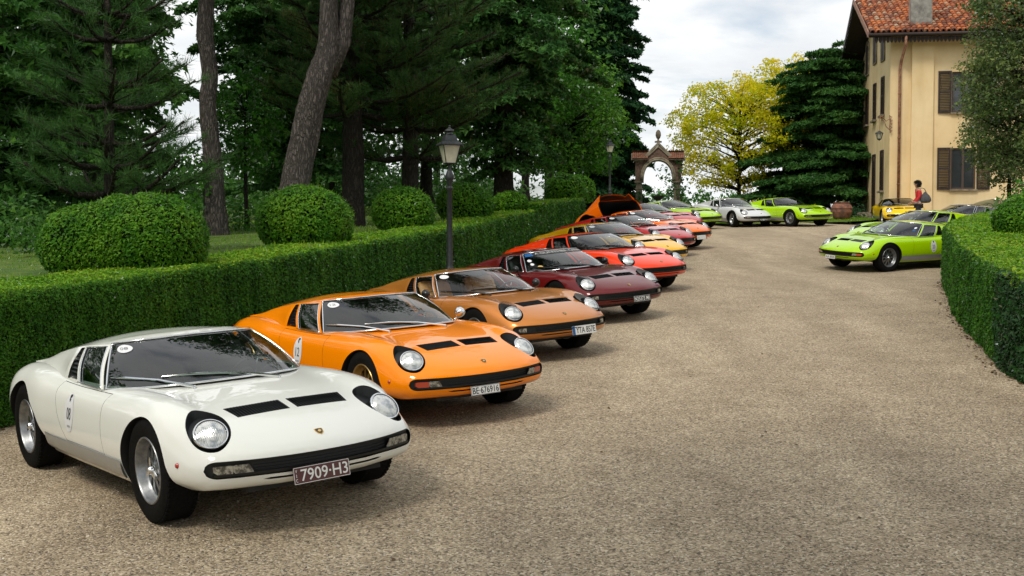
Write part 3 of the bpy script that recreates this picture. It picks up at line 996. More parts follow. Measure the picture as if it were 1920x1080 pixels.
# wipers
def wiper(y0, y1, s1, mi):
    mb = MB()
    p = BODY_BVH.ray_cast(Vector((-0.235 if abs(y0) < 0.3 else -0.27, y0, 2)), Vector((0, 0, -1)))[0]
    piv = p + Vector((0, 0, 0.012))
    mb.tube([p, piv], [0.012, 0.009], 8)
    a = lambda t, s, o=0.018: ws_pt(t, s, o)
    end = a(y1, s1)
    mid = piv.lerp(end, 0.5) + Vector((0.0, 0, 0.012))
    mb.tube([piv, mid, end], [0.011, 0.009, 0.006], 6)
    d = (end - piv).normalized()
    b0, b1 = a(y1 + 0.20, s1 - 0.05, 0.010), a(y1 - 0.20, s1 + 0.02, 0.010)
    bm_ = a(y1, s1, 0.014)
    mb.tube([b0, bm_, b1], [0.004, 0.009, 0.004], 6)
    mb.tube([a(y1 + 0.20, s1 - 0.05, 0.004), a(y1, s1, 0.004), a(y1 - 0.20, s1 + 0.02, 0.004)], 0.004, 5, 1)
    return mb
for nm, mtl in (('c', 'chrome'), ('b', 'gloss_black')):
    CM['wiper0' + nm] = wiper(0.25, -0.26, 0.13, 0).mesh('wiper', [M[mtl], M['trim_black']], sharp=40)
    CM['wiper1' + nm] = wiper(-0.34, -0.74, 0.17, 0).mesh('wiper', [M[mtl], M['trim_black']], sharp=40)
# seats, dashboard, wheel
def seat_mesh(m):
    mb = MB()
    def pillow(pts, w, d, bulge):
        n = len(pts); V = []
        cols = [-1, -0.92, -0.6, 0, 0.6, 0.92, 1]
        for (x, z, nx, nz_) in pts:
            for c_ in cols:
                e = bulge * (1 - abs(c_) ** 6) + (0.02 if 0.55 < abs(c_) < 0.95 else 0)
                V.append((x + nx * e, c_ * w, z + nz_ * e))
        m_ = len(cols)
        return V, [(i * m_ + k, i * m_ + k + 1, (i + 1) * m_ + k + 1, (i + 1) * m_ + k) for i in range(n - 1) for k in range(m_ - 1)]
    back = [(-1.30, 0.36, 0.9, 0.4), (-1.36, 0.42, 0.92, 0.35), (-1.44, 0.58, 0.93, 0.3), (-1.51, 0.74, 0.95, 0.2), (-1.56, 0.84, 0.9, 0.3), (-1.60, 0.87, 0, 1), (-1.66, 0.83, -1, 0), (-1.60, 0.60, -1, 0), (-1.48, 0.36, -1, 0)]
    v, f = pillow(back, 0.24, 0, 0.035); mb.add(v, f)
    base = [(-0.80, 0.30, 1, 0), (-0.80, 0.40, 0.7, 0.7), (-0.86, 0.43, 0, 1), (-1.1, 0.40, 0, 1), (-1.34, 0.36, 0, 1)]
    v, f = pillow(base, 0.24, 0, 0.03); mb.add(v, f)
    for q in range(7):
        z = 0.47 + q * 0.055
        x = -1.40 - (z - 0.5) * 0.42
        mb.box((x + 0.045, 0, z), (0.03, 0.33, 0.046), 0, Matrix.Rotation(R(-24), 4, 'Y').to_3x3())
    return mb.mesh('seat', [m], sharp=50)
CM['seat_b'] = seat_mesh(M['leather_black']); CM['seat_t'] = seat_mesh(M['leather_tan'])
mb = MB()
prof = [(-0.34, 0.74), (-0.46, 0.775), (-0.66, 0.765), (-0.74, 0.74), (-0.76, 0.68), (-0.72, 0.60), (-0.70, 0.40)]
V = []; ys = np.linspace(-0.66, 0.66, 15)
for x, z in prof:
    for y in ys: V.append((x - 0.16 * abs(y) ** 2 - 0.10 * max(0, abs(y) - 0.4) * 3, y, z - 0.03 * abs(y)))
mb.add(V, [(i * 15 + k, i * 15 + k + 1, (i + 1) * 15 + k + 1, (i + 1) * 15 + k) for i in range(len(prof) - 1) for k in range(14)])
for y in (0.24, 0.42):
    mb.lathe([(0.055, 0.0), (0.06, 0.03), (0.05, 0.035), (0.045, 0.02)], 16, 0, Matrix.Translation((-0.72, y, 0.73)) @ Matrix.Rotation(R(-75), 4, 'Y'))
CM['dash'] = mb.mesh('dashboard', [M['leather_black']], True)
mb = MB()
MS = Matrix.Translation((-0.88, 0.36, 0.70)) @ Matrix.Rotation(R(-62), 4, 'Y')
ring = [MS @ Vector((0.185 * math.cos(2 * math.pi * k / 28), 0.185 * math.sin(2 * math.pi * k / 28), 0)) for k in range(28)]
mb.tube(ring, 0.013, 8, closed=True)
for a in (0, 120, 240):
    mb.tube([MS @ Vector((0.02 * math.cos(R(a)), 0.02 * math.sin(R(a)), -0.02)), MS @ Vector((0.18 * math.cos(R(a)), 0.18 * math.sin(R(a)), 0))], 0.008, 6, 1)
mb.tube([MS @ Vector((0, 0, -0.02)), MS @ Vector((0, 0, -0.20))], 0.02, 8, 1)
CM['steer'] = mb.mesh('steering_wheel', [M['leather_black'], M['chrome']], True)
mb = MB(); mb.box((-1.28, 0, 0.40), (0.86, 0.26, 0.26), 0, None, 0.8); mb.tube([(-0.98, 0, 0.52), (-0.96, 0, 0.62)], [0.007, 0.007], 6); mb.lathe([(0.001, 0.66), (0.02, 0.65), (0.022, 0.63), (0.01, 0.61)], 12, 0, Matrix.Translation((-0.96, 0, 0)))
mb.add([(-1.70, -0.64, 0.27), (-1.70, 0.64, 0.27), (-1.72, 0.56, 0.96), (-1.72, -0.56, 0.96)], [(0, 1, 2, 3)])
CM['console'] = mb.mesh('centre_console', [M['leather_black']])
def mirror(sg, col_m):
    mb = MB()
    b = Vector((-0.98, sg * 0.80, 0.70))
    mb.tube([b + Vector((0, -0.01 * sg, 0)), b + Vector((0.02, 0.05 * sg, 0.06))], [0.012, 0.008], 8)
    Mm = Matrix.Translation(b + Vector((0.02, 0.07 * sg, 0.10))) @ Matrix.Rotation(R(-90), 4, 'Y')
    mb.lathe([(0.001, -0.075), (0.025, -0.068), (0.043, -0.045), (0.055, -0.01), (0.058, 0.0), (0.052, 0.002)], 20, 0, Mm)
    mb.lathe([(0.052, 0.0), (0.001, 0.001)], 20, 1, Mm)
    return mb.mesh('door_mirror', [col_m, M['chrome']], True)
CM['mir_c1'] = mirror(1, M['chrome']); CM['mir_c-1'] = mirror(-1, M['chrome'])
CM['mir_b1'] = mirror(1, M['gloss_black']); CM['mir_b-1'] = mirror(-1, M['gloss_black'])
# side marker
for sg in (1, -1):
    mb = MB(); q = BODY_BVH.ray_cast(Vector((0.47, sg * 2, 0.42)), Vector((0, -sg, 0)))
    mb.lathe([(0.001, 0.012), (0.012, 0.009), (0.017, 0.0)], 14, 0, Matrix.Translation(q[0]) @ q[1].to_track_quat('Z', 'Y').to_matrix().to_4x4())
    CM['mark%d' % sg] = mb.mesh('side_marker', [M['red_lens']], True)
# tail lamps and rear panel
for sg in (1, -1):
    mb = MB(); mb.box((-3.22, sg * 0.53, 0.62), (0.06, 0.26, 0.09)); mb.box((-3.24, sg * 0.46, 0.62), (0.06, 0.10, 0.07), 1)
    CM['tail%d' % sg] = mb.mesh('tail_lamp', [M['red_lens'], M['amber']])

def text_mesh(txt, size, depth=0.0008, space=1.0, m=None, bold=0.0):
    cu = bpy.data.curves.new('t', 'FONT')
    cu.body = txt; cu.size = size; cu.extrude = depth; cu.align_x = 'CENTER'; cu.align_y = 'CENTER'; cu.space_character = space
    cu.offset = bold; cu.resolution_u = 3
    o = bpy.data.objects.new('t', cu); COL.objects.link(o)
    dg = bpy.context.evaluated_depsgraph_get()
    me = bpy.data.meshes.new_from_object(o.evaluated_get(dg))
    bpy.data.objects.remove(o)
    me.materials.clear()
    if m: me.materials.append(m)
    return me

def fit_text(me, w, h):
    v = np.array([q.co for q in me.vertices])
    lo, hi = v.min(0), v.max(0)
    sx, sy = w / (hi[0] - lo[0]), h / (hi[1] - lo[1])
    for q in me.vertices:
        q.co.x = (q.co.x - (lo[0] + hi[0]) / 2) * sx; q.co.y = (q.co.y - (lo[1] + hi[1]) / 2) * sy
    return me

def place(me, Mx):
    for q in me.vertices: q.co = Mx @ q.co
    return me

def disc_pts(cx, cz, rx, rz, rings=4, n=28):
    P = [(cx, cz)]
    for r_ in range(1, rings + 1):
        for k in range(n):
            a = 2 * math.pi * k / n
            P.append((cx + rx * r_ / rings * math.cos(a), cz + rz * r_ / rings * math.sin(a)))
    F = [(0, 1 + k, 1 + (k + 1) % n) for k in range(n)]
    for r_ in range(rings - 1):
        for k in range(n):
            a = 1 + r_ * n
            F.append((a + k, a + n + k, a + n + (k + 1) % n, a + (k + 1) % n))
    return P, F

def on_side(x, z, sg, off):
    q = BODY_BVH.ray_cast(Vector((x, sg * 2, z)), Vector((0, -sg, 0)))
    p = q[0] if q[0] else Vector((x, sg * 0.84, z))
    return Vector((p.x, p.y + sg * off, p.z))

def on_screen(y, s, off):
    return ws_pt(y, s, off)

def door_sticker(sg, num, parent, cx=-1.335, cz=0.555):
    P, F = disc_pts(cx, cz, 0.088, 0.135)
    V = [on_side(x, z, sg, 0.003) for x, z in P]
    d = mk_obj('number_sticker', mk_mesh('number_sticker', V, F, [M['white_label']], True), parent)
    dirx = 1 if sg < 0 else -1      # reading direction seen from outside
    t = fit_text(text_mesh(num, 0.1, 0.0004, m=M['ink']), 0.082, 0.085)
    for q in t.vertices: q.co = on_side(cx + dirx * q.co.x, cz - 0.005 + q.co.y, sg, 0.0045)
    mk_obj('number', t, d)
    mb = MB()
    sp = [(-0.020, 0.125), (0.020, 0.125), (0.016, 0.095), (0.0, 0.075), (-0.016, 0.095)]
    mb.add([on_side(cx + dirx * x, cz + z, sg, 0.0045) for x, z in sp], [(0, 1, 2, 3, 4)])
    bp_ = [(-0.032, -0.085), (0.032, -0.085), (0.032, -0.100), (-0.032, -0.100)]
    mb.add([on_side(cx + dirx * x, cz + z, sg, 0.0045) for x, z in bp_], [(0, 1, 2, 3)], 1)
    mb.build('sticker_print', [M['ink'], M['grey_ink']], d)

def screen_disc(t, s, rt, rs, m, parent, name='round_sticker', print_txt=None):
    P, F = disc_pts(t, s, rt, rs, 3, 24)
    d = mk_obj(name, mk_mesh(name, [on_screen(a, b, 0.004) for a, b in P], F, [m], True), parent)
    if print_txt:
        tm = fit_text(text_mesh(print_txt, 0.05, 0.0003, m=M['grey_ink']), rt * 1.05, rs * 0.62)
        for q in tm.vertices: q.co = on_screen(t + q.co.x, s + q.co.y, 0.006)
        mk_obj('sticker_print', tm, d)
    return d

def plate(parent, txt, w, h, base, ink, y0=-0.07, z0=0.315, x=None, band=None, side_txt=None, border=False, tilt=8):
    """number plate on the nose, facing forward"""
    x = (front_x(y0) + 0.006) if x is None else x
    Mp = Matrix.Translation((x, y0, z0)) @ Matrix.Rotation(R(-tilt), 4, 'Y') @ Matrix(((0, 0, 1, 0), (1, 0, 0, 0), (0, 1, 0, 0), (0, 0, 0, 1)))
    mb = MB(); mb.box((0, 0, 0), (w, h, 0.004), 0, None)
    mb.v = [tuple(Mp @ Vector(p)) for p in mb.v]
    pl = mb.build('number_plate', [base], parent)
    xo = 0.0; tw = w * 0.9
    mb = MB(); used = False
    if band:
        mb.box((-w / 2 + 0.021, 0, 0.0026), (0.040, h * 0.98, 0.001), 0); used = True; xo = 0.02; tw = w * 0.80
    if border:
        for (cx, cy, dx, dy) in ((0, h / 2 - 0.003, w * 0.985, 0.003), (0, -h / 2 + 0.003, w * 0.985, 0.003), (w / 2 - 0.003, 0, 0.003, h * 0.96), (-w / 2 + 0.003, 0, 0.003, h * 0.96)):
            mb.box((cx, cy, 0.0026), (dx, dy, 0.001), 1 if band else 0)
        used = True
    if used:
        mb.v = [tuple(Mp @ Vector(p)) for p in mb.v]
        ms = ([band] if band else []) + ([ink] if border else [])
        mb.build('plate_print', ms, pl)
    if side_txt:
        for i, ch in enumerate(side_txt):
            tm = fit_text(text_mesh(ch, 0.03, 0.0004, m=ink), 0.012 if ch != 'I' else 0.003, h * 0.19)
            place(tm, Mp @ Matrix.Translation((-w / 2 + 0.018, h * (0.27 - 0.27 * i), 0.003)))
            mk_obj('plate_letter', tm, pl)
        xo = 0.017; tw = w * 0.84
    tm = fit_text(text_mesh(txt, 0.08, 0.0006, m=ink, bold=0.0006), tw, h * 0.70)
    place(tm, Mp @ Matrix.Translation((xo, 0, 0.0028)))
    mk_obj('plate_characters', tm, pl)
    return pl

def set_paint(o, m):
    o.material_slots[0].link = 'OBJECT'
    o.material_slots[0].material = m

def part(name, me, parent, pm=None):
    o = bpy.data.objects.new(name, me)
    link(o, parent)
    if pm is not None: set_paint(o, pm)
    return o

def build_car(key, pm, label, seat='seat_b', lash=False, lamps='fl', rim='rim', mirrors=(), wip='c', group=None, roof_pm=None, detail=2, trim='chrome', sillm=None, openrear=False, steer_ang=0.0, glassm=None):
    o_, m_ = car_frame(key)
    root = empty('sports_car')
    root.matrix_world = Matrix(((m_[0][0], m_[0][1], m_[0][2], o_[0]), (m_[1][0], m_[1][1], m_[1][2], o_[1]), (m_[2][0], m_[2][1], m_[2][2], o_[2]), (0, 0, 0, 1)))
    tag(root, label, 'car', group or 'classic sports cars parked on the gravel')
    rp = roof_pm or pm
    if not openrear:
        part('body', body_cut, root, pm)
    else:
        bf, cl = split_rear()
        part('body', bf, root, pm)
        c = part('rear_clamshell', cl, root, pm)
        c['label'] = 'rear body section hinged up at the tail'
        hx, hz = -3.12, 0.45
        c.matrix_local = Matrix.Translation((hx, 0, hz)) @ Matrix.Rotation(R(-28), 4, 'Y') @ Matrix.Translation((-hx, 0, -hz))
        part('engine_block', CM['engine'], root)
    for i, d in enumerate(doors):
        dd = part('door', d, root, pm)
        sw = part('side_window', CM['window' + 'LR'[i]], dd)
        if glassm: set_paint(sw, glassm)
        wt = part('window_trim', CM['wtrim' + 'LR'[i]], dd)
        if trim != 'chrome': set_paint(wt, M['trim_black'])
    rf = part('roof', CM['roof'] if not openrear else CM['roof_front'], root, rp)
    for nm in 'LR':
        part('pillar', CM['pillar' + nm] if not openrear else CM['pillarf' + nm], root, rp)
        part('air_intake', CM['intake' + nm], root)
        sl = part('sill', CM['sill' + nm], root, sillm or M['sill'])
    ws = part('windscreen', CM['screen'], root)
    if glassm: set_paint(ws, glassm)
    st = part('windscreen_trim', CM['strim'], ws)
    if trim != 'chrome': set_paint(st, M['trim_black'])
    part('scuttle_seal', CM['scuttle'], root)
    if not openrear: part('engine_cover', CM['slats'], root)
    part('underbody', CM['under'], root)
    part('dashboard', CM['dash'], root)
    part('steering_wheel', CM['steer'], root)
    part('centre_console', CM['console'], root)
    for sg in (1, -1):
        s_ = part('seat', CM[seat], root); s_.location = (0, sg * 0.36, 0)
    for i in (0, 1):
        part('bonnet_vent', CM['vent%d' % i], root)
        h = part('headlight', CM['hpod%d' % i], root)
        part('lens', CM['hlens%d' % i], h)
        part('chrome_ring', CM['hring%d' % i], h)
        if lash: part('headlamp_slats', CM['lash%d' % i], h)['kind'] = 'stuff'
        part('wiper', CM['wiper%d%s' % (i, wip)], root)
    part('grille', CM['grille'], root)
    for nm in 'LR': part('front_lamp', CM[lamps + nm], root)
    part('shield_badge', CM['badge'], root)
    for sg in (1, -1):
        part('side_marker', CM['mark%d' % sg], root)
        if not openrear: part('tail_lamp', CM['tail%d' % sg], root)
    for sg in mirrors: part('door_mirror', CM['mir_%s%d' % ('c' if wip == 'c' else 'b', sg)], root)
    for x, yw in ((0.0, 0.690), (-2.504, 0.715)):
        for sg in (1, -1):
            w = bpy.data.objects.new('wheel', CM['tyre']); link(w, root)
            w.location = (x, sg * yw, 0.325)
            w.rotation_euler = (0, 0, (0 if sg > 0 else math.pi) + (steer_ang if x == 0 else 0))
            for nm, me in (('rim', CM[rim]), ('brake_disc', CM['disc']), ('spinner', CM['spin'])):
                part(nm, me, w)
    return root

# ------------------------------------------------------------------ ground
def gravel_mat():
    m = mat('gravel', (0.33, 0.27, 0.18), 0.9, spec=0.25)
    nt = m.node_tree; b = nt.nodes['Principled BSDF']; L = nt.links
    geo = nt.nodes.new('ShaderNodeNewGeometry')
    def vor(scale, feat='F1'):
        v = nt.nodes.new('ShaderNodeTexVoronoi'); v.inputs['Scale'].default_value = scale; v.feature = feat
        L.new(geo.outputs['Position'], v.inputs['Vector']); return v
    v1 = vor(82); v2 = vor(50)
    n1 = nt.nodes.new('ShaderNodeTexNoise'); n1.inputs['Scale'].default_value = 0.35; n1.inputs['Detail'].default_value = 6
    mpn = nt.nodes.new('ShaderNodeMapping'); mpn.inputs['Rotation'].default_value = (0, 0, R(9)); mpn.inputs['Scale'].default_value = (3.0, 0.45, 1.0)
    L.new(geo.outputs['Position'], mpn.inputs['Vector']); L.new(mpn.outputs[0], n1.inputs['Vector'])
    n2 = nt.nodes.new('ShaderNodeTexNoise'); n2.inputs['Scale'].default_value = 1.8; n2.inputs['Detail'].default_value = 5; n2.inputs['Roughness'].default_value = 0.6
    L.new(geo.outputs['Position'], n2.inputs['Vector'])
    # stone colour from the cell's random colour
    sep = nt.nodes.new('ShaderNodeSeparateColor'); L.new(v1.outputs['Color'], sep.inputs[0])
    rp = nt.nodes.new('ShaderNodeValToRGB'); e = rp.color_ramp.elements
    e[0].position = 0.0; e[0].color = (0.029, 0.026, 0.019, 1)
    e[1].position = 1.0; e[1].color = (0.838, 0.731, 0.577, 1)
    for p, c in ((0.14, (0.127, 0.099, 0.071, 1)), (0.35, (0.316, 0.248, 0.167, 1)), (0.6, (0.434, 0.350, 0.242, 1)), (0.85, (0.532, 0.437, 0.307, 1))):
        q = rp.color_ramp.elements.new(p); q.color = c
    L.new(sep.outputs[0], rp.inputs['Fac'])
    sep2 = nt.nodes.new('ShaderNodeSeparateColor'); L.new(v2.outputs['Color'], sep2.inputs[0])
    rp2 = nt.nodes.new('ShaderNodeValToRGB'); e = rp2.color_ramp.elements
    e[0].position = 0.0; e[0].color = (0.138, 0.109, 0.077, 1); e[1].position = 1.0; e[1].color = (0.552, 0.465, 0.335, 1)
    L.new(sep2.outputs[1], rp2.inputs['Fac'])
    mx = nt.nodes.new('ShaderNodeMix'); mx.data_type = 'RGBA'; mx.inputs['Factor'].default_value = 0.28
    L.new(rp.outputs[0], mx.inputs['A']); L.new(rp2.outputs[0], mx.inputs['B'])
    # broad worn patches
    rp3 = nt.nodes.new('ShaderNodeValToRGB'); e = rp3.color_ramp.elements
    e[0].position = 0.35; e[0].color = (0.90, 0.88, 0.85, 1); e[1].position = 0.64; e[1].color = (1.17, 1.155, 1.115, 1)
    L.new(n1.outputs['Fac'], rp3.inputs['Fac'])
    mu = nt.nodes.new('ShaderNodeMix'); mu.data_type = 'RGBA'; mu.blend_type = 'MULTIPLY'; mu.inputs['Factor'].default_value = 1.0
    L.new(mx.outputs['Result'], mu.inputs['A']); L.new(rp3.outputs[0], mu.inputs['B'])
    rp4 = nt.nodes.new('ShaderNodeValToRGB'); e = rp4.color_ramp.elements
    e[0].position = 0.30; e[0].color = (0.80, 0.78, 0.76, 1); e[1].position = 0.62; e[1].color = (1.05, 1.05, 1.05, 1)
    L.new(n2.outputs['Fac'], rp4.inputs['Fac'])
    mu2 = nt.nodes.new('ShaderNodeMix'); mu2.data_type = 'RGBA'; mu2.blend_type = 'MULTIPLY'; mu2.inputs['Factor'].default_value = 0.8
    L.new(mu.outputs['Result'], mu2.inputs['A']); L.new(rp4.outputs[0], mu2.inputs['B'])
    L.new(mu2.outputs['Result'], b.inputs['Base Color'])
    inv = nt.nodes.new('ShaderNodeMath'); inv.operation = 'SUBTRACT'; inv.inputs[0].default_value = 1.0
    L.new(v1.outputs['Distance'], inv.inputs[1])
    bp = nt.nodes.new('ShaderNodeBump'); bp.inputs['Strength'].default_value = 0.9; bp.inputs['Distance'].default_value = 0.009
    L.new(inv.outputs[0], bp.inputs['Height'])
    bp2 = nt.nodes.new('ShaderNodeBump'); bp2.inputs['Strength'].default_value = 0.35; bp2.inputs['Distance'].default_value = 0.03
    L.new(n2.outputs['Fac'], bp2.inputs['Height']); L.new(bp.outputs[0], bp2.inputs['Normal'])
    L.new(bp2.outputs['Normal'], b.inputs['Normal'])
    return m
M['gravel'] = gravel_mat()
M['earth'] = nz(mat('woodland_earth', (0.03, 0.03, 0.015), 0.95), 1.5, 8, 0.35, 0.65, (0.018, 0.030, 0.010), (0.045, 0.080, 0.018), bump=0.5, bump_scale=8, dist=0.05)
M['turf'] = nz(mat('turf', (0.06, 0.10, 0.02), 0.95), 2.5, 8, 0.35, 0.65, (0.035, 0.090, 0.008), (0.11, 0.17, 0.018), bump=0.6, bump_scale=30, dist=0.03)

def grid_sheet(name, X, Y, Z, m):
    ny, nx = X.shape
    V = np.stack([X, Y, Z], -1).reshape(-1, 3)
    i = np.arange(nx - 1)[None, :] + np.arange(ny - 1)[:, None] * nx
    F = np.stack([i, i + 1, i + 1 + nx, i + nx], -1).reshape(-1, 4)
    me = bpy.data.meshes.new(name)
    me.vertices.add(len(V)); me.vertices.foreach_set('co', V.astype(np.float32).reshape(-1))
    me.loops.add(F.size); me.loops.foreach_set('vertex_index', F.astype(np.int32).reshape(-1))
    me.polygons.add(len(F)); me.polygons.foreach_set('loop_start', np.arange(0, F.size, 4, dtype=np.int32))
    me.polygons.foreach_set('use_smooth', np.ones(len(F), bool))
    me.materials.append(m); me.update(calc_edges=True); me.validate()
    return mk_obj(name, me)

def far_edge(x):
    return 49.3 + 1.6 / (1 + np.exp(-(x - 14.6) * 2.5)) + 0.35 * np.sin(x * 0.35)
gx = np.concatenate([np.arange(-14, 22, 0.25), np.arange(22, 44, 1.0)])
gv = np.linspace(0, 1, 230)
X = np.repeat(gx[None, :], len(gv), 0)
Y = -6 + (far_edge(gx)[None, :] + 6) * gv[:, None]
o = grid_sheet('gravel_drive', X, Y, gz(X, Y), M['gravel']); tag(o, 'pale gravel drive sloping up towards the villa', kind='structure')

def terr(x, y):
    p = SX * np.clip(x, -20, 40) + SY * np.clip(y, -30, 72) - 0.32 + 0.22 * np.clip((y - 56.5) / 2, 0, 1)
    d = np.maximum(0, y - 72) + np.maximum(0, -x - 45) * 0.8 + np.maximum(0, x - 60) * 0.8
    return p - 40 * (1 - np.exp(-(d / 150) ** 1.2)) - 0.002 * d
tx = np.concatenate([-np.geomspace(2400, 60, 22), np.arange(-56, 72, 3.0), np.geomspace(76, 2400, 22)])
ty = np.concatenate([-np.geomspace(400, 20, 8), np.arange(-15, 100, 3.0), np.geomspace(104, 2600, 26)])
X, Y = np.meshgrid(tx, ty)
o = grid_sheet('ground', X, Y, terr(X, Y), M['earth']); tag(o, 'wooded ground falling away behind the villa garden', kind='structure')
# grass verge beyond the drive
X = np.repeat(np.linspace(-2, 15.0, 60)[None, :], 12, 0)
Y = far_edge(X[0])[None, :] + 0.02 + np.linspace(0, 1, 12)[:, None] * 9.0
o = grid_sheet('far_lawn', X, Y, SX * X + SY * Y + 0.035, M['turf']); tag(o, 'strip of lawn beyond the drive under the trees', kind='structure')

# ------------------------------------------------------------------ foliage helpers
def leafmat(name, cols, trans=0.3, rough=0.6, scale=0.8, gloss=0.12, up=None):
    m = bpy.data.materials.new(name); m.use_nodes = True
    nt = m.node_tree; nt.nodes.clear(); L = nt.links
    out = nt.nodes.new('ShaderNodeOutputMaterial')
    geo = nt.nodes.new('ShaderNodeNewGeometry')
    n = nt.nodes.new('ShaderNodeTexNoise'); n.inputs['Scale'].default_value = scale; n.inputs['Detail'].default_value = 5
    L.new(geo.outputs['Position'], n.inputs['Vector'])
    add = nt.nodes.new('ShaderNodeMath'); add.operation = 'MULTIPLY_ADD'; add.inputs[1].default_value = 0.55
    L.new(geo.outputs['Random Per Island'], add.inputs[0])
    sc = nt.nodes.new('ShaderNodeMapRange'); sc.inputs['From Min'].default_value = 0.3; sc.inputs['From Max'].default_value = 0.7; sc.inputs['To Min'].default_value = 0.0; sc.inputs['To Max'].default_value = 0.45
    L.new(n.outputs['Fac'], sc.inputs['Value']); L.new(sc.outputs[0], add.inputs[2])
    rp = nt.nodes.new('ShaderNodeValToRGB'); e = rp.color_ramp.elements
    e[0].position = 0; e[0].color = (*cols[0], 1); e[1].position = 1; e[1].color = (*cols[-1], 1)
    for i, c in enumerate(cols[1:-1]):
        q = e.new((i + 1) / (len(cols) - 1)); q.color = (*c, 1)
    L.new(add.outputs[0], rp.inputs['Fac'])
    df = nt.nodes.new('ShaderNodeBsdfDiffuse'); L.new(rp.outputs[0], df.inputs['Color'])
    tl = nt.nodes.new('ShaderNodeBsdfTranslucent'); L.new(rp.outputs[0], tl.inputs['Color'])
    mx = nt.nodes.new('ShaderNodeMixShader'); mx.inputs[0].default_value = trans
    L.new(df.outputs[0], mx.inputs[1]); L.new(tl.outputs[0], mx.inputs[2])
    gl = nt.nodes.new('ShaderNodeBsdfGlossy'); gl.inputs['Roughness'].default_value = 0.45; gl.inputs['Color'].default_value = (0.6, 0.65, 0.6, 1)
    fr = nt.nodes.new('ShaderNodeFresnel'); fr.inputs['IOR'].default_value = 1.35
    ml = nt.nodes.new('ShaderNodeMath'); ml.operation = 'MULTIPLY'; ml.inputs[1].default_value = gloss * 4
    L.new(fr.outputs[0], ml.inputs[0])
    m2 = nt.nodes.new('ShaderNodeMixShader'); L.new(ml.outputs[0], m2.inputs[0]); L.new(mx.outputs[0], m2.inputs[1]); L.new(gl.outputs[0], m2.inputs[2])
    L.new(m2.outputs[0], out.inputs['Surface'])
    return m

M['leaf_hedge'] = leafmat('hedge_leaves', [(0.014, 0.068, 0.005), (0.034, 0.131, 0.009), (0.063, 0.194, 0.013), (0.116, 0.261, 0.022)], 0.35, scale=1.6)
M['leaf_hedge_lit_top'] = leafmat('lit_hedge_top_leaves', [(0.064, 0.224, 0.008), (0.136, 0.329, 0.012), (0.237, 0.404, 0.020), (0.372, 0.404, 0.035)], 0.35, scale=1.1)  # yellower hedge leaves for the top, brightened to put sky light into the colour
M['leaf_box'] = leafmat('box_leaves', [(0.023, 0.103, 0.006), (0.055, 0.194, 0.010), (0.118, 0.285, 0.015), (0.194, 0.351, 0.025)], 0.35, scale=2.5)
M['leaf_dark'] = leafmat('dark_leaves', [(0.021, 0.083, 0.015), (0.044, 0.141, 0.023), (0.078, 0.208, 0.029), (0.141, 0.300, 0.039)], 0.4, scale=0.5)
M['leaf_fir'] = leafmat('fir_needles', [(0.012, 0.043, 0.019), (0.023, 0.076, 0.027), (0.043, 0.123, 0.038)], 0.2, scale=0.5, gloss=0.05)
M['leaf_cedar'] = leafmat('cedar_needles', [(0.021, 0.075, 0.018), (0.044, 0.128, 0.028), (0.091, 0.205, 0.039)], 0.25, scale=0.7, gloss=0.05)
M['leaf_lime'] = leafmat('linden_leaves', [(0.025, 0.11, 0.008), (0.055, 0.19, 0.012), (0.11, 0.27, 0.020), (0.17, 0.33, 0.03)], 0.45, scale=0.6)
M['leaf_maple'] = leafmat('maple_leaves', [(0.024, 0.107, 0.011), (0.050, 0.189, 0.015), (0.101, 0.265, 0.022)], 0.4, scale=0.9)
M['leaf_pine'] = leafmat('pine_needles', [(0.027, 0.079, 0.023), (0.050, 0.129, 0.033), (0.102, 0.198, 0.051)], 0.25, scale=1.2, gloss=0.02)
M['leaf_pine_brown'] = leafmat('candled_pine_needles', [(0.021, 0.072, 0.020), (0.042, 0.116, 0.029), (0.081, 0.149, 0.041), (0.164, 0.156, 0.061)], 0.25, scale=1.0, gloss=0.02)
M['leaf_yellow'] = leafmat('golden_locust_leaves', [(0.24, 0.40, 0.012), (0.54, 0.58, 0.015), (0.82, 0.68, 0.018), (0.90, 0.66, 0.025)], 0.55, scale=0.45, gloss=0.03)
M['leaf_olive'] = leafmat('grey_green_leaves', [(0.030, 0.069, 0.018), (0.074, 0.131, 0.036), (0.149, 0.206, 0.058), (0.270, 0.312, 0.091)], 0.35, scale=1.0)
M['grass'] = leafmat('grass_blades', [(0.098, 0.255, 0.010), (0.186, 0.360, 0.014), (0.294, 0.404, 0.025)], 0.4, scale=0.8)
M['ivy'] = leafmat('ivy_leaves', [(0.008, 0.045, 0.010), (0.02, 0.09, 0.015), (0.04, 0.14, 0.02)], 0.3, scale=1.5)
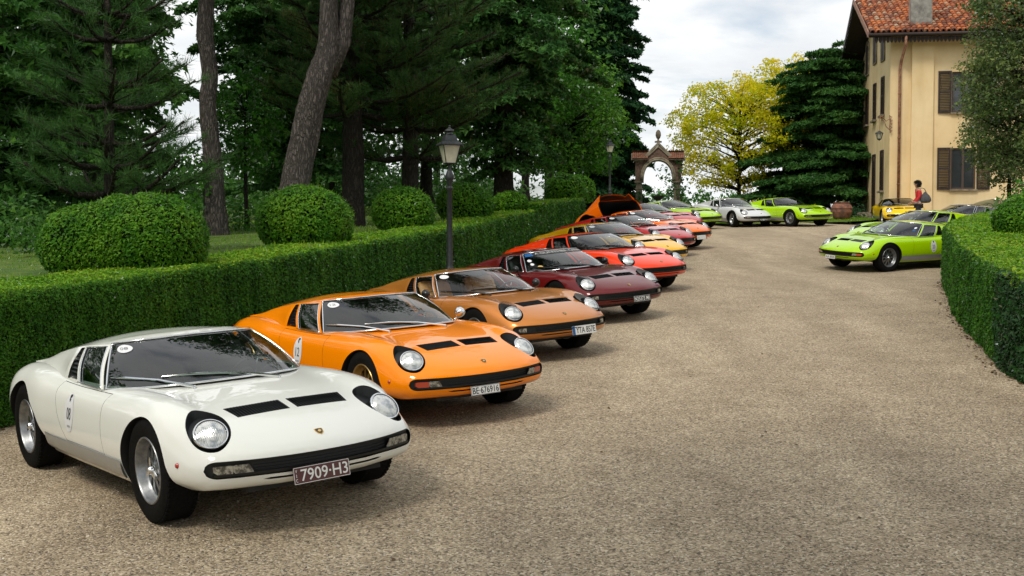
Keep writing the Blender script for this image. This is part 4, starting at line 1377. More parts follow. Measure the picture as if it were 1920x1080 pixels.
def bark(name, c0, c1, sc=6):
    m = mat(name, c0, 0.95, spec=0.1)
    nt = m.node_tree; b = nt.nodes['Principled BSDF']; L = nt.links
    tc = nt.nodes.new('ShaderNodeTexCoord'); mp = nt.nodes.new('ShaderNodeMapping'); mp.inputs['Scale'].default_value = (1, 1, 0.22); L.new(tc.outputs['Object'], mp.inputs['Vector'])
    nn = nt.nodes.new('ShaderNodeTexNoise'); nn.inputs['Scale'].default_value = 7; nn.inputs['Detail'].default_value = 6; L.new(mp.outputs[0], nn.inputs['Vector'])
    av = nt.nodes.new('ShaderNodeVectorMath'); av.operation = 'MULTIPLY_ADD'; av.inputs[1].default_value = (0.22, 0.22, 0.22); L.new(nn.outputs['Color'], av.inputs[0]); L.new(mp.outputs[0], av.inputs[2])
    v = nt.nodes.new('ShaderNodeTexVoronoi'); v.feature = 'DISTANCE_TO_EDGE'; v.inputs['Scale'].default_value = 21; L.new(av.outputs[0], v.inputs['Vector'])
    n2 = nt.nodes.new('ShaderNodeTexNoise'); n2.inputs['Scale'].default_value = 40; n2.inputs['Detail'].default_value = 5; L.new(tc.outputs['Object'], n2.inputs['Vector'])
    mr = nt.nodes.new('ShaderNodeMapRange'); mr.inputs['From Max'].default_value = 0.30; L.new(v.outputs['Distance'], mr.inputs['Value'])
    ml = nt.nodes.new('ShaderNodeMath'); ml.operation = 'MULTIPLY'; L.new(mr.outputs[0], ml.inputs[0]); 
    m2 = nt.nodes.new('ShaderNodeMapRange'); m2.inputs['From Min'].default_value = 0.3; m2.inputs['From Max'].default_value = 0.7; m2.inputs['To Min'].default_value = 0.45; m2.inputs['To Max'].default_value = 1.0; L.new(n2.outputs['Fac'], m2.inputs['Value']); L.new(m2.outputs[0], ml.inputs[1])
    rp = nt.nodes.new('ShaderNodeValToRGB'); e = rp.color_ramp.elements; e[0].position = 0.0; e[0].color = (*c0, 1); e[1].position = 0.9; e[1].color = (*c1, 1); L.new(ml.outputs[0], rp.inputs['Fac']); L.new(rp.outputs[0], b.inputs['Base Color'])
    bp = nt.nodes.new('ShaderNodeBump'); bp.inputs['Strength'].default_value = 1.0; bp.inputs['Distance'].default_value = 0.03; L.new(ml.outputs[0], bp.inputs['Height']); L.new(bp.outputs[0], b.inputs['Normal'])
    return m
M['bark_pine'] = bark('pine_bark', (0.045, 0.040, 0.036), (0.19, 0.165, 0.150))
M['bark_dark'] = bark('dark_bark', (0.020, 0.018, 0.015), (0.070, 0.060, 0.048))
M['bark_pale'] = bark('pale_bark', (0.07, 0.065, 0.055), (0.22, 0.20, 0.17))
M['leaf_laurel'] = leafmat('laurel_leaves', [(0.006, 0.030, 0.006), (0.014, 0.060, 0.010), (0.028, 0.100, 0.014)], 0.2, scale=2, gloss=0.2)
M['litter'] = leafmat('brown_litter', [(0.05, 0.03, 0.015), (0.12, 0.075, 0.035), (0.20, 0.14, 0.07)], 0.0, scale=3)
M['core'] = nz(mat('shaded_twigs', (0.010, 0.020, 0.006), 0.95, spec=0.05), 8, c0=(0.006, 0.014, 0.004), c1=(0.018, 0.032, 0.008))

def rnd_dirs(n):
    v = rng.normal(size=(n, 3)); return v / np.linalg.norm(v, axis=1, keepdims=True)

def leaf_quads(P, N, size, aspect=1.6, jit=0.7, fold=0.0):
    """diamond leaves at P, facing roughly N"""
    n = len(P)
    Nn = N + rng.normal(size=(n, 3)) * jit
    Nn /= np.linalg.norm(Nn, axis=1, keepdims=True) + 1e-9
    t = rnd_dirs(n)
    U = np.cross(Nn, t); U /= np.linalg.norm(U, axis=1, keepdims=True) + 1e-9
    W = np.cross(Nn, U)
    s = (np.asarray(size) * (0.6 + 0.8 * rng.random(n)))[:, None]
    a = P + U * s * aspect * 0.5; c = P - U * s * aspect * 0.5
    b = P + W * s * 0.5 + Nn * s * 0.12; d = P - W * s * 0.5 + Nn * s * 0.12
    return np.stack([a, b, c, d], 1)

def dir_quads(P, D, length, width, spread=0.35):
    """narrow blades starting at P, pointing along D"""
    n = len(P)
    Dn = D + rng.normal(size=(n, 3)) * spread
    Dn /= np.linalg.norm(Dn, axis=1, keepdims=True) + 1e-9
    t = rnd_dirs(n); U = np.cross(Dn, t); U /= np.linalg.norm(U, axis=1, keepdims=True) + 1e-9
    l = (length * (0.6 + 0.7 * rng.random(n)))[:, None]; w = width
    a = P - U * w * 0.5; b = P + U * w * 0.5; c = P + Dn * l + U * w * 0.15; d = P + Dn * l - U * w * 0.15
    return np.stack([a, b, c, d], 1)

def to_tris(Q):
    """one triangle of the same area per leaf: half the cost at the size leaves have here"""
    a, b, c, d = Q[:, 0], Q[:, 1], Q[:, 2], Q[:, 3]
    blade = np.linalg.norm(c - d, axis=1) < 0.5 * np.linalg.norm(a - b, axis=1)
    k = np.where(blade, 1.0, 1.41)[:, None, None]
    T = np.stack([a, b, (c + d) / 2], 1); cen = T.mean(1, keepdims=True)
    return cen + (T - cen) * k

def foliage(name, Q, m, parent, stuff=True):
    o = mk_obj(name, quads_mesh(name, to_tris(Q), 3, [m]), parent)
    if stuff: o['kind'] = 'stuff'
    return o

def vnoise(P, f, seed=0):
    """cheap smooth 3D noise from sines, -1..1"""
    r_ = np.random.default_rng(seed); out = 0
    for k in range(4):
        w = r_.normal(size=3) * f * (1 + 0.6 * k); ph = r_.random() * 6.28
        out = out + np.sin(P @ w + ph) / (1 + 0.5 * k)
    return out / 2.5

# ------------------------------------------------------------------ hedges
def poly_len(L):
    L = np.array(L, float); return np.concatenate([[0], np.cumsum(np.hypot(*np.diff(L, axis=0).T))])
def along(L, s):
    L = np.array(L, float); c = poly_len(L)
    return np.stack([interp(c, L[:, 0], s), interp(c, L[:, 1], s)], -1)

def build_hedge(label, line, thick, height, side, group, dens=1.0, top_m='leaf_hedge_lit_top', leaf_k=1.0, side_m='leaf_hedge'):
    """line: front foot; side: +1 body lies left of the walking direction, -1 right"""
    c = poly_len(line); Ltot = c[-1]
    ns = max(8, int(Ltot / 0.35)); S = np.linspace(0, Ltot, ns)
    root_p = along(line, np.array([Ltot / 2]))[0]
    root = empty('clipped_hedge', (root_p[0], root_p[1], gzf(*root_p)))
    tag(root, label, 'hedge', group)
    off = np.array(root.location)
    P = along(line, S); T = np.gradient(P, axis=0); T /= np.linalg.norm(T, axis=1, keepdims=True)
    Nn = np.stack([-T[:, 1], T[:, 0]], -1) * side
    # solid core, slightly inside the leaves
    prof = [(0.06, 0.0), (0.06, height - 0.14), (0.14, height - 0.05), (thick - 0.14, height - 0.05), (thick - 0.06, height - 0.14), (thick - 0.06, 0.0)]
    V = []
    for i in range(ns):
        e = 0.05 if i == 0 else (-0.05 if i == ns - 1 else 0)
        base = P[i] + T[i] * e
        for d, h in prof:
            q = base + Nn[i] * d
            V.append((q[0] - off[0], q[1] - off[1], float(SX * q[0] + SY * q[1]) + h - off[2] - (0.02 if h == 0 else 0)))
    n = len(prof)
    F = [tuple(range(n)), tuple((ns - 1) * n + k for k in range(n))[::-1]] + [(i * n + k, i * n + k + 1, (i + 1) * n + k + 1, (i + 1) * n + k) for i in range(ns - 1) for k in range(n - 1)]
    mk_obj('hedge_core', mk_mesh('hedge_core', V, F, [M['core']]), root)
    # leaves over front, top, back and both ends; leaf size grows with distance from the drive's near end
    def emit(count, kind):
        s = rng.random(count) * Ltot
        if kind == 'end':
            s = np.where(rng.random(count) < 0.5, 0.0, Ltot)
        p = along(line, s); tt = np.stack([np.interp(s, S, T[:, 0]), np.interp(s, S, T[:, 1])], -1)
        nn = np.stack([-tt[:, 1], tt[:, 0]], -1) * side
        if kind == 'front': d = np.zeros(count); h = rng.random(count) ** 0.9 * height
        elif kind == 'back': d = np.full(count, thick); h = rng.random(count) * height
        elif kind == 'top': d = rng.random(count) * thick; h = np.full(count, height)
        else: d = rng.random(count) * thick; h = rng.random(count) * height
        q = p + nn * d[:, None]
        z = SX * q[:, 0] + SY * q[:, 1] + h
        W = np.stack([q[:, 0], q[:, 1], z], -1)
        if kind == 'front': N = np.concatenate([-nn, np.zeros((count, 1))], 1)
        elif kind == 'back': N = np.concatenate([nn, np.zeros((count, 1))], 1)
        elif kind == 'top': N = np.tile([0, 0, 1.0], (count, 1))
        else: N = np.concatenate([tt * np.where(s > 0, 1, -1)[:, None], np.zeros((count, 1))], 1)
        # round the upper edge, puff the surface in and out
        if kind in ('front', 'back', 'end'):
            k = np.clip((h - height + 0.10) / 0.10, 0, 1)
            W[:, :3] -= N * (0.045 * k ** 2)[:, None]
            N = N + np.array([0, 0, 0.9]) * k[:, None]
        else:
            k = np.clip((0.10 - d) / 0.10, 0, 1) + np.clip((d - thick + 0.1) / 0.1, 0, 1)
            W[:, 2] -= 0.045 * k ** 2
        bump = vnoise(W, 3.0, 3) * 0.026 + vnoise(W, 15.0, 5) * 0.014
        W += N * (bump - 0.03 + rng.random(count) * 0.065)[:, None]
        return W, N
    Ymid = root_p[1]
    out = []; outt = []
    for kind, area in (('front', Ltot * height), ('top', Ltot * thick), ('back', Ltot * height * 0.3), ('end', 2 * thick * height)):
        cnt = int(area * 12000 * dens)
        if cnt < 10: continue
        W, N = emit(cnt, kind)
        dist = np.hypot(W[:, 0], W[:, 1])
        seen = np.abs(W[:, 0] / np.maximum(W[:, 1], 0.1)) < 0.50
        keep = rng.random(cnt) < np.clip((13.0 / dist) ** 1.7, 0.06, 1) * np.where(seen & (W[:, 1] > 5), 1.0, 0.10) * (0.8 if kind == 'top' else 1)
        W, N, dist = W[keep], N[keep], dist[keep]
        size = 0.0185 * leaf_k * np.clip(dist / 13, 0.8, 4) ** 0.88 * np.where(seen[keep], 1.0, 2.6)
        Q = leaf_quads(W, N + np.array([0, 0, 0.35]), size, 1.7, 0.65)
        (outt if kind == 'top' else out).append(Q)
    Qa = np.concatenate(out) - off; Qb = np.concatenate(outt) - off
    # longer shoots that escaped the shears
    W, N = emit(int(Ltot * 60), 'top'); W = W + [0, 0, 0.01]
    dd = np.hypot(W[:, 0], W[:, 1]); k = dd < 34; W, dd = W[k], dd[k]
    Qs_ = dir_quads(W, np.tile([0, 0, 1.0], (len(W), 1)), 0.05 + 0.05 * rng.random(len(W)), 0.012 * (dd[:, None] / 13) ** .8, 0.5) - off
    Qb = np.concatenate([Qb, Qs_])
    W, N = emit(int(Ltot * 220), 'front'); k = (W[:, 2] - SX * W[:, 0] - SY * W[:, 1]) < 0.10 + 0.12 * rng.random(len(W)); W = W[k]
    s_ = rng.random(int(Ltot * 60)) * Ltot; p_ = along(line, s_); tt = np.stack([np.interp(s_, S, T[:, 0]), np.interp(s_, S, T[:, 1])], -1); nn_ = np.stack([-tt[:, 1], tt[:, 0]], -1) * side
    p_ = p_ - nn_ * (np.abs(rng.normal(size=len(s_))) * 0.08 - 0.03)[:, None]
    Wl = np.stack([p_[:, 0], p_[:, 1], gz(p_[:, 0], p_[:, 1]) + 0.008], -1)
    lit = mk_obj('leaf_litter', quads_mesh('leaf_litter', leaf_quads(Wl, np.tile([0, 0, 1.0], (len(Wl), 1)), 0.028, 1.5, 0.35), 4, [M['litter']])); tag(lit, 'brown leaf litter along the foot of the ' + label[:60].rsplit(' ', 3)[0], 'leaf litter', kind='stuff')
    foliage('foliage', Qa, M[side_m], root)
    f = foliage('lit_top_leaves', Qb, M[top_m], root)
    f['label'] = 'yellowish leaves of the clipped top, sky light put into their colour'
    return root

LH1 = [(-12.5, -9.0), (-11.4, -4.0), (-9.6, 1.0), (-6.9, 6.2), (-4.95, 10.6), (-3.95, 13.1), (-3.12, 15.5), (-2.42, 18.2), (-1.80, 20.6), (-1.18, 22.9), (-.50, 26.2), (.08, 29.5), (.72, 33.6)]
LH2 = [(0.80, 35.6), (1.65, 38.6), (2.45, 41.6)]
build_hedge('long clipped hedge running behind the row of cars on the left', LH1, 1.25, 1.22, 1, 'clipped hedges', 1.0)
build_hedge('short dark hedge beyond the long one, beside the car with the open tail', LH2, 1.2, 1.36, 1, 'clipped hedges', 1.0)
RH = [(5.27, 13.35), (5.60, 14.6), (6.2, 17.0), (7.1, 19.9), (8.1, 23.0), (9.6, 26.4), (13.7, 32.6), (18.0, 38.5)]
RHD = [(5.9, 7.6), (5.25, 9.6), (5.02, 11.2), (5.06, 12.3), (5.26, 13.33)]
build_hedge('clipped hedge curving round the raised lawn on the right', RH, 1.3, 1.0, -1, 'clipped hedges', 1.15)
build_hedge('darker broad-leaved hedge section at the right edge of the picture', RHD, 1.3, 1.0, -1, 'clipped hedges', 0.42, leaf_k=1.9, side_m='leaf_laurel')

# ------------------------------------------------------------------ raised lawns behind the hedges
def lawn_sheet(name, left, right, m, lift, label, ny=60, nx=40):
    """between two foot lines sampled at the same parameter"""
    A = along(left, np.linspace(0, poly_len(left)[-1], ny)); B = along(right, np.linspace(0, poly_len(right)[-1], ny))
    t = np.linspace(0, 1, nx)
    X = A[:, :1] * (1 - t) + B[:, :1] * t; Y = A[:, 1:] * (1 - t) + B[:, 1:] * t
    P3 = np.stack([X, Y, X * 0], -1)
    Z = SX * X + SY * Y + lift + vnoise(P3.reshape(-1, 3), 0.7, 9).reshape(X.shape) * 0.04
    o = grid_sheet(name, X, Y, Z, m); tag(o, label, kind='structure')
    return X, Y, Z
def offset_line(L, d):
    L = np.array(L, float); T = np.gradient(L, axis=0); T /= np.linalg.norm(T, axis=1, keepdims=True)
    return L + np.stack([-T[:, 1], T[:, 0]], -1) * d
la = offset_line(LH1 + [(1.65, 38.6), (2.45, 41.6), (2.9, 46.0)], 1.05)
lb = np.stack([np.linspace(-44, -26, 14), np.linspace(-4, 60, 14)], -1)
LAWN_L = 1.19
lawn_sheet('left_lawn', lb, la, M['turf'], LAWN_L, 'raised lawn behind the left hedge', 70, 60)
ra = offset_line(RHD[1:] + RH[1:], -1.1)
rb = np.stack([np.linspace(12, 40, 8), np.linspace(9.0, 34, 8)], -1)
lawn_sheet('right_lawn', ra, rb, M['turf'], 0.90, 'raised lawn behind the right hedge')

def grass_patch(name, label, xr, yr, n, lift, length, test=None, group=None):
    x = rng.uniform(*xr, n); y = yr[0] + (yr[1] - yr[0]) * rng.random(n) ** 1.3
    if test is not None:
        k = test(x, y); x, y = x[k], y[k]
    P = np.stack([x, y, SX * x + SY * y + lift], -1)
    P[:, 2] += vnoise(np.stack([x, y, x * 0], -1), 0.7, 9) * 0.04 if lift > 0.5 else 0
    dist = np.hypot(x, y)
    Q = dir_quads(P - [0, 0, 0.01], np.tile([0, 0, 1.0], (len(P), 1)), length * (1 + 0.4 * vnoise(P, 1.3, 4)), 0.010 * (dist[:, None] / 12), 0.55)
    o = mk_obj(name, quads_mesh(name, to_tris(Q), 3, [M['grass']])); tag(o, label, 'grass', kind='stuff')
hx = np.array(LH1 + LH2)
def behind_left(x, y):
    hxl = np.interp(y, hx[:, 1], hx[:, 0]); return (x < hxl - 1.0) & (x > hxl - 9)
grass_patch('grass', 'short grass on the raised lawn behind the left hedge', (-22, 3), (8, 46), 105000, LAWN_L, 0.055, behind_left)
grass_patch('grass', 'grass strip beyond the drive by the terracotta jar', (2, 15), (49.6, 56), 16000, 0.04, 0.06, lambda x, y: y > far_edge(x))
rx = np.array(RHD[1:] + RH[1:])
grass_patch('grass', 'grass on the raised lawn behind the right hedge', (5, 30), (9, 38), 24000, 0.90, 0.05, lambda x, y: x > np.interp(y, rx[:, 1], rx[:, 0]) + 1.1)

# ------------------------------------------------------------------ clipped box domes
def dome(label, px, Y, w, h, lift, group='clipped box domes', lobes=None):
    x = (px - 960) / FPX * Y
    z = SX * x + SY * Y + lift
    root = empty('box_dome', (x, Y, z)); tag(root, label, 'topiary', group)
    r_ = w / 2
    for (dx, dy, k) in (lobes or [(0, 0, 1)]):
        rx_, rz_ = r_ * k, h * k * 0.60
        cz = h * k * 0.40
        D = rnd_dirs(900)
        mb = MB()
        prof = [(0.001, cz + rz_ * 0.93), (rx_ * .36, cz + rz_ * .86), (rx_ * .66, cz + rz_ * .66), (rx_ * .86, cz + rz_ * .3), (rx_ * .90, cz - rz_ * .1), (rx_ * .80, cz - rz_ * .55), (rx_ * .5, -0.02)]
        mb.lathe(prof[::-1], 24, 0, Matrix.Translation((dx, dy, 0)))
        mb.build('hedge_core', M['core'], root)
    Qs = []
    for (dx, dy, k) in (lobes or [(0, 0, 1)]):
        rx_, rz_ = r_ * k, h * k * 0.60; cz = h * k * 0.40
        dist = math.hypot(x, Y)
        size = 0.0225 * (dist / 14) ** 0.85
        n = int(rx_ * rx_ * 14 * 2.4 / (size * size) * 0.62)
        D = rnd_dirs(n)
        sh = 1 + vnoise(D * 1.0 + [dx * 3, 1, 2], 3.2, 8)[:, None] * 0.035 + vnoise(D, 9, 2)[:, None] * 0.02
        P = D * [rx_, rx_, rz_] * sh * (0.95 + 0.07 * rng.random((n, 1))) + [dx, dy, cz]
        keep = P[:, 2] > -0.02
        P, D = P[keep], D[keep]
        Qs.append(leaf_quads(P, D + [0, 0, 0.4], size, 1.7, 0.6))
        nn = n // 24      # young shoots standing proud
        D = rnd_dirs(nn); D = D[D[:, 2] > -0.2]
        P = D * [rx_, rx_, rz_] + [dx, dy, cz]
        Qs.append(dir_quads(P, D + [0, 0, 0.3], size * 2.2, size * 0.55, 0.35))
    foliage('foliage', np.concatenate(Qs), M['leaf_box'], root)
    return root
dome('broad two-lobed box dome, largest and nearest behind the left hedge', 232, 14.7, 1.24, 0.88, LAWN_L, lobes=[(-0.47, 0.10, 0.90), (-0.02, 0.10, 1.02), (0.36, 0.0, 1.04)])
dome('round box dome in front of the leaning pine trunk', 572, 19.3, 1.52, 0.94, LAWN_L)
dome('round box dome left of the street lamp', 756, 24.7, 1.26, 0.86, LAWN_L)
dome('round box dome just behind the street lamp', 872, 29.8, 1.38, 0.88, LAWN_L)
dome('small low box dome between the lamp and the far hedge', 957, 36.0, 1.05, 0.58, LAWN_L)
dome('box dome standing on the far hedge corner', 1060, 43.0, 1.46, 1.05, LAWN_L)
dome('box dome tucked behind the one on the far hedge corner', 1086, 46.5, 1.2, 1.0, LAWN_L)
dome('box dome on the raised lawn at the right edge', 1946, 20.3, 1.42, 0.76, 0.90)

# ------------------------------------------------------------------ trees
def wob(p0, p1, n, amp, seed):
    r_ = np.random.default_rng(seed); out = []
    ph = r_.random(4) * 6.28
    for i in range(n):
        t = i / (n - 1)
        p = Vector(p0).lerp(Vector(p1), t)
        a = amp * math.sin(math.pi * min(1, t * 1.0)) if False else amp * t
        out.append(p + Vector((math.sin(ph[0] + t * 5.1) * a * 0.6 + math.sin(ph[1] + t * 11) * a * 0.25, math.sin(ph[2] + t * 6) * a * 0.6, 0)))
    return out

def trunk_obj(name, pts, radii, m, parent, n=18, rough=0.06, branches=()):
    mb = MB()
    # subdivide for bark relief
    P = [Vector(p) for p in pts]; k = np.arange(len(P)); kk = np.linspace(0, len(P) - 1, len(P) * 6)
    Q = [Vector((float(interp(k, [p.x for p in P], t)), float(interp(k, [p.y for p in P], t)), float(interp(k, [p.z for p in P], t)))) for t in kk]
    rr = [float(np.interp(t, k, radii)) for t in kk]
    mb.tube(Q, rr, n)
    V = np.array(mb.v); nz_ = vnoise(V * [1, 1, 0.25], 9.0, 21) * rough + vnoise(V * [1, 1, 0.4], 26.0, 22) * rough * 0.5
    C = np.repeat(np.array([tuple(q) for q in Q]), n, axis=0)
    V = C + (V - C) * (1 + nz_[:, None])
    mb.v = [tuple(v) for v in V]
    for b in branches:
        mb.tube(b[0], b[1], 7)
    return mb.build(name, m, parent, smooth=True)

def tree_root(name, label, px, Y, lift, group=None, cat='tree'):
    x = (px - 960) / FPX * Y
    z = SX * x + SY * Y + lift if Y < 72 else float(terr(np.array([x]), np.array([Y]))[0])
    root = empty(name, (x, Y, z)); tag(root, label, cat, group)
    return root

def blob_leaves(C, Rb, leaf, m_per, squash=0.75, shell=0.5, droop=0.0):
    """leaf quads filling a set of clumps; C (k,3), Rb (k,)"""
    out = []
    cnt = np.maximum(20, (Rb ** 2 * m_per / (leaf ** 2)).astype(int))
    idx = np.repeat(np.arange(len(C)), cnt)
    n = len(idx)
    D = rnd_dirs(n)
    r_ = (1 - shell) + shell * rng.random(n) ** 0.6
    sh = 1 + 0.28 * vnoise(D + C[idx] * 1.7, 3.0, 31)
    P = C[idx] + D * [1, 1, squash] * (Rb[idx] * r_ * sh)[:, None]
    if droop: P[:, 2] -= droop * (np.hypot(D[:, 0], D[:, 1]) ** 2) * Rb[idx]
    N = D + [0, 0, 0.8]
    return leaf_quads(P, N, leaf, 1.5, 0.7)

def deciduous(name, label, px, Y, lift, H, Wd, z0, leafm, barkm, leaf=0.10, nb=60, rb=(0.45, 0.9), dens=1.6, seed=1, lean=(0, 0), r0=0.22, group=None, open_=0.0, top_r=0.5, shell=0.5, stems=1):
    global rng
    sv = rng; rng = np.random.default_rng(seed)
    root = tree_root(name, label, px, Y, lift, group)
    D = rnd_dirs(nb)
    rad = (0.35 + 0.65 * rng.random(nb) ** 0.5) * 0.88
    hh = (H - z0)
    C = D * rad[:, None] * [Wd / 2, Wd / 2, hh / 2] + [lean[0], lean[1], z0 + hh / 2]
    # crown narrower at foot
    Rb = rng.uniform(rb[0], rb[1], nb)
    Q = blob_leaves(C, Rb, leaf, dens, 0.7, shell)
    br = []
    top = Vector((lean[0] * 0.8, lean[1] * 0.8, z0 + hh * 0.62))
    order = np.argsort(rng.random(nb))[:max(8, int(nb * 0.45))]
    for i in order:
        c = Vector(C[i]); t = min(0.95, max(0.25, (c.z - 0.35 * math.hypot(c.x, c.y)) / max(1e-3, top.z)))
        s = Vector((0, 0, 0)).lerp(top, t)
        ll = (c - s).length; mid = s.lerp(c, 0.5) + Vector((rng.normal() * 0.10 * ll, rng.normal() * 0.10 * ll, 0.07 * ll + rng.normal() * 0.06 * ll))
        br.append(([s, mid, c], [r0 * 0.30, r0 * 0.17, r0 * 0.05]))
    pts = [Vector((0, 0, -0.15)), Vector((0.02, 0, z0 * 0.35)), Vector((lean[0] * 0.4, lean[1] * 0.4, z0 * 0.9 + 0.2)), top]
    trunk_obj('trunk', pts, [r0 * 1.25, r0 * 0.95, r0 * 0.75, r0 * 0.25], barkm, root, branches=br)
    foliage('crown', Q, leafm, root)
    rng = sv
    return root

def bough_tree(name, label, px, Y, lift, H, Wd, z0, leafm, barkm, leaf=0.09, levels=22, per=7, droop=0.25, seed=1, r0=0.25, group=None, top_w=0.08, belly=0.6, dens=1.0, thick=0.25, up=0.0, shape=None, gap=0.0, zj=0.8):
    """conifer: whorls of flat, slightly hanging boughs; each bough is a fan of leaf sprays"""
    global rng
    sv = rng; rng = np.random.default_rng(seed)
    root = tree_root(name, label, px, Y, lift, group)
    Qs = []; br = []
    for i in range(levels):
        t = (i + rng.random() * 0.6) / levels
        z = z0 + (H - z0) * t
        if shape is None:
            w = Wd / 2 * (top_w + (1 - top_w) * (1 - t) ** belly)
        else:
            w = Wd / 2 * float(np.interp(t, shape[0], shape[1]))
        a0 = rng.random() * 6.28
        zlev = z
        for k in range(per):
            z = min(zlev + rng.normal() * zj * (1 - t) * (H - z0) / levels, H * 0.99)
            a = a0 + 6.28 * k / per + rng.normal() * 0.35
            l = w * (0.55 + 0.58 * rng.random())
            if l < 0.25: l = 0.25
            d = np.array([math.cos(a), math.sin(a), 0])
            n = int(max(40, l * l * 150 * dens * (0.09 / leaf) ** 2))
            s = rng.random(n) ** 0.62                      # along bough
            wdt = (0.12 + 0.30 * l * np.sin(np.pi * np.clip(s * 0.9 + 0.08, 0, 1))) 
            y = (rng.random(n) - 0.5) * 2 * wdt
            zz = up * l * s - droop * l * s ** 1.8 - 0.22 * np.abs(y) * (0.5 + droop) + rng.normal(size=n) * 0.05 * thick * 4 * (1 - 0.4 * s)
            side = np.array([-d[1], d[0], 0])
            # finger-like sprays: modulate the density across the bough
            keep = (np.sin(y * 16 / max(0.6, l) + s * 22) + rng.random(n) * 1.6) > gap
            P = np.array([0, 0, z]) + d * (s * l)[:, None] + side * y[:, None]; P[:, 2] += zz
            P = P[keep]
            N = np.tile([0, 0, 1.0], (len(P), 1)) + d * 0.3
            Qs.append(leaf_quads(P, N, leaf, 2.0, 0.8))
            e = Vector((0, 0, z)) + Vector(d) * l * 0.8; e.z += up * l * 0.8 - droop * l * 0.66
            mid = Vector((0, 0, z)) + Vector(d) * l * 0.4; mid.z += up * l * 0.4 - droop * l * 0.17
            br.append(([Vector((0, 0, z)), mid, e], [0.035 + r0 * 0.1 * (1 - t), 0.02 + r0 * 0.05 * (1 - t), 0.008]))
    trunk_obj('trunk', [Vector((0, 0, -0.15)), Vector((0, 0, z0)), Vector((0.05, 0, (z0 + H) / 2)), Vector((0, 0, H * 0.98))], [r0 * 1.2, r0 * 0.9, r0 * 0.5, 0.03], barkm, root, branches=br)
    foliage('crown', np.concatenate(Qs), leafm, root)
    rng = sv
    return root

def pine_crown(T, leafm, root, length=0.17, per=34, width=0.008, candles=None, up=0.55):
    """needle tufts at T (n,3) with directions"""
    P, D = T
    n = len(P)
    idx = np.repeat(np.arange(n), per)
    s = rng.random(len(idx))
    base = P[idx] + D[idx] * (s * 0.16 - 0.08)[:, None]
    dd = D[idx] * 0.8 + rnd_dirs(len(idx)) * 0.85 + [0, 0, up * 0.3]
    Q = dir_quads(base, dd, length, width, 0.1)
    foliage('crown', Q, leafm, root)

def pine(name, label, px, Y, lift, H, z0, Wd, leafm, barkm, seed, r0, whorls=10, per=6, lean=(0, 0), length=0.17, width=0.009, tuft=5.0, rise=0.35, shape=None, nper=30, group=None, candles=False):
    global rng
    sv = rng; rng = np.random.default_rng(seed)
    root = tree_root(name, label, px, Y, lift, group)
    br = []; P = []; D = []
    def axis(z): 
        t = z / H; return Vector((lean[0] * t, lean[1] * t, z))
    for i in range(whorls):
        t = (i + 0.5 * rng.random()) / whorls
        z = z0 + (H - z0) * t
        w = Wd / 2 * (float(np.interp(t, shape[0], shape[1])) if shape else (0.15 + 0.85 * (1 - t) ** 0.7))
        a0 = rng.random() * 6.28
        for k in range(per):
            a = a0 + 6.28 * k / per + rng.normal() * 0.3
            l = w * (0.65 + 0.5 * rng.random())
            s0 = axis(z)
            pts = []
            for q in range(6):
                s = q / 5
                pts.append(s0 + Vector((math.cos(a + 0.1 * s) * l * s, math.sin(a + 0.1 * s) * l * s, rise * l * (s ** 1.6) - 0.10 * l * math.sin(math.pi * s))))
            br.append((pts, [0.045 * (1 - 0.75 * q / 5) * (0.5 + 0.5 * (1 - t)) + 0.006 for q in range(6)]))
            nt = int(max(3, l * tuft))
            for j in range(nt):
                s = 0.30 + 0.70 * (j + rng.random()) / nt
                q = min(4, int(s * 5)); f = s * 5 - q
                c = pts[q].lerp(pts[q + 1], f)
                sl = (1.05 - s) * l * 0.55 + 0.12
                b = a + (1 if rng.random() < 0.5 else -1) * rng.uniform(0.4, 1.1)
                e = c + Vector((math.cos(b) * sl, math.sin(b) * sl, sl * 0.35))
                br.append(([c, e], [0.012, 0.005]))
                m_ = max(2, int(sl / 0.11))
                for g in range(m_):
                    gg = (g + 1) / m_
                    p = c.lerp(e, gg); P.append(tuple(p + Vector(rng.normal(size=3) * 0.02)))
                    D.append(tuple(((e - c).normalized() + Vector((0, 0, 0.5))).normalized()))
    trunk_obj('trunk', [Vector((0, 0, -0.15)), axis(z0 * 0.5 + 0.2), axis((z0 + H) / 2), axis(H)], [r0 * 1.15, r0, r0 * 0.7, 0.03], barkm, root, branches=br)
    P = np.array(P); D = np.array(D)
    pine_crown((P, D), leafm, root, length, nper, width)
    if candles:
        k = rng.random(len(P)) < 0.22
        Pc = P[k]; Q = dir_quads(Pc, np.tile([0, 0, 1.0], (len(Pc), 1)), 0.20, 0.020, 0.12)
        o = foliage('candles', Q, M['candle'], root)
    rng = sv
    return root
M['candle'] = leafmat('pale_shoots', [(0.10, 0.11, 0.035), (0.20, 0.17, 0.07), (0.26, 0.17, 0.09)], 0.3)

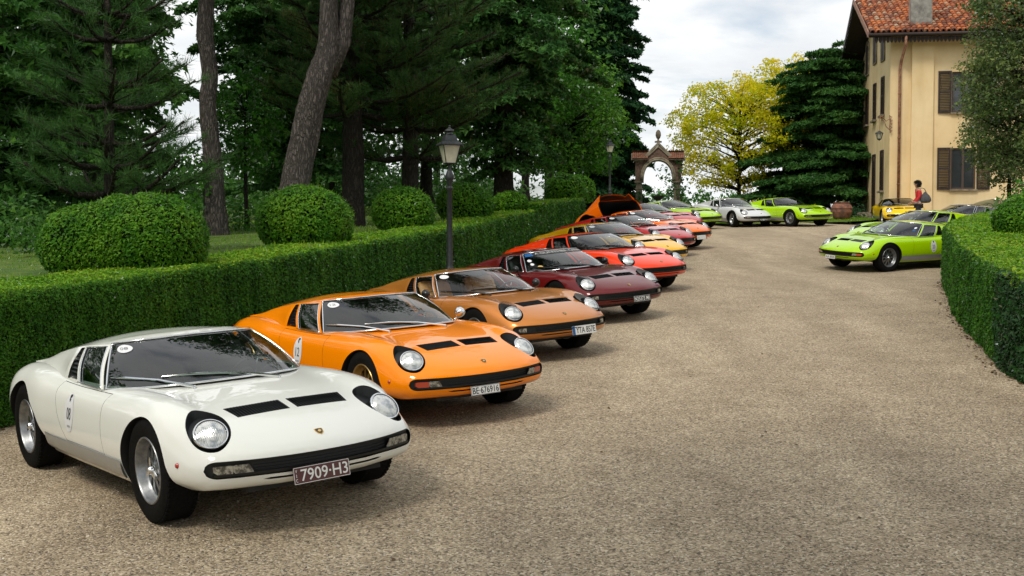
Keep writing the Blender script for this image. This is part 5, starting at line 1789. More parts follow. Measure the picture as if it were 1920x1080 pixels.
# loose chippings and a few dry leaves on the drive
n = 9000
y_ = 6.0 + 12 * rng.random(n) ** 1.6; x_ = (rng.random(n) * 1.1 - 0.5) * y_ * 0.92
P = np.stack([x_, y_, gz(x_, y_)], -1); s_ = rng.uniform(0.004, 0.010, n)[:, None]
O = np.array([[1, 0, 0], [0, 1, 0], [-1, 0, 0], [0, -1, 0], [0, 0, 0.8]]); ang = rng.random(n) * 6.28
Rm = np.stack([np.stack([np.cos(ang), -np.sin(ang), ang * 0], -1), np.stack([np.sin(ang), np.cos(ang), ang * 0], -1), np.stack([ang * 0, ang * 0, ang * 0 + 1], -1)], 1)
Vv = np.einsum('nij,kj->nki', Rm, O) * s_[:, None] * (0.7 + 0.6 * rng.random((n, 5, 1))) + P[:, None]
T3 = Vv[:, [[0, 1, 4], [1, 2, 4], [2, 3, 4], [3, 0, 4]]].reshape(-1, 3, 3)
m_ = mat('chippings', (0.4, 0.34, 0.25), 0.85)
nt = m_.node_tree; gg = nt.nodes.new('ShaderNodeNewGeometry'); rp_ = nt.nodes.new('ShaderNodeValToRGB'); rp_.color_ramp.elements[0].color = (0.05, 0.045, 0.04, 1); rp_.color_ramp.elements[1].color = (0.70, 0.63, 0.50, 1)
nt.links.new(gg.outputs['Random Per Island'], rp_.inputs['Fac']); nt.links.new(rp_.outputs[0], nt.nodes['Principled BSDF'].inputs['Base Color'])
o = mk_obj('loose_chippings', quads_mesh('loose_chippings', T3, 3, [m_])); tag(o, 'loose stone chippings lying on the near part of the drive', 'gravel', kind='stuff')
n = 90
y_ = 6.5 + 30 * rng.random(n) ** 1.4; x_ = (rng.random(n) * 1.0 - 0.35) * y_ * 0.5
P = np.stack([x_, y_, gz(x_, y_) + 0.006], -1)
m_ = mat('dry_leaf', (0.10, 0.055, 0.025), 0.8)
o = mk_obj('dry_leaves', quads_mesh('dry_leaves', leaf_quads(P, np.tile([0, 0, 1.0], (n, 1)), 0.022, 1.6, 0.3), 4, [m_])); tag(o, 'small dry leaves scattered over the drive', 'leaves', kind='stuff')

# ------------------------------------------------------------------ the trees, left wood
GT = 'trees of the garden wood on the left'
pine('young_pine', 'young long-needled pine with a thin trunk above the two-lobed box dome', 208, 17.5, LAWN_L, 4.6, 0.75, 2.9, M['leaf_pine'], M['bark_dark'], 5, 0.085, whorls=9, per=7, length=0.19, width=0.008, tuft=5.5, rise=0.30, nper=26, group=GT, candles=False)
# tall bare pine trunk, gently bent
r_ = tree_root('tall_pine', 'tall pine with a bare bent grey trunk rising out of the picture', 405, 24.8, LAWN_L, GT)
trunk_obj('trunk', [(0.02, 0, -0.2), (-0.01, 0, 0.6), (-0.06, 0, 1.6), (-0.13, 0, 2.6), (-0.09, 0, 3.2), (-0.17, 0, 4.1), (-0.13, 0, 5.0), (-0.2, 0, 7.5), (-0.2, 0, 10.5)], [0.28, 0.225, 0.185, 0.165, 0.16, 0.165, 0.15, 0.14, 0.08], M['bark_pine'], r_, 20, 0.10)
def high_crown(root, cx, cy, z0, z1, rad, seed, n=150):
    global rng
    sv = rng; rng = np.random.default_rng(seed)
    D = rnd_dirs(n); C = D * (0.4 + 0.55 * rng.random((n, 1))) * [rad, rad, (z1 - z0) / 2] + [cx, cy, (z0 + z1) / 2]
    foliage('crown', blob_leaves(C, rng.uniform(0.5, 0.95, n), 0.17, 1.3, 0.55), M['leaf_pine'], root)
    mb = MB()
    for c in C[:46]:
        mb.tube([(cx, cy, min(c[2] - 0.4, z1 - 1)), ((cx + c[0]) / 2, (cy + c[1]) / 2, c[2] - 0.1), tuple(c)], [0.07, 0.05, 0.015], 6)
    mb.build('limbs', M['bark_pine'], root)
    rng = sv
high_crown(r_, -0.2, 0.0, 6.2, 12.0, 3.4, 301)
# leaning twin-stemmed pine
r_ = tree_root('leaning_pine', 'big leaning pine whose trunk splits into two stems', 545, 23.0, LAWN_L, GT)
sb = [Vector(p) for p in [(0.72, 0.05, 3.0), (0.98, 0.12, 3.6), (1.10, 0.15, 4.6), (1.16, 0.2, 6.2), (1.2, 0.2, 9.0)]]
kn = [Vector(p) for p in [(0.62, 0, 3.25), (0.50, -0.12, 3.30)]]
bb = [Vector(p) for p in [(1.0, 0.1, 3.9), (1.5, 0.0, 3.75), (2.1, -0.1, 3.4), (2.4, -0.1, 3.3)]]
trunk_obj('trunk', [(-0.03, 0, -0.2), (0.04, 0, 0.6), (0.20, 0, 1.5), (0.40, 0, 2.4), (0.58, 0, 3.0), (0.72, 0, 3.5), (0.75, 0, 4.3), (0.80, 0, 6.0), (0.8, 0, 9.0)], [0.33, 0.29, 0.26, 0.25, 0.245, 0.20, 0.165, 0.15, 0.10], M['bark_pine'], r_, 22, 0.10,
          branches=[(sb, [0.18, 0.16, 0.14, 0.12, 0.08]), (kn, [0.16, 0.05])])
high_crown(r_, 1.0, 0.1, 5.6, 12.0, 4.0, 302)
pine('dark_pine', 'dark straight-trunked pine with brownish shoots, left of the street lamp', 663, 27.5, LAWN_L, 10.5, 2.3, 5.6, M['leaf_pine_brown'], M['bark_dark'], 9, 0.24, whorls=15, per=7, length=0.17, width=0.013, tuft=4.6, rise=0.12, nper=26, group=GT, candles=True)
pine('spreading_pine', 'pine with brownish shoots spreading over the street lamp', 770, 28.5, LAWN_L, 6.4, 1.5, 5.0, M['leaf_pine_brown'], M['bark_dark'], 12, 0.20, whorls=10, per=7, length=0.17, width=0.013, tuft=4.6, rise=0.15, nper=26, group=GT, candles=True, shape=([0, .3, .7, 1], [.8, 1, .8, .2]))
deciduous('small_maple', 'small leafy maple on a thin stem between the two pine trunks', 462, 27.5, LAWN_L, 3.9, 1.75, 0.8, M['leaf_maple'], M['bark_dark'], 0.07, 80, (0.22, 0.42), 2.0, 3, r0=0.06, group=GT)
deciduous('sapling', 'low sapling between the young pine and the bent pine trunk', 330, 25.0, LAWN_L, 2.0, 1.9, 0.2, M['leaf_maple'], M['bark_dark'], 0.07, 34, (0.22, 0.42), 1.8, 4, r0=0.05, group=GT)
bough_tree('fir', 'dark spruce with a pale trunk behind the young pine', 182, 25.5, LAWN_L, 9.5, 4.2, 2.3, M['leaf_dark'], M['bark_pale'], 0.085, 16, 7, 0.30, 21, 0.24, GT, dens=0.85, shape=([0, .3, 1], [.95, 1, .2]))
bough_tree('fir', 'dark spruce at the far left edge of the wood', -20, 24.0, LAWN_L, 10.5, 6.0, 0.3, M['leaf_dark'], M['bark_dark'], 0.085, 24, 8, 0.28, 22, 0.25, GT, dens=0.5, shape=([0, .3, 1], [1, .9, .15]))
deciduous('dark_oak', 'dark broad tree filling the left of the wood', 95, 33.0, LAWN_L, 9.5, 6.4, -0.2, M['leaf_dark'], M['bark_dark'], 0.095, 120, (0.6, 1.1), 1.5, 31, r0=0.26, group=GT)
bough_tree('cedar', 'layered cedar high behind the split between the pine trunks', 560, 35.0, LAWN_L, 10.2, 6.6, 0.6, M['leaf_cedar'], M['bark_dark'], 0.10, 17, 8, 0.16, 24, 0.3, GT, dens=0.7, shape=([0, .25, .5, 1], [.55, .8, 1, .5]))
deciduous('dark_oak', 'dark tree behind the leaning pine', 620, 40.0, LAWN_L, 9.5, 7.0, -0.2, M['leaf_dark'], M['bark_dark'], 0.105, 120, (0.7, 1.2), 1.5, 33, r0=0.26, group=GT)
bough_tree('cedar', 'broad cedar with hanging boughs right of the street lamp', 945, 37.0, LAWN_L, 10.0, 6.0, 1.6, M['leaf_cedar'], M['bark_dark'], 0.10, 15, 8, 0.42, 25, 0.30, GT, dens=1.1, shape=([0, .25, .5, 1], [.55, .85, 1, .7]), gap=0.5, zj=0.5)
deciduous('dark_oak', 'dark tree between the pines and the broad cedar', 800, 42.0, LAWN_L, 9.5, 7.5, 0.8, M['leaf_dark'], M['bark_dark'], 0.105, 120, (0.7, 1.2), 1.5, 35, r0=0.28, group=GT)
deciduous('linden', 'bright green linden left of the stone arch', 1068, 52.0, LAWN_L * 0.6, 7.2, 5.6, 0.8, M['leaf_lime'], M['bark_dark'], 0.095, 130, (0.5, 0.95), 2.2, 37, r0=0.2, group=GT)
deciduous('linden', 'green linden showing between the pines and the broad cedar', 985, 50.0, LAWN_L * 0.8, 8.8, 5.2, 1.2, M['leaf_maple'], M['bark_dark'], 0.10, 80, (0.5, 1.0), 2.2, 38, r0=0.2, group=GT)
bough_tree('fir', 'tall dark fir closing the wood beside the open sky', 1128, 60.0, 0.4, 19, 4.6, 0.6, M['leaf_fir'], M['bark_dark'], 0.15, 46, 9, 0.30, 41, 0.35, GT, dens=1.3, shape=([0, .2, .6, 1], [.92, 1, .85, .2]))
deciduous('dark_oak', 'tree left of the tall dark fir, behind the broad cedar', 1030, 60.0, 0.5, 14, 8, 2.2, M['leaf_dark'], M['bark_dark'], 0.17, 100, (0.9, 1.5), 1.4, 43, r0=0.3, group=GT)
for i, (px, Y, H, W, z0) in enumerate([(-60, 44, 12, 9, -.4), (180, 48, 12, 6.0, -.4), (640, 56, 14, 9, -.4), (820, 60, 14, 9, -.4), (500, 60, 13.5, 4.2, -.4)]):
    deciduous('backdrop_tree', ['dark tree at the back of the wood, farthest left', 'dark tree at the back of the wood behind the pale trunk', 'dark tree at the back of the wood behind the straight pine', 'dark tree at the back of the wood behind the street lamp', 'narrow dark tree at the back of the wood behind the small maple'][i], px, Y, LAWN_L * 0.6, H, W, z0, M['leaf_dark'], M['bark_dark'], 0.18, 90, (0.9, 1.5), 1.4, 50 + i, r0=0.25, group=GT)
for x, y, H, W, lb_ in [(-15, 3, 11, 7, 'garden tree left of the viewpoint, nearest the hedge'), (-17, 11, 13, 9, 'garden tree continuing the wood left of the picture'), (-17, 19, 14, 9, 'garden tree just outside the left edge of the picture'), (-20, 27, 14, 9, 'tall garden tree behind the far left spruce'), (-16.5, -5, 11, 7, 'garden tree behind and left of the viewpoint'),
        (-12, -14, 12, 9, 'garden tree far behind the viewpoint'), (9, -13, 12, 9, 'garden tree behind and right of the viewpoint'), (17, -4, 11, 8, 'garden tree on the right of the viewpoint'), (24, 12, 12, 8, 'garden tree on the lawn outside the right edge'), (25, 22, 13, 10, 'garden tree beyond the right edge, beside the box dome lawn'), (28, 32, 13, 10, 'garden tree beyond the right edge, nearer the villa'), (19.5, 18.5, 12, 8, 'garden tree just outside the right edge behind the box dome')]:
    root = deciduous('garden_tree', lb_, 960 + x / 20.0 * FPX, 20.0, 1.0, H, W, 1.2, M['leaf_dark'], M['bark_dark'], 0.24, 90, (0.9, 1.5), 1.3, 90 + int(abs(x * 3 + y)), r0=0.28, group='trees around the viewpoint')
    root.location = (x, y, SX * x + SY * y + 0.4)
# two unseen trees added behind the viewpoint to shade the near gravel
root = deciduous('added_shade_tree', 'unseen tall tree added to shade the near end of the drive from behind the viewpoint', 960, 20.0, 0.0, 13.5, 9.5, 7.8, M['leaf_dark'], M['bark_dark'], 0.20, 130, (0.8, 1.4), 1.5, 131, lean=(1.6, 3.0), r0=0.3, group='trees around the viewpoint')
root.location = (-3.8, -3.6, -0.2)
root = deciduous('added_shade_tree', 'second unseen tall tree added to shade the near right of the drive from behind the viewpoint', 960, 20.0, 0.0, 13.0, 8.5, 7.6, M['leaf_dark'], M['bark_dark'], 0.20, 110, (0.8, 1.4), 1.6, 132, lean=(-0.6, 4.2), r0=0.3, group='trees around the viewpoint')
root.location = (5.2, -3.4, 0.0)
# low undergrowth
def bushes(name, label, pts, leafm, leaf, seed, cat='undergrowth'):
    global rng
    sv = rng; rng = np.random.default_rng(seed)
    C = []; Rb = []
    for (px, Y, w, h, lift) in pts:
        x0 = (px - 960) / FPX * Y
        n = max(6, int(w * h * 5))
        for _ in range(n):
            x = x0 + rng.uniform(-w / 2, w / 2); y = Y + rng.uniform(-0.8, 0.8)
            z = (SX * x + SY * y if y < 72 else 3.2) + lift + rng.random() ** 1.3 * h * 0.85
            C.append((x, y, z)); Rb.append(rng.uniform(0.3, 0.6))
    Q = blob_leaves(np.array(C), np.array(Rb), leaf, 1.5, 0.75)
    o = mk_obj(name, quads_mesh(name, to_tris(Q), 3, [leafm])); tag(o, label, cat, kind='stuff')
    rng = sv
bushes('undergrowth', 'dark undergrowth between the trunks of the left wood', [(-40, 28, 5, 1.3, 1.2), (60, 30, 4, 1.5, 1.2), (200, 34, 6, 1.5, 1.2), (345, 40, 5.0, 1.3, 1.0), (480, 46, 5, 1.8, 1.0), (640, 44, 7, 1.8, 1.0), (800, 46, 7, 1.4, 1.0), (950, 54, 7, 1.0, .8), (-40, 50, 9, 4.0, .6), (150, 52, 8, 3.5, .6), (330, 54, 6, 2.2, .6), (450, 56, 7, 3.0, .6), (600, 54, 8, 3.4, .6), (760, 56, 8, 3.0, .6), (900, 58, 8, 2.6, .4), (1020, 60, 6, 2.0, .2)], M['leaf_dark'], 0.12, 61)
bushes('shrubbery', 'dark low shrubs left of the two-lobed box dome', [(12, 19.5, 1.9, 0.75, 1.1), (-40, 22, 3, 1.0, 1.1)], M['leaf_dark'], 0.05, 64)
bushes('far_wood', 'mass of far wood closing the view below the crowns', [(-100, 78, 12, 4.5, -1), (150, 80, 10, 4.2, -1), (350, 82, 9, 3.4, -1), (520, 80, 9, 4.4, -1), (700, 82, 9, 4.2, -1), (860, 80, 8, 3.6, -1), (1000, 82, 7, 2.8, -1), (1100, 84, 4, 1.6, -1.4)], M['leaf_dark'], 0.26, 63, 'wood')
bushes('ground_cover', 'bright low weeds at the foot of the wood', [(20, 21, 2.2, 0.25, 1.2), (430, 27, 1.5, 0.2, 1.22), (350, 27, 2.0, 0.2, 1.22)], M['leaf_maple'], 0.06, 62)

# ------------------------------------------------------------------ trees beyond the drive
GB = 'trees beyond the end of the drive'
deciduous('golden_locust', 'golden yellow-green locust tree against the sky behind the silver-white car', 1385, 62.0, 0.0, 7.4, 8.8, 0.7, M['leaf_yellow'], M['bark_dark'], 0.085, 300, (0.30, 0.68), 2.2, 71, r0=0.14, group=GB, shell=0.8)
deciduous('golden_locust', 'second golden locust reaching up behind the weeping cedar', 1468, 66.0, 0.0, 8.5, 6.0, 3.2, M['leaf_yellow'], M['bark_dark'], 0.10, 150, (0.35, 0.70), 2.2, 72, r0=0.12, group=GB, shell=0.8)
bough_tree('weeping_cedar', 'dark weeping cedar in flat layers left of the villa', 1542, 60.0, 0.1, 7.9, 8.6, 0.9, M['leaf_cedar'], M['bark_dark'], 0.11, 19, 9, 0.26, 73, 0.35, GB, dens=1.5, shape=([0, .15, .5, .8, 1], [1.0, 1.0, .72, .62, .30]), gap=0.7, up=0.14, zj=1.1)
bough_tree('weeping_cedar', 'taller cedar standing close against the villa gable', 1605, 66.0, 0.1, 9.0, 6.6, 1.5, M['leaf_cedar'], M['bark_dark'], 0.13, 19, 9, 0.25, 74, 0.35, GB, dens=1.4, shape=([0, .3, .8, 1], [1.0, 1, .8, .4]), gap=0.7, up=0.1, zj=1.1)
bushes('shrubbery', 'yellow-green shrubs glimpsed under the cedar boughs', [(1470, 70, 5.0, 1.1, 0.0), (1580, 72, 5.5, 1.3, 0.0)], M['leaf_yellow'], 0.13, 75)
bushes('shrubbery', 'dark shrubs in the shade under the cedar boughs', [(1530, 76, 9.0, 1.7, 0.0), (1420, 78, 5.0, 1.2, -0.2)], M['leaf_dark'], 0.14, 77)
bushes('shrubbery', 'green creeper and shrubs at the foot of the stone arch', [(1262, 66.5, 1.3, 3.0, 0.0), (1290, 68, 2.4, 1.2, 0.0), (1195, 68.5, 1.2, 0.9, 0.0)], M['leaf_maple'], 0.12, 76)
for i, (px, Y, H, W) in enumerate([(1165, 150, 3.2, 7), (1215, 170, 2.6, 7), (1252, 160, 3.8, 6), (1330, 150, 3.5, 9), (1410, 165, 4, 9)]):
    x = (px - 960) / FPX * Y
    root = empty('distant_tree', (x, Y, 2.2 + CAMZ + (441 - 372) / FPX * Y - 3.0))
    tag(root, ['distant tree low behind the far street lamp', 'distant tree seen under the stone arch', 'distant tree right of the bowl urn', 'distant tree behind the golden locust trunk', 'distant tree behind the weeping cedar edge'][i], 'tree', 'distant trees beyond the terrace')
    C = rnd_dirs(30) * [W / 2, 1.5, H / 2] * 0.8
    foliage('crown', blob_leaves(C, np.full(30, 0.9), 0.3, 1.2, 0.8), M['leaf_maple'], root)
    trunk_obj('trunk', [(0, 0, -14), (0, 0, -4), (0, 0, 1)], [0.3, 0.2, 0.05], M['bark_dark'], root)

# right foreground tree
deciduous('grey_leaved_tree', 'tall grey-green leafy tree at the right edge, in front of the villa', 1942, 33.0, 0.90, 8.2, 4.5, 0.15, M['leaf_olive'], M['bark_dark'], 0.060, 330, (0.30, 0.60), 2.1, 81, r0=0.15, group='trees at the villa', shell=0.75)
deciduous('grey_leaved_tree', 'smaller grey-green tree leaning in at the right edge, lower branches over the cars', 1890, 35.0, 0.90, 4.6, 3.2, 0.15, M['leaf_olive'], M['bark_dark'], 0.060, 170, (0.24, 0.50), 2.0, 82, r0=0.08, group='trees at the villa', shell=0.8)
bushes('shrubbery', 'leafy shrubs behind the box dome at the right edge', [(1935, 27, 1.6, 1.0, 0.9), (1900, 30, 1.0, 0.6, 0.9)], M['leaf_maple'], 0.07, 83)

# ------------------------------------------------------------------ street lamps
M['lamp_iron'] = nz(mat('lamp_iron', (0.030, 0.036, 0.038), 0.5, 0.4), 30, c0=(0.022, 0.027, 0.029), c1=(0.045, 0.05, 0.052), bump=0.15, dist=0.003)
M['lamp_pane'] = nz(mat('frosted_lamp_pane', (0.52, 0.50, 0.38), 0.35), 6, c0=(0.42, 0.41, 0.30), c1=(0.58, 0.56, 0.43))
def street_lamp(label, x, y, sc, lift=0.0):
    root = empty('street_lamp', (x, y, gzf(x, y) - 0.03 + lift)); root.scale = (sc, sc, sc); tag(root, label, 'street lamp', 'iron street lamps')
    mb = MB(); mb.lathe([(0.16, 0), (0.16, 0.06), (0.13, 0.09), (0.12, 0.30), (0.085, 0.42), (0.10, 0.46), (0.10, 0.50), (0.075, 0.53), (0.085, 0.60), (0.085, 0.66), (0.065, 0.70), (0.058, 0.72), (0.044, 2.05), (0.062, 2.08), (0.062, 2.11), (0.042, 2.13), (0.052, 2.22), (0.080, 2.27), (0.080, 2.31), (0.045, 2.40), (0.030, 2.44), (0.022, 2.50), (0.022, 2.54)], 20)
    mb.build('post', M['lamp_iron'], root, sharp=35)
    a0 = R(20)
    mb = MB(); lo, hi, z0, z1 = 0.105, 0.185, 2.54, 2.86
    cor = []
    for k in range(4):
        a = a0 + k * math.pi / 2 + math.pi / 4
        c, s = math.cos(a), math.sin(a)
        p, q = Vector((c * lo * 1.2, s * lo * 1.2, z0)), Vector((c * hi * 1.2, s * hi * 1.2, z1)); cor.append((p, q))
        mb.tube([p, q], 0.009, 6)
    for k in range(4):
        mb.tube([cor[k][0], cor[(k + 1) % 4][0]], 0.010, 6); mb.tube([cor[k][1], cor[(k + 1) % 4][1]], 0.012, 6)
    for k in range(4): mb.tube([Vector((0, 0, 2.52)), cor[k][0]], 0.007, 5)
    mb.build('lantern_frame', M['lamp_iron'], root)
    for k in range(4):
        a, b = cor[k], cor[(k + 1) % 4]
        i_ = lambda v: v * 1.0
        mbp = MB(); c0 = Vector((0, 0, 2.7))
        mbp.add([a[0].lerp(c0, .03), b[0].lerp(c0, .03), b[1].lerp(c0, .03), a[1].lerp(c0, .03)], [(0, 1, 2, 3)])
        mbp.build('pane', M['lamp_pane'], root)
    mb = MB()
    Mr = Matrix.Rotation(a0 + math.pi / 4, 4, 'Z')
    mb.lathe([(0.275, 2.855), (0.275, 2.875), (0.20, 2.915), (0.165, 2.93), (0.15, 2.985), (0.13, 3.03), (0.10, 3.05)], 4, 0, Mr)
    mb.lathe([(0.10, 3.045), (0.06, 3.06), (0.05, 3.09), (0.085, 3.11), (0.07, 3.14), (0.03, 3.155), (0.022, 3.18), (0.028, 3.20), (0.001, 3.22)], 14, 0)
    mb.build('lamp_cap', M['lamp_iron'], root)
    return root
street_lamp('iron street lamp standing before the hedge behind the bronze car', -1.11, 21.9, 1.0)
street_lamp('smaller-looking iron street lamp far off, left of the stone arch', (1143 - 960) / FPX * 47.0, 47.0, 0.76, 1.05)

# ------------------------------------------------------------------ stone arch
M['stone'] = nz(mat('weathered_stone', (0.16, 0.13, 0.09), 0.9), 4, 8, 0.35, 0.65, (0.075, 0.062, 0.045), (0.20, 0.165, 0.115), bump=0.5, bump_scale=20, dist=0.02)
M['pale_stone'] = nz(mat('pale_stone', (0.26, 0.22, 0.16), 0.9), 5, 8, 0.35, 0.65, (0.14, 0.12, 0.085), (0.32, 0.27, 0.19), bump=0.4, bump_scale=20, dist=0.02)
M['brick_red'] = nz(mat('old_red_brick', (0.15, 0.08, 0.055), 0.9), 9, 6, 0.35, 0.65, (0.075, 0.045, 0.034), (0.18, 0.105, 0.075), bump=0.5, bump_scale=25, dist=0.02)
def tile_mat():
    m = nz(mat('clay_roof_tile', (0.35, 0.11, 0.045), 0.85, spec=0.2), 14, 6, bump=0.4, dist=0.01)
    nt = m.node_tree; b = nt.nodes['Principled BSDF']
    oi = nt.nodes.new('ShaderNodeObjectInfo'); geo = nt.nodes.new('ShaderNodeNewGeometry')
    ad = nt.nodes.new('ShaderNodeMath'); ad.operation = 'ADD'; fr = nt.nodes.new('ShaderNodeMath'); fr.operation = 'FRACT'
    nt.links.new(oi.outputs['Random'], ad.inputs[0]); nt.links.new(geo.outputs['Random Per Island'], ad.inputs[1]); nt.links.new(ad.outputs[0], fr.inputs[0])
    rp = nt.nodes.new('ShaderNodeValToRGB'); e = rp.color_ramp.elements
    e[0].position = 0; e[0].color = (0.14, 0.065, 0.045, 1); e[1].position = 1; e[1].color = (0.42, 0.30, 0.20, 1)
    for p, c in ((0.2, (0.24, 0.075, 0.04)), (0.45, (0.40, 0.12, 0.045)), (0.65, (0.52, 0.17, 0.055)), (0.88, (0.33, 0.15, 0.09))):
        q = e.new(p); q.color = (*c, 1)
    nt.links.new(fr.outputs[0], rp.inputs['Fac'])
    n = nt.nodes.new('ShaderNodeTexNoise'); n.inputs['Scale'].default_value = 9; n.inputs['Detail'].default_value = 6
    g2 = nt.nodes.new('ShaderNodeTexCoord'); nt.links.new(g2.outputs['Object'], n.inputs['Vector'])
    r2 = nt.nodes.new('ShaderNodeValToRGB'); r2.color_ramp.elements[0].position = 0.35; r2.color_ramp.elements[0].color = (0.45, 0.42, 0.38, 1); r2.color_ramp.elements[1].position = 0.6; r2.color_ramp.elements[1].color = (1.05, 1.05, 1.05, 1)
    nt.links.new(n.outputs['Fac'], r2.inputs['Fac'])
    mx = nt.nodes.new('ShaderNodeMix'); mx.data_type = 'RGBA'; mx.blend_type = 'MULTIPLY'; mx.inputs['Factor'].default_value = 0.8
    nt.links.new(rp.outputs[0], mx.inputs['A']); nt.links.new(r2.outputs[0], mx.inputs['B']); nt.links.new(mx.outputs['Result'], b.inputs['Base Color'])
    return m
M['tile'] = tile_mat()
M['tile_old'] = nz(mat('old_arch_tile', (0.2, 0.09, 0.05), 0.9), 7, 6, 0.35, 0.65, (0.075, 0.045, 0.030), (0.27, 0.10, 0.05), bump=0.4, dist=0.01)
def half_pipe(L, r0, r1, t=0.014, n=5):
    """cover tile lying along +Y from 0 to L, open below"""
    V = []
    for y, r_ in ((0, r0), (L, r1)):
        for rr in (r_, r_ - t):
            for k in range(n + 1):
                a = math.pi * k / n
                V.append((rr * math.cos(a), y, rr * math.sin(a)))
    m_ = n + 1; F = []
    for k in range(n):
        F += [(k, k + 1, 2 * m_ + k + 1, 2 * m_ + k), (m_ + k + 1, m_ + k, 3 * m_ + k, 3 * m_ + k + 1), (k, m_ + k, m_ + k + 1, k + 1)]
    return V, F

def stone_arch():
    Yc = 56.0; x0 = (1233 - 960) / FPX * Yc
    base = SX * x0 + SY * Yc
    root = empty('stone_arch', (x0, Yc, base), (0, 0, R(-6))); root.scale = (0.92,) * 3
    tag(root, 'old stone garden arch with small tiled roof and finial, beside the golden tree', 'garden arch')
    dep = 1.0
    for s in (-1, 1):
        mb = MB()
        x = s * 0.93
        mb.box((x, 0, 0.15), (0.44, dep * 0.7, 0.30)); mb.box((x, 0, 0.95), (0.32, dep * 0.55, 1.3)); mb.box((x, 0, 1.60), (0.40, dep * 0.62, 0.06))
        mb.box((x, 0, 1.76), (0.30, dep * 0.5, 0.28)); mb.box((x, 0, 1.93), (0.46, dep * 0.66, 0.07))
        mb.build('pier', M['stone'], root)
    # arch block with opening
    def opening(n=16):
        pts = []
        for k in range(n + 1):
            t = k / n; a = math.pi * t
            x = -0.70 * math.cos(a); z = 1.98 + 0.98 * math.sin(a) ** 0.80
            pts.append((x, z))
        return pts
    op = opening(); mb = MB()
    outer = []
    for x, z in op:
        outer.append((x * 1.0, z))
    H = 3.12
    for y0, y1, grow, m_i in ((-0.30, 0.30, 0, 0),):
        n = len(op)
        top = [(-1.12 + 2.24 * k / (n - 1), 3.05 + max(0.0, 0.62 - abs(-1.12 + 2.24 * k / (n - 1)) * 0.95)) for k in range(n)]
        side_l = [(-1.12, 1.965)]; 
        V = []
        for y in (y0, y1):
            V += [(p[0], y, p[1]) for p in op] + [(p[0], y, p[1]) for p in top] + [(-1.12, y, 1.966), (1.12, y, 1.966)]
        N = 2 * n + 2
        F = []
        for k in range(n - 1):
            F.append((k, k + 1, n + k + 1, n + k)); F.append((N + k + 1, N + k, N + n + k, N + n + k + 1))
            F.append((k + 1, k, N + k, N + k + 1)); F.append((n + k, n + k + 1, N + n + k + 1, N + n + k))
        F += [(0, n, 2 * n), (N, N + 2 * n, N + n), (n - 1, 2 * n + 1, 2 * n - 1), (N + n - 1, N + 2 * n - 1, N + 2 * n + 1), (2 * n, n, N + n, N + 2 * n), (2 * n - 1, 2 * n + 1, N + 2 * n + 1, N + 2 * n - 1), (0, 2 * n, N + 2 * n, N), (2 * n + 1, n - 1, N + n - 1, N + 2 * n + 1)]
        mb.add(V, F)
    mb.build('arch_wall', M['brick_red'], root)
    mb = MB()     # moulded arch ring standing proud
    for g, y in ((0.05, -0.33), (0.13, -0.31)):
        pts = [((x) * (1 + g / 0.7), y, 1.98 + (z - 1.98) * (1 + g / 0.98)) for x, z in op]
        mb.tube([Vector(p) for p in pts], 0.055, 6)
    mb.build('arch_moulding', M['pale_stone'], root, smooth=True)
    mb = MB()     # gable coping
    for s in (-1, 1):
        for off, w in ((0.0, 0.10), (0.10, 0.07)):
            a, b = Vector((0, -0.36, 3.76 - off * 1.4)), Vector((s * (0.78 - off * 0.4), -0.36, 2.98 - off * 0.3))
            d = (b - a).normalized(); nn = Vector((d.z * -s, 0, d.x * s)) * w
            mb.add([a, b, b + Vector((0, 0, w * 1.3)), a + Vector((0, 0, w * 1.3)), a + Vector((0, 0.55, 0)), b + Vector((0, 0.55, 0)), b + Vector((0, 0.55, w * 1.3)), a + Vector((0, 0.55, w * 1.3))],
                   [(0, 1, 2, 3), (7, 6, 5, 4), (0, 4, 5, 1), (3, 2, 6, 7), (1, 5, 6, 2), (0, 3, 7, 4)])
        mb.box((s * 0.98, 0, 2.97), (0.46, 0.78, 0.08))
    mb.build('gable_coping', M['pale_stone'], root)
    for s in (-1, 1):  # small roof planes
        mb = MB(); hp = half_pipe(0.62, 0.055, 0.045, 0.012, 4)
        for k in range(8):
            x = s * (0.55 + k * 0.095)
            for q in range(2):
                Mx_ = Matrix.Translation((x, -0.50 + q * 0.30, 3.04 + q * 0.20)) @ Matrix.Rotation(R(34), 4, 'X')
                mb.add([Mx_ @ Vector((p[0], p[1] * 0.62, p[2])) for p in hp[0]], hp[1])
                Mx_ = Matrix.Translation((x, 0.50 - q * 0.30, 3.04 + q * 0.20)) @ Matrix.Rotation(math.pi, 4, 'Z') @ Matrix.Rotation(R(34), 4, 'X')
                mb.add([Mx_ @ Vector((p[0], p[1] * 0.62, p[2])) for p in hp[0]], hp[1])
        o = mb.build('roof_tiles', M['tile_old'], root); o['kind'] = 'stuff'
        mb = MB(); mb.add([(s * 0.5, -0.5, 3.0), (s * 1.32, -0.5, 3.0), (s * 1.32, 0, 3.36), (s * 0.5, 0, 3.36), (s * 1.32, 0.5, 3.0), (s * 0.5, 0.5, 3.0)], [(0, 1, 2, 3), (3, 2, 4, 5), (1, 4, 2), (0, 5, 4, 1)])
        mb.build('roof_bed', M['stone'], root)
    mb = MB(); mb.box((0, -0.1, 3.90), (0.34, 0.4, 0.06)); mb.lathe([(0.10, 3.93), (0.05, 3.98), (0.045, 4.03), (0.10, 4.10), (0.135, 4.22), (0.12, 4.36), (0.07, 4.46), (0.001, 4.50)], 12, 0, Matrix.Translation((0, -0.1, 0)))
    mb.build('finial', M['stone'], root, sharp=40)
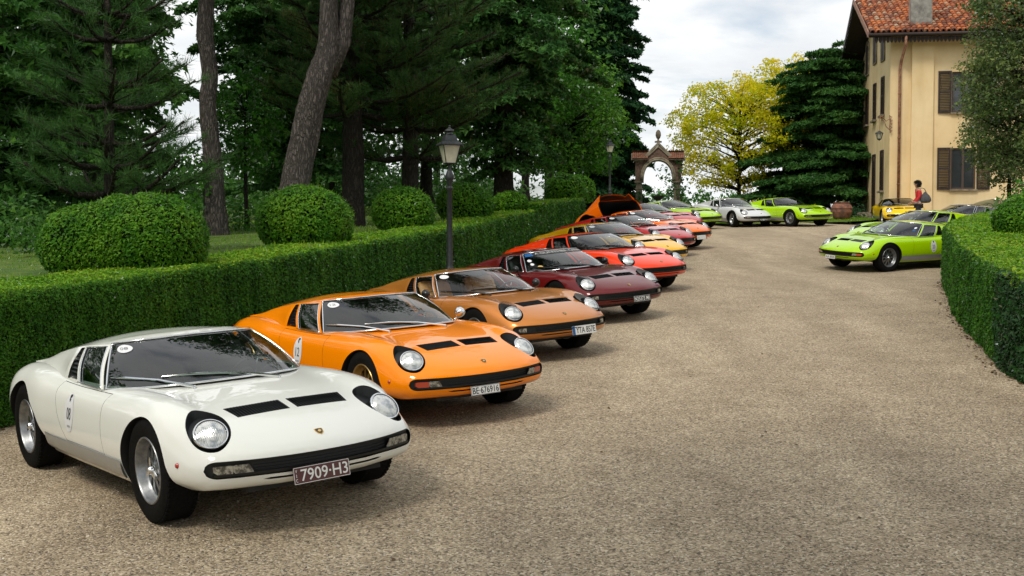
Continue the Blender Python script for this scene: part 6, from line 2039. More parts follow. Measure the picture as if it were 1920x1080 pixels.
    # creeper on the right pier
    C = np.array([(0.98 + rng.normal() * 0.14, -0.1 + rng.normal() * 0.2, z) for z in np.linspace(0.1, 3.0, 26)] + [(-0.95, -0.25, z) for z in np.linspace(0.1, 1.3, 7)])
    foliage('creeper', blob_leaves(C, np.full(len(C), 0.2), 0.09, 1.2, 1.0), M['ivy'], root)
stone_arch()
# bowl urn on its pedestal
root = empty('bowl_urn', (7.45, 58.0, SX * 7.45 + SY * 58.0)); x_ = (1233 - 960) / FPX * 58.0; root.location.x = x_
tag(root, 'dark stone bowl urn on a pedestal under the arch opening', 'urn')
mb = MB(); mb.box((0, 0, 0.10), (0.42, 0.42, 0.2)); mb.box((0, 0, 0.42), (0.30, 0.30, 0.45)); mb.box((0, 0, 0.68), (0.40, 0.40, 0.08)); mb.build('pedestal', M['stone'], root)
mb = MB(); mb.lathe([(0.12, 0.72), (0.05, 0.80), (0.06, 0.86), (0.20, 0.95), (0.27, 1.06), (0.29, 1.12), (0.25, 1.12), (0.20, 1.04), (0.001, 1.00)], 20); mb.build('bowl', mat('dark_stone', (0.05, 0.04, 0.035), 0.9), root, sharp=40)

# ------------------------------------------------------------------ terracotta jar and shrub
M['terracotta'] = nz(mat('weathered_terracotta', (0.22, 0.08, 0.045), 0.9), 6, 8, 0.35, 0.65, (0.09, 0.05, 0.04), (0.30, 0.12, 0.07), bump=0.5, bump_scale=18, dist=0.02)
xj, yj = (1577 - 960) / FPX * 50.8, 50.8
mb = MB(); mb.lathe([(0.26, 0.0), (0.30, 0.03), (0.36, 0.15), (0.42, 0.30), (0.435, 0.34), (0.425, 0.37), (0.43, 0.45), (0.445, 0.48), (0.43, 0.51), (0.39, 0.60), (0.31, 0.67), (0.33, 0.70), (0.335, 0.735), (0.29, 0.74), (0.24, 0.66), (0.30, 0.5), (0.001, 0.3)], 32)
o = mb.build('terracotta_jar', M['terracotta'], None, sharp=50, loc=(xj, yj, SX * xj + SY * yj + 0.03)); tag(o, 'big banded terracotta jar on the grass by the villa corner', 'jar')
bushes('box_shrub', 'small dark clipped shrub between the jar and the villa steps', [(1604, 52.2, 0.35, 0.45, 0.1)], M['leaf_fir'], 0.07, 84, 'shrub')

# ------------------------------------------------------------------ the villa
def stucco():
    m = mat('ochre_stucco', (0.62, 0.44, 0.20), 0.9, spec=0.2)
    nt = m.node_tree; b = nt.nodes['Principled BSDF']; L = nt.links
    tc = nt.nodes.new('ShaderNodeTexCoord')
    n = nt.nodes.new('ShaderNodeTexNoise'); n.inputs['Scale'].default_value = 0.55; n.inputs['Detail'].default_value = 9; n.inputs['Roughness'].default_value = 0.62
    L.new(tc.outputs['Object'], n.inputs['Vector'])
    rp = nt.nodes.new('ShaderNodeValToRGB'); e = rp.color_ramp.elements
    e[0].position = 0.30; e[0].color = (0.70, 0.52, 0.27, 1); e[1].position = 0.68; e[1].color = (0.85, 0.68, 0.41, 1)
    L.new(n.outputs['Fac'], rp.inputs['Fac'])
    # rain streaks
    mp = nt.nodes.new('ShaderNodeMapping'); mp.inputs['Scale'].default_value = (1.3, 1.3, 0.15); L.new(tc.outputs['Object'], mp.inputs['Vector'])
    n2 = nt.nodes.new('ShaderNodeTexNoise'); n2.inputs['Scale'].default_value = 1.6; n2.inputs['Detail'].default_value = 6; L.new(mp.outputs[0], n2.inputs['Vector'])
    r2 = nt.nodes.new('ShaderNodeValToRGB'); r2.color_ramp.elements[0].position = 0.30; r2.color_ramp.elements[0].color = (0.90, 0.88, 0.84, 1); r2.color_ramp.elements[1].position = 0.50; r2.color_ramp.elements[1].color = (1, 1, 1, 1)
    L.new(n2.outputs['Fac'], r2.inputs['Fac'])
    mx = nt.nodes.new('ShaderNodeMix'); mx.data_type = 'RGBA'; mx.blend_type = 'MULTIPLY'; mx.inputs['Factor'].default_value = 0.9
    L.new(rp.outputs[0], mx.inputs['A']); L.new(r2.outputs[0], mx.inputs['B']); L.new(mx.outputs['Result'], b.inputs['Base Color'])
    n3 = nt.nodes.new('ShaderNodeTexNoise'); n3.inputs['Scale'].default_value = 45; n3.inputs['Detail'].default_value = 4; L.new(tc.outputs['Object'], n3.inputs['Vector'])
    bp = nt.nodes.new('ShaderNodeBump'); bp.inputs['Strength'].default_value = 0.25; bp.inputs['Distance'].default_value = 0.01; L.new(n3.outputs['Fac'], bp.inputs['Height']); L.new(bp.outputs[0], b.inputs['Normal'])
    return m
M['stucco'] = stucco()
M['wood_brown'] = nz(mat('brown_painted_wood', (0.035, 0.018, 0.013), 0.6), 8, 6, c0=(0.012, 0.007, 0.006), c1=(0.034, 0.017, 0.013))
M['eave_wood'] = nz(mat('dark_eave_boards', (0.020, 0.013, 0.010), 0.8), 8, 6, c0=(0.012, 0.008, 0.007), c1=(0.032, 0.020, 0.015))
M['copper'] = nz(mat('rusty_copper', (0.25, 0.12, 0.07), 0.7, 0.2), 10, 6, c0=(0.15, 0.07, 0.045), c1=(0.40, 0.20, 0.12))
M['plinth'] = nz(mat('grey_plinth', (0.20, 0.17, 0.13), 0.9), 3, 6, c0=(0.13, 0.11, 0.085), c1=(0.27, 0.235, 0.18))
M['chimney'] = nz(mat('grey_chimney_plaster', (0.25, 0.24, 0.21), 0.9), 4, 8, c0=(0.15, 0.145, 0.13), c1=(0.33, 0.32, 0.28), bump=0.3, dist=0.02)
M['win_glass'] = mat('window_glass', (0.03, 0.035, 0.04), 0.05, 0.0, spec=0.9)
M['win_frame'] = mat('brown_window_frame', (0.07, 0.045, 0.035), 0.6)
def villa():
    z0 = 2.74
    root = empty('villa', (15.6, 51.0, z0), (0, 0, math.atan2(-0.148, 0.989)))
    tag(root, 'ochre three-storey villa with brown shutters and clay tile roof, right of the drive', 'villa')
    W, D, E = 12.0, 8.6, 7.78        # along the front, depth of the gable side, eave height
    ridge = E + (D / 2) * 0.45
    th = 0.35
    def wall(name, pieces):
        mb = MB()
        for b in pieces: mb.box(*b)
        return mb.build(name, M['stucco'], root)
    # openings (front wall, y = 0): u0,u1,z0,z1
    fr_open = [(2.44, 3.42, 1.30, 2.99), (2.44, 3.42, 4.44, 6.10), (6.6, 7.6, 1.30, 2.99), (6.6, 7.6, 4.44, 6.10)]
    def wall_with(name, L_, Hh, opens, M4, thick=th, gable=False):
        """wall in local u (along), z, with real openings, built from butted blocks"""
        us = sorted({0, L_} | {o[0] for o in opens} | {o[1] for o in opens})
        mb = MB()
        for a, b in zip(us[:-1], us[1:]):
            hs = sorted([(o[2], o[3]) for o in opens if o[0] <= a + 1e-6 and o[1] >= b - 1e-6])
            z = -0.4
            for lo, hi in hs + [(Hh, Hh)]:
                if lo > z:
                    P = [Vector((a, 0, z)), Vector((b, 0, z)), Vector((b, 0, lo)), Vector((a, 0, lo))]
                    Q = [p + Vector((0, thick, 0)) for p in P]
                    mb.add([M4 @ p for p in P + Q], [(0, 1, 2, 3), (7, 6, 5, 4), (0, 4, 5, 1), (1, 5, 6, 2), (2, 6, 7, 3), (3, 7, 4, 0)])
                z = hi
        if gable:
            P = [Vector((0, 0, Hh)), Vector((L_, 0, Hh)), Vector((L_ / 2, 0, ridge - 0.12))]
            Q = [p + Vector((0, thick, 0)) for p in P]
            mb.add([M4 @ p for p in P + Q], [(0, 1, 2), (5, 4, 3), (1, 4, 5, 2), (2, 5, 3, 0)])
        return mb.build(name, M['stucco'], root)
    wall_with('wall', W, E, fr_open, Matrix.Identity(4))
    # gable side: u runs from the back (u = 0) to the front corner (u = D) so that outward faces -x
    MG = Matrix(((0, 1, 0, 0), (-1, 0, 0, D), (0, 0, 1, 0), (0, 0, 0, 1)))
    gw = []
    for t in (1.95, 4.35, 6.8):
        u = D - t
        gw.append((u - 0.42, u + 0.42, 4.55, 6.18))
        if t != 4.35: gw.append((u - 0.42, u + 0.42, 1.32, 3.05))
    gw.append((D - 4.35 - 0.45, D - 4.35 + 0.45, 0.42, 3.02))
    MGc = Matrix(((0, 1, 0, 0), (-1, 0, 0, D - 0.0), (0, 0, 1, 0), (0, 0, 0, 1)))
    wall_with('gable_wall', D - th, E, [g for g in gw], MGc, gable=False)
    mb = MB(); P = [(0.0, D, E), (0.0, 0.0, E), (0.0, D / 2, ridge - 0.12)]; mb.add(P + [(th, p[1], p[2]) for p in P], [(0, 1, 2), (5, 4, 3), (1, 4, 5, 2), (2, 5, 3, 0), (0, 3, 4, 1)])
    mb.build('gable_wall', M['stucco'], root)
    wall_with('wall', W, E, [], Matrix.Translation((0, D - th + 0.001, 0)) )
    # pilaster and corner recess on the front
    mb = MB(); mb.box((1.26, -0.075, (E - 0.4) / 2 + 0.0), (0.86, 0.15, E + 0.38)); mb.build('pilaster', M['stucco'], root)
    mb = MB(); mb.box((7.2, -0.03, 0.05), (9.6, 0.06, 0.9)); mb.box((-0.03, 4.3, 0.05), (0.06, 8.5, 0.8)); mb.build('plinth', M['plinth'], root)
    # interior floor/back so that rooms read dark
    mb = MB(); mb.box((W / 2, D / 2, E - 0.02), (W - 0.8, D - 0.8, 0.05)); mb.box((W / 2, D / 2, 3.6), (W - 0.8, D - 0.8, 0.05)); mb.box((W / 2 + 0.2, 2.4, E / 2), (W - 1.2, 0.08, E - 0.5)); mb.build('floors', M['plinth'], root)
    # shutters
    def shutter_mesh(w, h):
        f = MB()
        for (cx, cz, dx, dz) in ((-w / 2 + 0.035, 0, 0.07, h), (w / 2 - 0.035, 0, 0.07, h), (0, h / 2 - 0.04, w - 0.14, 0.08), (0, -h / 2 + 0.04, w - 0.14, 0.08), (0, 0, w - 0.14, 0.08)):
            f.box((cx, 0, cz), (dx, 0.045, dz))
        s = MB(); n = int((h - 0.2) / 0.062)
        for k in range(n):
            z = -h / 2 + 0.11 + k * (h - 0.22) / (n - 1)
            if abs(z) < 0.06: continue
            s.box((0, 0, z), (w - 0.13, 0.040, 0.010), 0, Matrix.Rotation(R(38), 3, 'X'))
        return f.mesh('shutter', [M['wood_brown']]), s.mesh('louvre_slats', [M['wood_brown']])
    def shutter(meshes, M4):
        o = mk_obj('shutter', meshes[0], root); o.matrix_local = M4
        s = mk_obj('louvre_slats', meshes[1], o); s['kind'] = 'stuff'
    sm1 = shutter_mesh(0.52, 1.72)
    def window(u0, u1, a, b, M4=Matrix.Identity(4), panes=2):
        w, h = u1 - u0, b - a
        mb = MB()
        for (cx, cz, dx, dz) in ((u0 + 0.035, (a + b) / 2, 0.07, h), (u1 - 0.035, (a + b) / 2, 0.07, h), ((u0 + u1) / 2, b - 0.035, w - 0.14, 0.07), ((u0 + u1) / 2, a + 0.035, w - 0.14, 0.07), ((u0 + u1) / 2, (a + b) / 2, 0.09, h - 0.14)):
            mb.box((cx, 0.10, cz), (dx, 0.06, dz))
        mb.v = [tuple(M4 @ Vector(p)) for p in mb.v]
        f = mb.build('window', M['win_frame'], root)
        for s in (0, 1):
            c = u0 + 0.07 + (w / 2 - 0.115 + 0.0) / 2 + s * (w / 2 - 0.025)
            mb = MB(); mb.box((c, 0.11, (a + b) / 2), (w / 2 - 0.115, 0.01, h - 0.14)); mb.v = [tuple(M4 @ Vector(p)) for p in mb.v]
            mb.build('pane', M['win_glass'], f)
        mb = MB(); mb.box(((u0 + u1) / 2, -0.04, a - 0.035), (w + 0.12, 0.14, 0.06)); mb.v = [tuple(M4 @ Vector(p)) for p in mb.v]
        mb.build('sill', M['pale_stone'], f)
    for (u0, u1, a, b) in fr_open:
        window(u0, u1, a, b)
        for s in (-1, 1):
            cx = (u0 if s < 0 else u1) + s * 0.285
            shutter(sm1, Matrix.Translation((cx, -0.055, (a + b) / 2)) @ Matrix.Rotation(R(4 * s), 4, 'Z'))
    smg = shutter_mesh(0.42, 1.62); smd = shutter_mesh(0.45, 2.6); sml = shutter_mesh(0.42, 1.73)
    for g in gw:
        h = g[3] - g[2]; mm = smd if h > 2.3 else (smg if h < 1.68 else sml)
        for s in (-1, 1):
            u = (g[0] + g[1]) / 2 + s * (g[1] - g[0]) / 4
            # leaves slightly ajar, standing proud of the wall
            shutter(mm, MGc @ Matrix.Translation((u, -0.05, (g[2] + g[3]) / 2)) @ Matrix.Rotation(R(5 * s), 4, 'Z'))
        mb = MB(); mb.box(((g[0] + g[1]) / 2, -0.07, g[2] - 0.04), (g[1] - g[0] + 0.2, 0.16, 0.08)); mb.v = [tuple(MGc @ Vector(p)) for p in mb.v]; mb.build('sill', M['plinth'], root)
    # arched attic windows on the gable
    for t in (1.95, 4.35, 6.8):
        u = D - t
        mb = MB()
        zc = 7.55 if t == 1.95 else (7.75 if t == 4.35 else 7.55)
        for s in (-1, 1):
            mb.box((u + s * 0.21, -0.03, zc), (0.34, 0.05, 1.3)); 
        mb.v = [tuple(MGc @ Vector(p)) for p in mb.v]; mb.build('attic_shutter', M['wood_brown'], root)
        mb = MB()
        arch = [Vector((u + 0.46 * math.cos(math.pi * k / 10), -0.03, zc + 0.62 + 0.24 * math.sin(math.pi * k / 10))) for k in range(11)]
        mb.tube([MGc @ p for p in [Vector((u + 0.46, -0.03, zc - 0.68))] + arch + [Vector((u - 0.46, -0.03, zc - 0.68)), Vector((u + 0.46, -0.03, zc - 0.68))]], 0.045, 6)
        mb.build('attic_frame', M['pale_stone'], root)
    # small cellar opening and door step
    mb = MB(); mb.box((0, 0, 0), (0.5, 0.05, 0.5)); mb.v = [tuple(MGc @ (Matrix.Translation((D - 6.9, -0.03, 0.72)) @ Vector(p))) for p in mb.v]; mb.build('cellar_shutter', M['wood_brown'], root)
    mb = MB(); mb.box((-0.55, 4.2, 0.18), (1.0, 2.0, 0.20)); mb.box((-0.38, 4.2, 0.36), (0.66, 1.6, 0.16)); mb.build('door_step', M['pale_stone'], root)
    # roof: boards, tiles
    ov, og = 0.78, 0.95
    slope = math.atan(0.45)
    y0 = -ov; zf = E - ov * 0.45 + 0.16
    def rp(x, y): return Vector((x, y, zf + (y - y0) * 0.45)) if y <= D / 2 else Vector((x, y, zf + (D - y0 * 1.0 - y - 0.0) * 0.45 - 0.0 + (0)))
    top = zf + (D / 2 - y0) * 0.45
    for s, (ya, yb) in ((0, (y0, D / 2)), (1, (D + ov, D / 2))):
        P = [Vector((-og, ya, zf)), Vector((W + og, ya, zf)), Vector((W + og, yb, top)), Vector((-og, yb, top))]
        Q = [p - Vector((0, 0, 0.14)) for p in P]
        mb = MB(); f = [(0, 1, 2, 3), (7, 6, 5, 4), (0, 4, 5, 1), (1, 5, 6, 2), (3, 7, 4, 0)]
        mb.add(P + Q, f if s == 0 else [q[::-1] for q in f]); mb.build('roof_boarding', M['eave_wood'], root)
    # verge boards
    for ya in (y0, D + ov):
        a, b = Vector((-og - 0.03, ya, zf - 0.02)), Vector((-og - 0.03, D / 2, top - 0.02))
        mb = MB(); dz = Vector((0, 0, 0.22)); dx = Vector((-0.04, 0, 0))
        mb.add([a + dz * 0.5, b + dz * 0.5, b - dz * 0.6, a - dz * 0.6, a + dz * 0.5 + dx, b + dz * 0.5 + dx, b - dz * 0.6 + dx, a - dz * 0.6 + dx], [(0, 1, 2, 3), (7, 6, 5, 4), (0, 4, 5, 1), (2, 6, 7, 3), (0, 3, 7, 4), (1, 5, 6, 2)])
        mb.build('verge_board', M['copper'] if ya < 0 else M['wood_brown'], root)
    # rafters' ends and purlins under the gable overhang
    mb = MB()
    for yy in (0.0, D / 2 - 0.1, D - 0.1): mb.box((-og / 2, yy + 0.05, zf + (min(yy, D - yy) - y0) * 0.45 - 0.26), (og, 0.16, 0.20))
    mb.build('purlins', M['eave_wood'], root)
    # gutter, scalloped fascia
    mb = MB(); mb.tube([(-og - 0.05, y0 - 0.07, zf - 0.05), (W + og, y0 - 0.07, zf - 0.05)], 0.075, 10); mb.build('gutter', M['wood_brown'], root, smooth=True)
    mb = MB(); V = []; n = 90
    pitch = 0.15; x = -og + 0.2
    while x < W * 0.75:
        poly = [(x + 0.004, 0.0), (x + pitch - 0.004, 0.0), (x + pitch - 0.004, -0.12), (x + pitch * 0.75, -0.20), (x + pitch * 0.5, -0.235), (x + pitch * 0.25, -0.20), (x + 0.004, -0.12)]
        v = [(px_, y0 + 0.04, zf - 0.14 + z_) for px_, z_ in poly] + [(px_, y0 + 0.065, zf - 0.14 + z_) for px_, z_ in poly]
        k = len(poly); mb.add(v, [tuple(range(k))[::-1], tuple(range(k, 2 * k))] + [(i, (i + 1) % k, k + (i + 1) % k, k + i) for i in range(k)])
        x += pitch
    o = mb.build('scalloped_fascia', M['eave_wood'], root); o['kind'] = 'stuff'
    # downpipe
    mb = MB(); mb.tube([(0.47, y0 - 0.05, zf - 0.1), (0.47, y0 - 0.02, zf - 0.45), (0.40, -0.12, zf - 1.05), (0.36, -0.10, zf - 1.4), (0.36, -0.10, 0.35)], 0.058, 10)
    for z in (1.5, 3.4, 5.2): mb.tube([(0.36, -0.10, z), (0.36, -0.10, z + 0.05)], 0.07, 10)
    mb.build('downpipe', M['copper'], root, smooth=True)
    # tiles: cover tiles one by one where they show, the rest joined
    pitch_x, step = 0.212, 0.345
    cs, sn = math.cos(slope), math.sin(slope)
    hp = half_pipe(0.44, 0.098, 0.082, 0.016, 5)
    tile_me = mk_mesh('roof_tile', hp[0], hp[1], [M['tile']])
    MT0 = Matrix.Rotation(slope, 4, 'X')
    rest = MB(); chan = MB(); nrow = 16; ncol = 50; cnt = 0
    hc = half_pipe(0.46, 0.085, 0.095, 0.014, 3)
    for c in range(ncol):
        x = -og + 0.11 + c * pitch_x
        for r_ in range(nrow):
            s = r_ * step
            y = y0 - 0.06 + s * cs; z = zf + 0.045 + s * sn
            jx, ja, jz = rng.normal() * 0.008, rng.normal() * 0.02, rng.random() * 0.014
            MT = Matrix.Translation((x + jx, y + rng.normal() * 0.012, z + jz)) @ Matrix.Rotation(slope - 0.035, 4, 'X') @ Matrix.Rotation(ja, 4, 'Z')
            incl = 3.05 < x < 3.95 and False
            if 2.03 - 1.25 < x < 1.70 and 0.9 < s < 1.7: continue
            if c < 30 and r_ < 10 and cnt < 300:
                o = bpy.data.objects.new('roof_tile', tile_me); link(o, root); o.matrix_local = MT; cnt += 1
            else:
                rest.add([MT @ Vector(p) for p in hp[0]], hp[1])
            MC = Matrix.Translation((x + pitch_x / 2, y, z - 0.005)) @ Matrix.Rotation(slope - 0.02, 4, 'X') @ Matrix.Rotation(math.pi, 4, 'Y')
            chan.add([MC @ Vector((p[0], p[1], p[2] - 0.075)) for p in hc[0]], hc[1])
    o = rest.build('far_roof_tiles', M['tile'], root); o['kind'] = 'stuff'
    o = chan.build('channel_tiles', M['tile'], root); o['kind'] = 'stuff'
    # chimney
    mb = MB(); zc = zf + (0.9) * 0.45
    mb.box((1.24, y0 + 1.25, zc + 0.75), (0.84, 0.60, 1.9)); mb.box((1.24, y0 + 1.25, zc + 1.62), (0.94, 0.70, 0.08)); mb.build('chimney', M['chimney'], root)
    mb = MB(); mb.box((1.24, y0 + 1.25, zc + 1.95), (0.70, 0.46, 0.5)); mb.box((1.24, y0 + 1.25, zc + 2.3), (0.98, 0.74, 0.10)); mb.build('chimney_cap', M['eave_wood'], root)
    mb = MB(); mb.box((1.24, y0 + 0.92, zc - 0.08), (0.94, 0.12, 0.10)); mb.build('chimney_flashing', M['chimney'], root)
    return root
villa()
# wall lanterns
def wall_lantern(label, x, y, z, sc=1.0):
    root = empty('wall_lantern', (x, y, z)); root.scale = (sc,) * 3; tag(root, label, 'lantern', 'hanging lanterns on the villa')
    mb = MB()
    mb.tube([(0.0, 0, 0.35), (0.02, 0, 0.10), (0.0, 0, -0.15), (0.04, 0, -0.38)], 0.022, 6)
    mb.tube([(0, 0, 0.2), (-0.15, 0, 0.10), (-0.30, 0, 0.28), (-0.42, 0, 0.30)], 0.02, 6)
    mb.tube([(0, 0, -0.25), (-0.14, 0, -0.12), (-0.22, 0, 0.08), (-0.36, 0, 0.20), (-0.42, 0, 0.30)], 0.016, 6)
    for k in range(5): mb.tube([(0.03, 0, 0.3 - k * 0.14), (0.10, 0, 0.27 - k * 0.14), (0.05, 0, 0.22 - k * 0.14)], 0.016, 5)
    mb.tube([(-0.42, 0, 0.30), (-0.42, 0, -0.30)], 0.008, 5)
    mb.build('bracket', M['copper'], root)
    mb = MB()
    T = Matrix.Translation((-0.42, 0, -0.48))
    mb.lathe([(0.001, 0.20), (0.06, 0.16), (0.17, 0.10), (0.18, 0.08), (0.14, 0.07)], 8, 0, T)
    for k in range(8):
        a = k * math.pi / 4; mb.tube([T @ Vector((0.15 * math.cos(a), 0.15 * math.sin(a), 0.08)), T @ Vector((0.085 * math.cos(a), 0.085 * math.sin(a), -0.15))], 0.010, 4)
    mb.lathe([(0.09, -0.14), (0.085, -0.17), (0.03, -0.20), (0.001, -0.23)], 8, 0, T)
    mb.build('lantern_frame', M['lamp_iron'], root)
    mb = MB(); mb.lathe([(0.135, 0.07), (0.075, -0.14)], 8, 0, T); mb.build('pane', M['lamp_pane'], root)
wall_lantern('iron lantern on a scrolled bracket at the villa corner', 15.56, 50.9, 6.75)
wall_lantern('small iron lantern on the far corner of the villa gable', 16.80, 59.4, 6.2)

# ------------------------------------------------------------------ the visitor
def skin_body(name, joints, edges, m, parent, root_i=0, sub=2):
    me = bpy.data.meshes.new(name)
    me.from_pydata([j[:3] for j in joints], edges, [])
    o = bpy.data.objects.new(name, me); COL.objects.link(o)
    md = o.modifiers.new('s', 'SKIN'); sk = me.skin_vertices
    if not sk:
        bpy.context.view_layer.objects.active = o
        b = bmesh.new(); b.from_mesh(me); b.verts.layers.skin.verify(); b.to_mesh(me); b.free()
    for i, j in enumerate(joints):
        rr = j[3] if hasattr(j[3], '__len__') else (j[3], j[3])
        me.skin_vertices[0].data[i].radius = rr
        me.skin_vertices[0].data[i].use_root = (i == root_i)
    md.use_smooth_shade = True
    o.modifiers.new('u', 'SUBSURF').levels = sub
    dg = bpy.context.evaluated_depsgraph_get()
    out = bpy.data.meshes.new_from_object(o.evaluated_get(dg))
    bpy.data.objects.remove(o)
    out.materials.clear(); out.materials.append(m)
    return mk_obj(name, out, parent)
def person():
    # faces local +X
    px_, Yp = 1721, 45.2
    x = (px_ - 960) / FPX * Yp
    root = empty('person', (x, Yp, gzf(x, Yp)), (0, 0, R(176)))
    root.scale = (0.97, 0.97, 0.97)
    tag(root, 'dark-haired person in a red jacket walking left in front of the villa', 'person')
    skin = mat('skin', (0.42, 0.22, 0.14), 0.5)
    red = nz(mat('red_jacket', (0.55, 0.015, 0.02), 0.7), 20, c0=(0.45, 0.012, 0.016), c1=(0.62, 0.02, 0.025), bump=0.3, dist=0.01)
    blk = mat('black_trousers', (0.012, 0.013, 0.016), 0.8)
    # one continuous body
    J = [(0.00, 0, 0.95, (0.15, 0.12)), (-0.005, 0, 1.10, (0.135, 0.11)), (0.01, 0, 1.28, (0.155, 0.11)), (0.03, 0, 1.42, (0.12, 0.085)), (0.055, 0, 1.49, 0.052), (0.085, 0, 1.55, 0.055), (0.095, 0, 1.64, (0.078, 0.092)), (0.09, 0, 1.70, (0.06, 0.07)),
         (0.02, 0.17, 1.40, 0.062), (0.03, 0.22, 1.15, 0.048), (0.18, 0.19, 0.97, 0.036), (0.24, 0.17, 0.93, 0.028),
         (0.02, -0.17, 1.40, 0.062), (-0.01, -0.23, 1.15, 0.048), (0.16, -0.20, 0.98, 0.036), (0.22, -0.18, 0.95, 0.028),
         (0.02, 0.09, 0.84, 0.098), (0.10, 0.095, 0.48, 0.062), (0.05, 0.10, 0.10, 0.042), (0.15, 0.10, 0.035, 0.036),
         (-0.02, -0.09, 0.84, 0.098), (-0.03, -0.095, 0.48, 0.062), (-0.20, -0.10, 0.13, 0.042), (-0.10, -0.10, 0.035, 0.036)]
    Eg = [(0, 1), (1, 2), (2, 3), (3, 4), (4, 5), (5, 6), (6, 7), (3, 8), (8, 9), (9, 10), (10, 11), (3, 12), (12, 13), (13, 14), (14, 15), (0, 16), (16, 17), (17, 18), (18, 19), (0, 20), (20, 21), (21, 22), (22, 23)]
    b = skin_body('body', J, Eg, skin, root)
    # clothing: the same limbs a little fuller
    g = lambda idx, k: [(*J[i][:3], tuple(v * k for v in (J[i][3] if hasattr(J[i][3], '__len__') else (J[i][3], J[i][3])))) for i in idx]
    idx = [0, 1, 2, 3, 8, 9, 10, 12, 13, 14]; mp_ = {a: i for i, a in enumerate(idx)}
    jj = g(idx, 1.16); jj[0] = (0.0, 0, 1.00, (0.172, 0.14))
    skin_body('jacket', jj, [(mp_[a], mp_[b_]) for a, b_ in Eg if a in mp_ and b_ in mp_], red, root)
    idx = [0, 16, 17, 18, 20, 21, 22]; mp_ = {a: i for i, a in enumerate(idx)}
    jj = g(idx, 1.14); skin_body('trousers', jj, [(mp_[a], mp_[b_]) for a, b_ in Eg if a in mp_ and b_ in mp_], blk, root)
    for s, (xx, zz) in ((1, (0.12, 0.045)), (-1, (-0.13, 0.045))):
        mb = MB(); mb.lathe([(0.001, -0.14), (0.04, -0.12), (0.052, -0.03), (0.048, 0.06), (0.035, 0.12), (0.001, 0.14)], 12, 0, Matrix.Translation((xx, 0.10 * s, zz)) @ Matrix.Rotation(R(90), 4, 'Y'))
        mb.build('shoe', mat('shoe_leather', (0.02, 0.02, 0.02), 0.5), root, smooth=True)
    mb = MB(); mb.lathe([(0.165, 0.0), (0.172, 0.03), (0.168, 0.06)], 20, 0, Matrix.Translation((0, 0, 0.93)) @ Matrix.Scale(0.85, 4, (1, 0, 0))); mb.build('shirt_hem', mat('white_shirt', (0.7, 0.7, 0.7), 0.8), root, smooth=True)
    hair = mat('dark_hair', (0.010, 0.008, 0.007), 0.7)
    mb = MB(); D = rnd_dirs(420)
    V = D * [0.105, 0.098, 0.115] + [0.068, 0, 1.665]
    keep = ~((D[:, 0] > 0.35) & (D[:, 2] < 0.35)) & (D[:, 2] > -0.75)
    V = V[keep]; Dk = D[keep]
    Q = dir_quads(np.repeat(V * 1.0, 5, 0), np.repeat(Dk * 0.4 + [-0.5, 0, -0.6], 5, 0), 0.07, 0.02, 0.4)
    hb = MB(); hb.lathe([(0.001, -0.10), (0.06, -0.085), (0.095, -0.03), (0.098, 0.03), (0.07, 0.09), (0.001, 0.115)], 16, 0, Matrix.Translation((0.060, 0, 1.67)))
    o = hb.build('hair', hair, root, smooth=True)
    mk_obj('hair_strands', quads_mesh('hair_strands', Q, 4, [hair]), o)
    # face
    mb = MB(); mb.add([(0.175, -0.012, 1.615), (0.175, 0.012, 1.615), (0.205, 0, 1.612), (0.178, 0, 1.655)], [(0, 2, 3), (2, 1, 3), (0, 1, 2), (0, 3, 1)]); mb.build('nose', skin, b)
    for s in (-1, 1):
        mb = MB(); mb.lathe([(0.001, 0.010), (0.009, 0.006), (0.012, 0)], 8, 0, Matrix.Translation((0.168, 0.03 * s, 1.648)) @ Matrix.Rotation(R(90), 4, 'Y')); mb.build('eye', hair, b)
        mb = MB(); mb.lathe([(0.001, 0.012), (0.018, 0.008), (0.022, 0)], 8, 0, Matrix.Translation((0.095, 0.088 * s, 1.635)) @ Matrix.Rotation(R(-90 * s), 4, 'X')); mb.build('ear', skin, b)
    # hands: palm, four fingers, thumb
    for s, (hx, hy, hz) in ((1, (0.25, 0.165, 0.925)), (-1, (0.23, -0.175, 0.945))):
        Jh = [(hx, hy, hz, 0.030), (hx + 0.06, hy - 0.01 * s, hz - 0.02, (0.034, 0.02))]
        Eh = [(0, 1)]
        for q in range(4):
            o_ = (q - 1.5) * 0.019
            k = len(Jh); l = [0.030, 0.036, 0.034, 0.027][q]
            Jh += [(hx + 0.085, hy + o_, hz - 0.028, 0.010), (hx + 0.085 + l, hy + o_, hz - 0.045, 0.009), (hx + 0.085 + l * 1.4, hy + o_, hz - 0.075, 0.008)]
            Eh += [(1, k), (k, k + 1), (k + 1, k + 2)]
        k = len(Jh); Jh += [(hx + 0.03, hy - 0.04 * s, hz, 0.011), (hx + 0.065, hy - 0.058 * s, hz - 0.015, 0.009)]; Eh += [(0, k), (k, k + 1)]
        skin_body('hand', Jh, Eh, skin, b, sub=1)
    # bag, a thing of its own
    bag_m = nz(mat('grey_canvas', (0.06, 0.065, 0.07), 0.8), 20, c0=(0.045, 0.05, 0.055), c1=(0.085, 0.09, 0.095), bump=0.3, dist=0.01)
    br = empty('shoulder_bag', tuple(root.matrix_basis @ Vector((-0.20, 0.10, 1.12))), (0, R(-12), R(176))); br.location = Vector(root.location) + Matrix.Rotation(R(176), 3, 'Z') @ Vector((-0.20, 0.13, 1.10)) 
    tag(br, 'slouchy grey bag carried on the back of the person in red', 'bag')
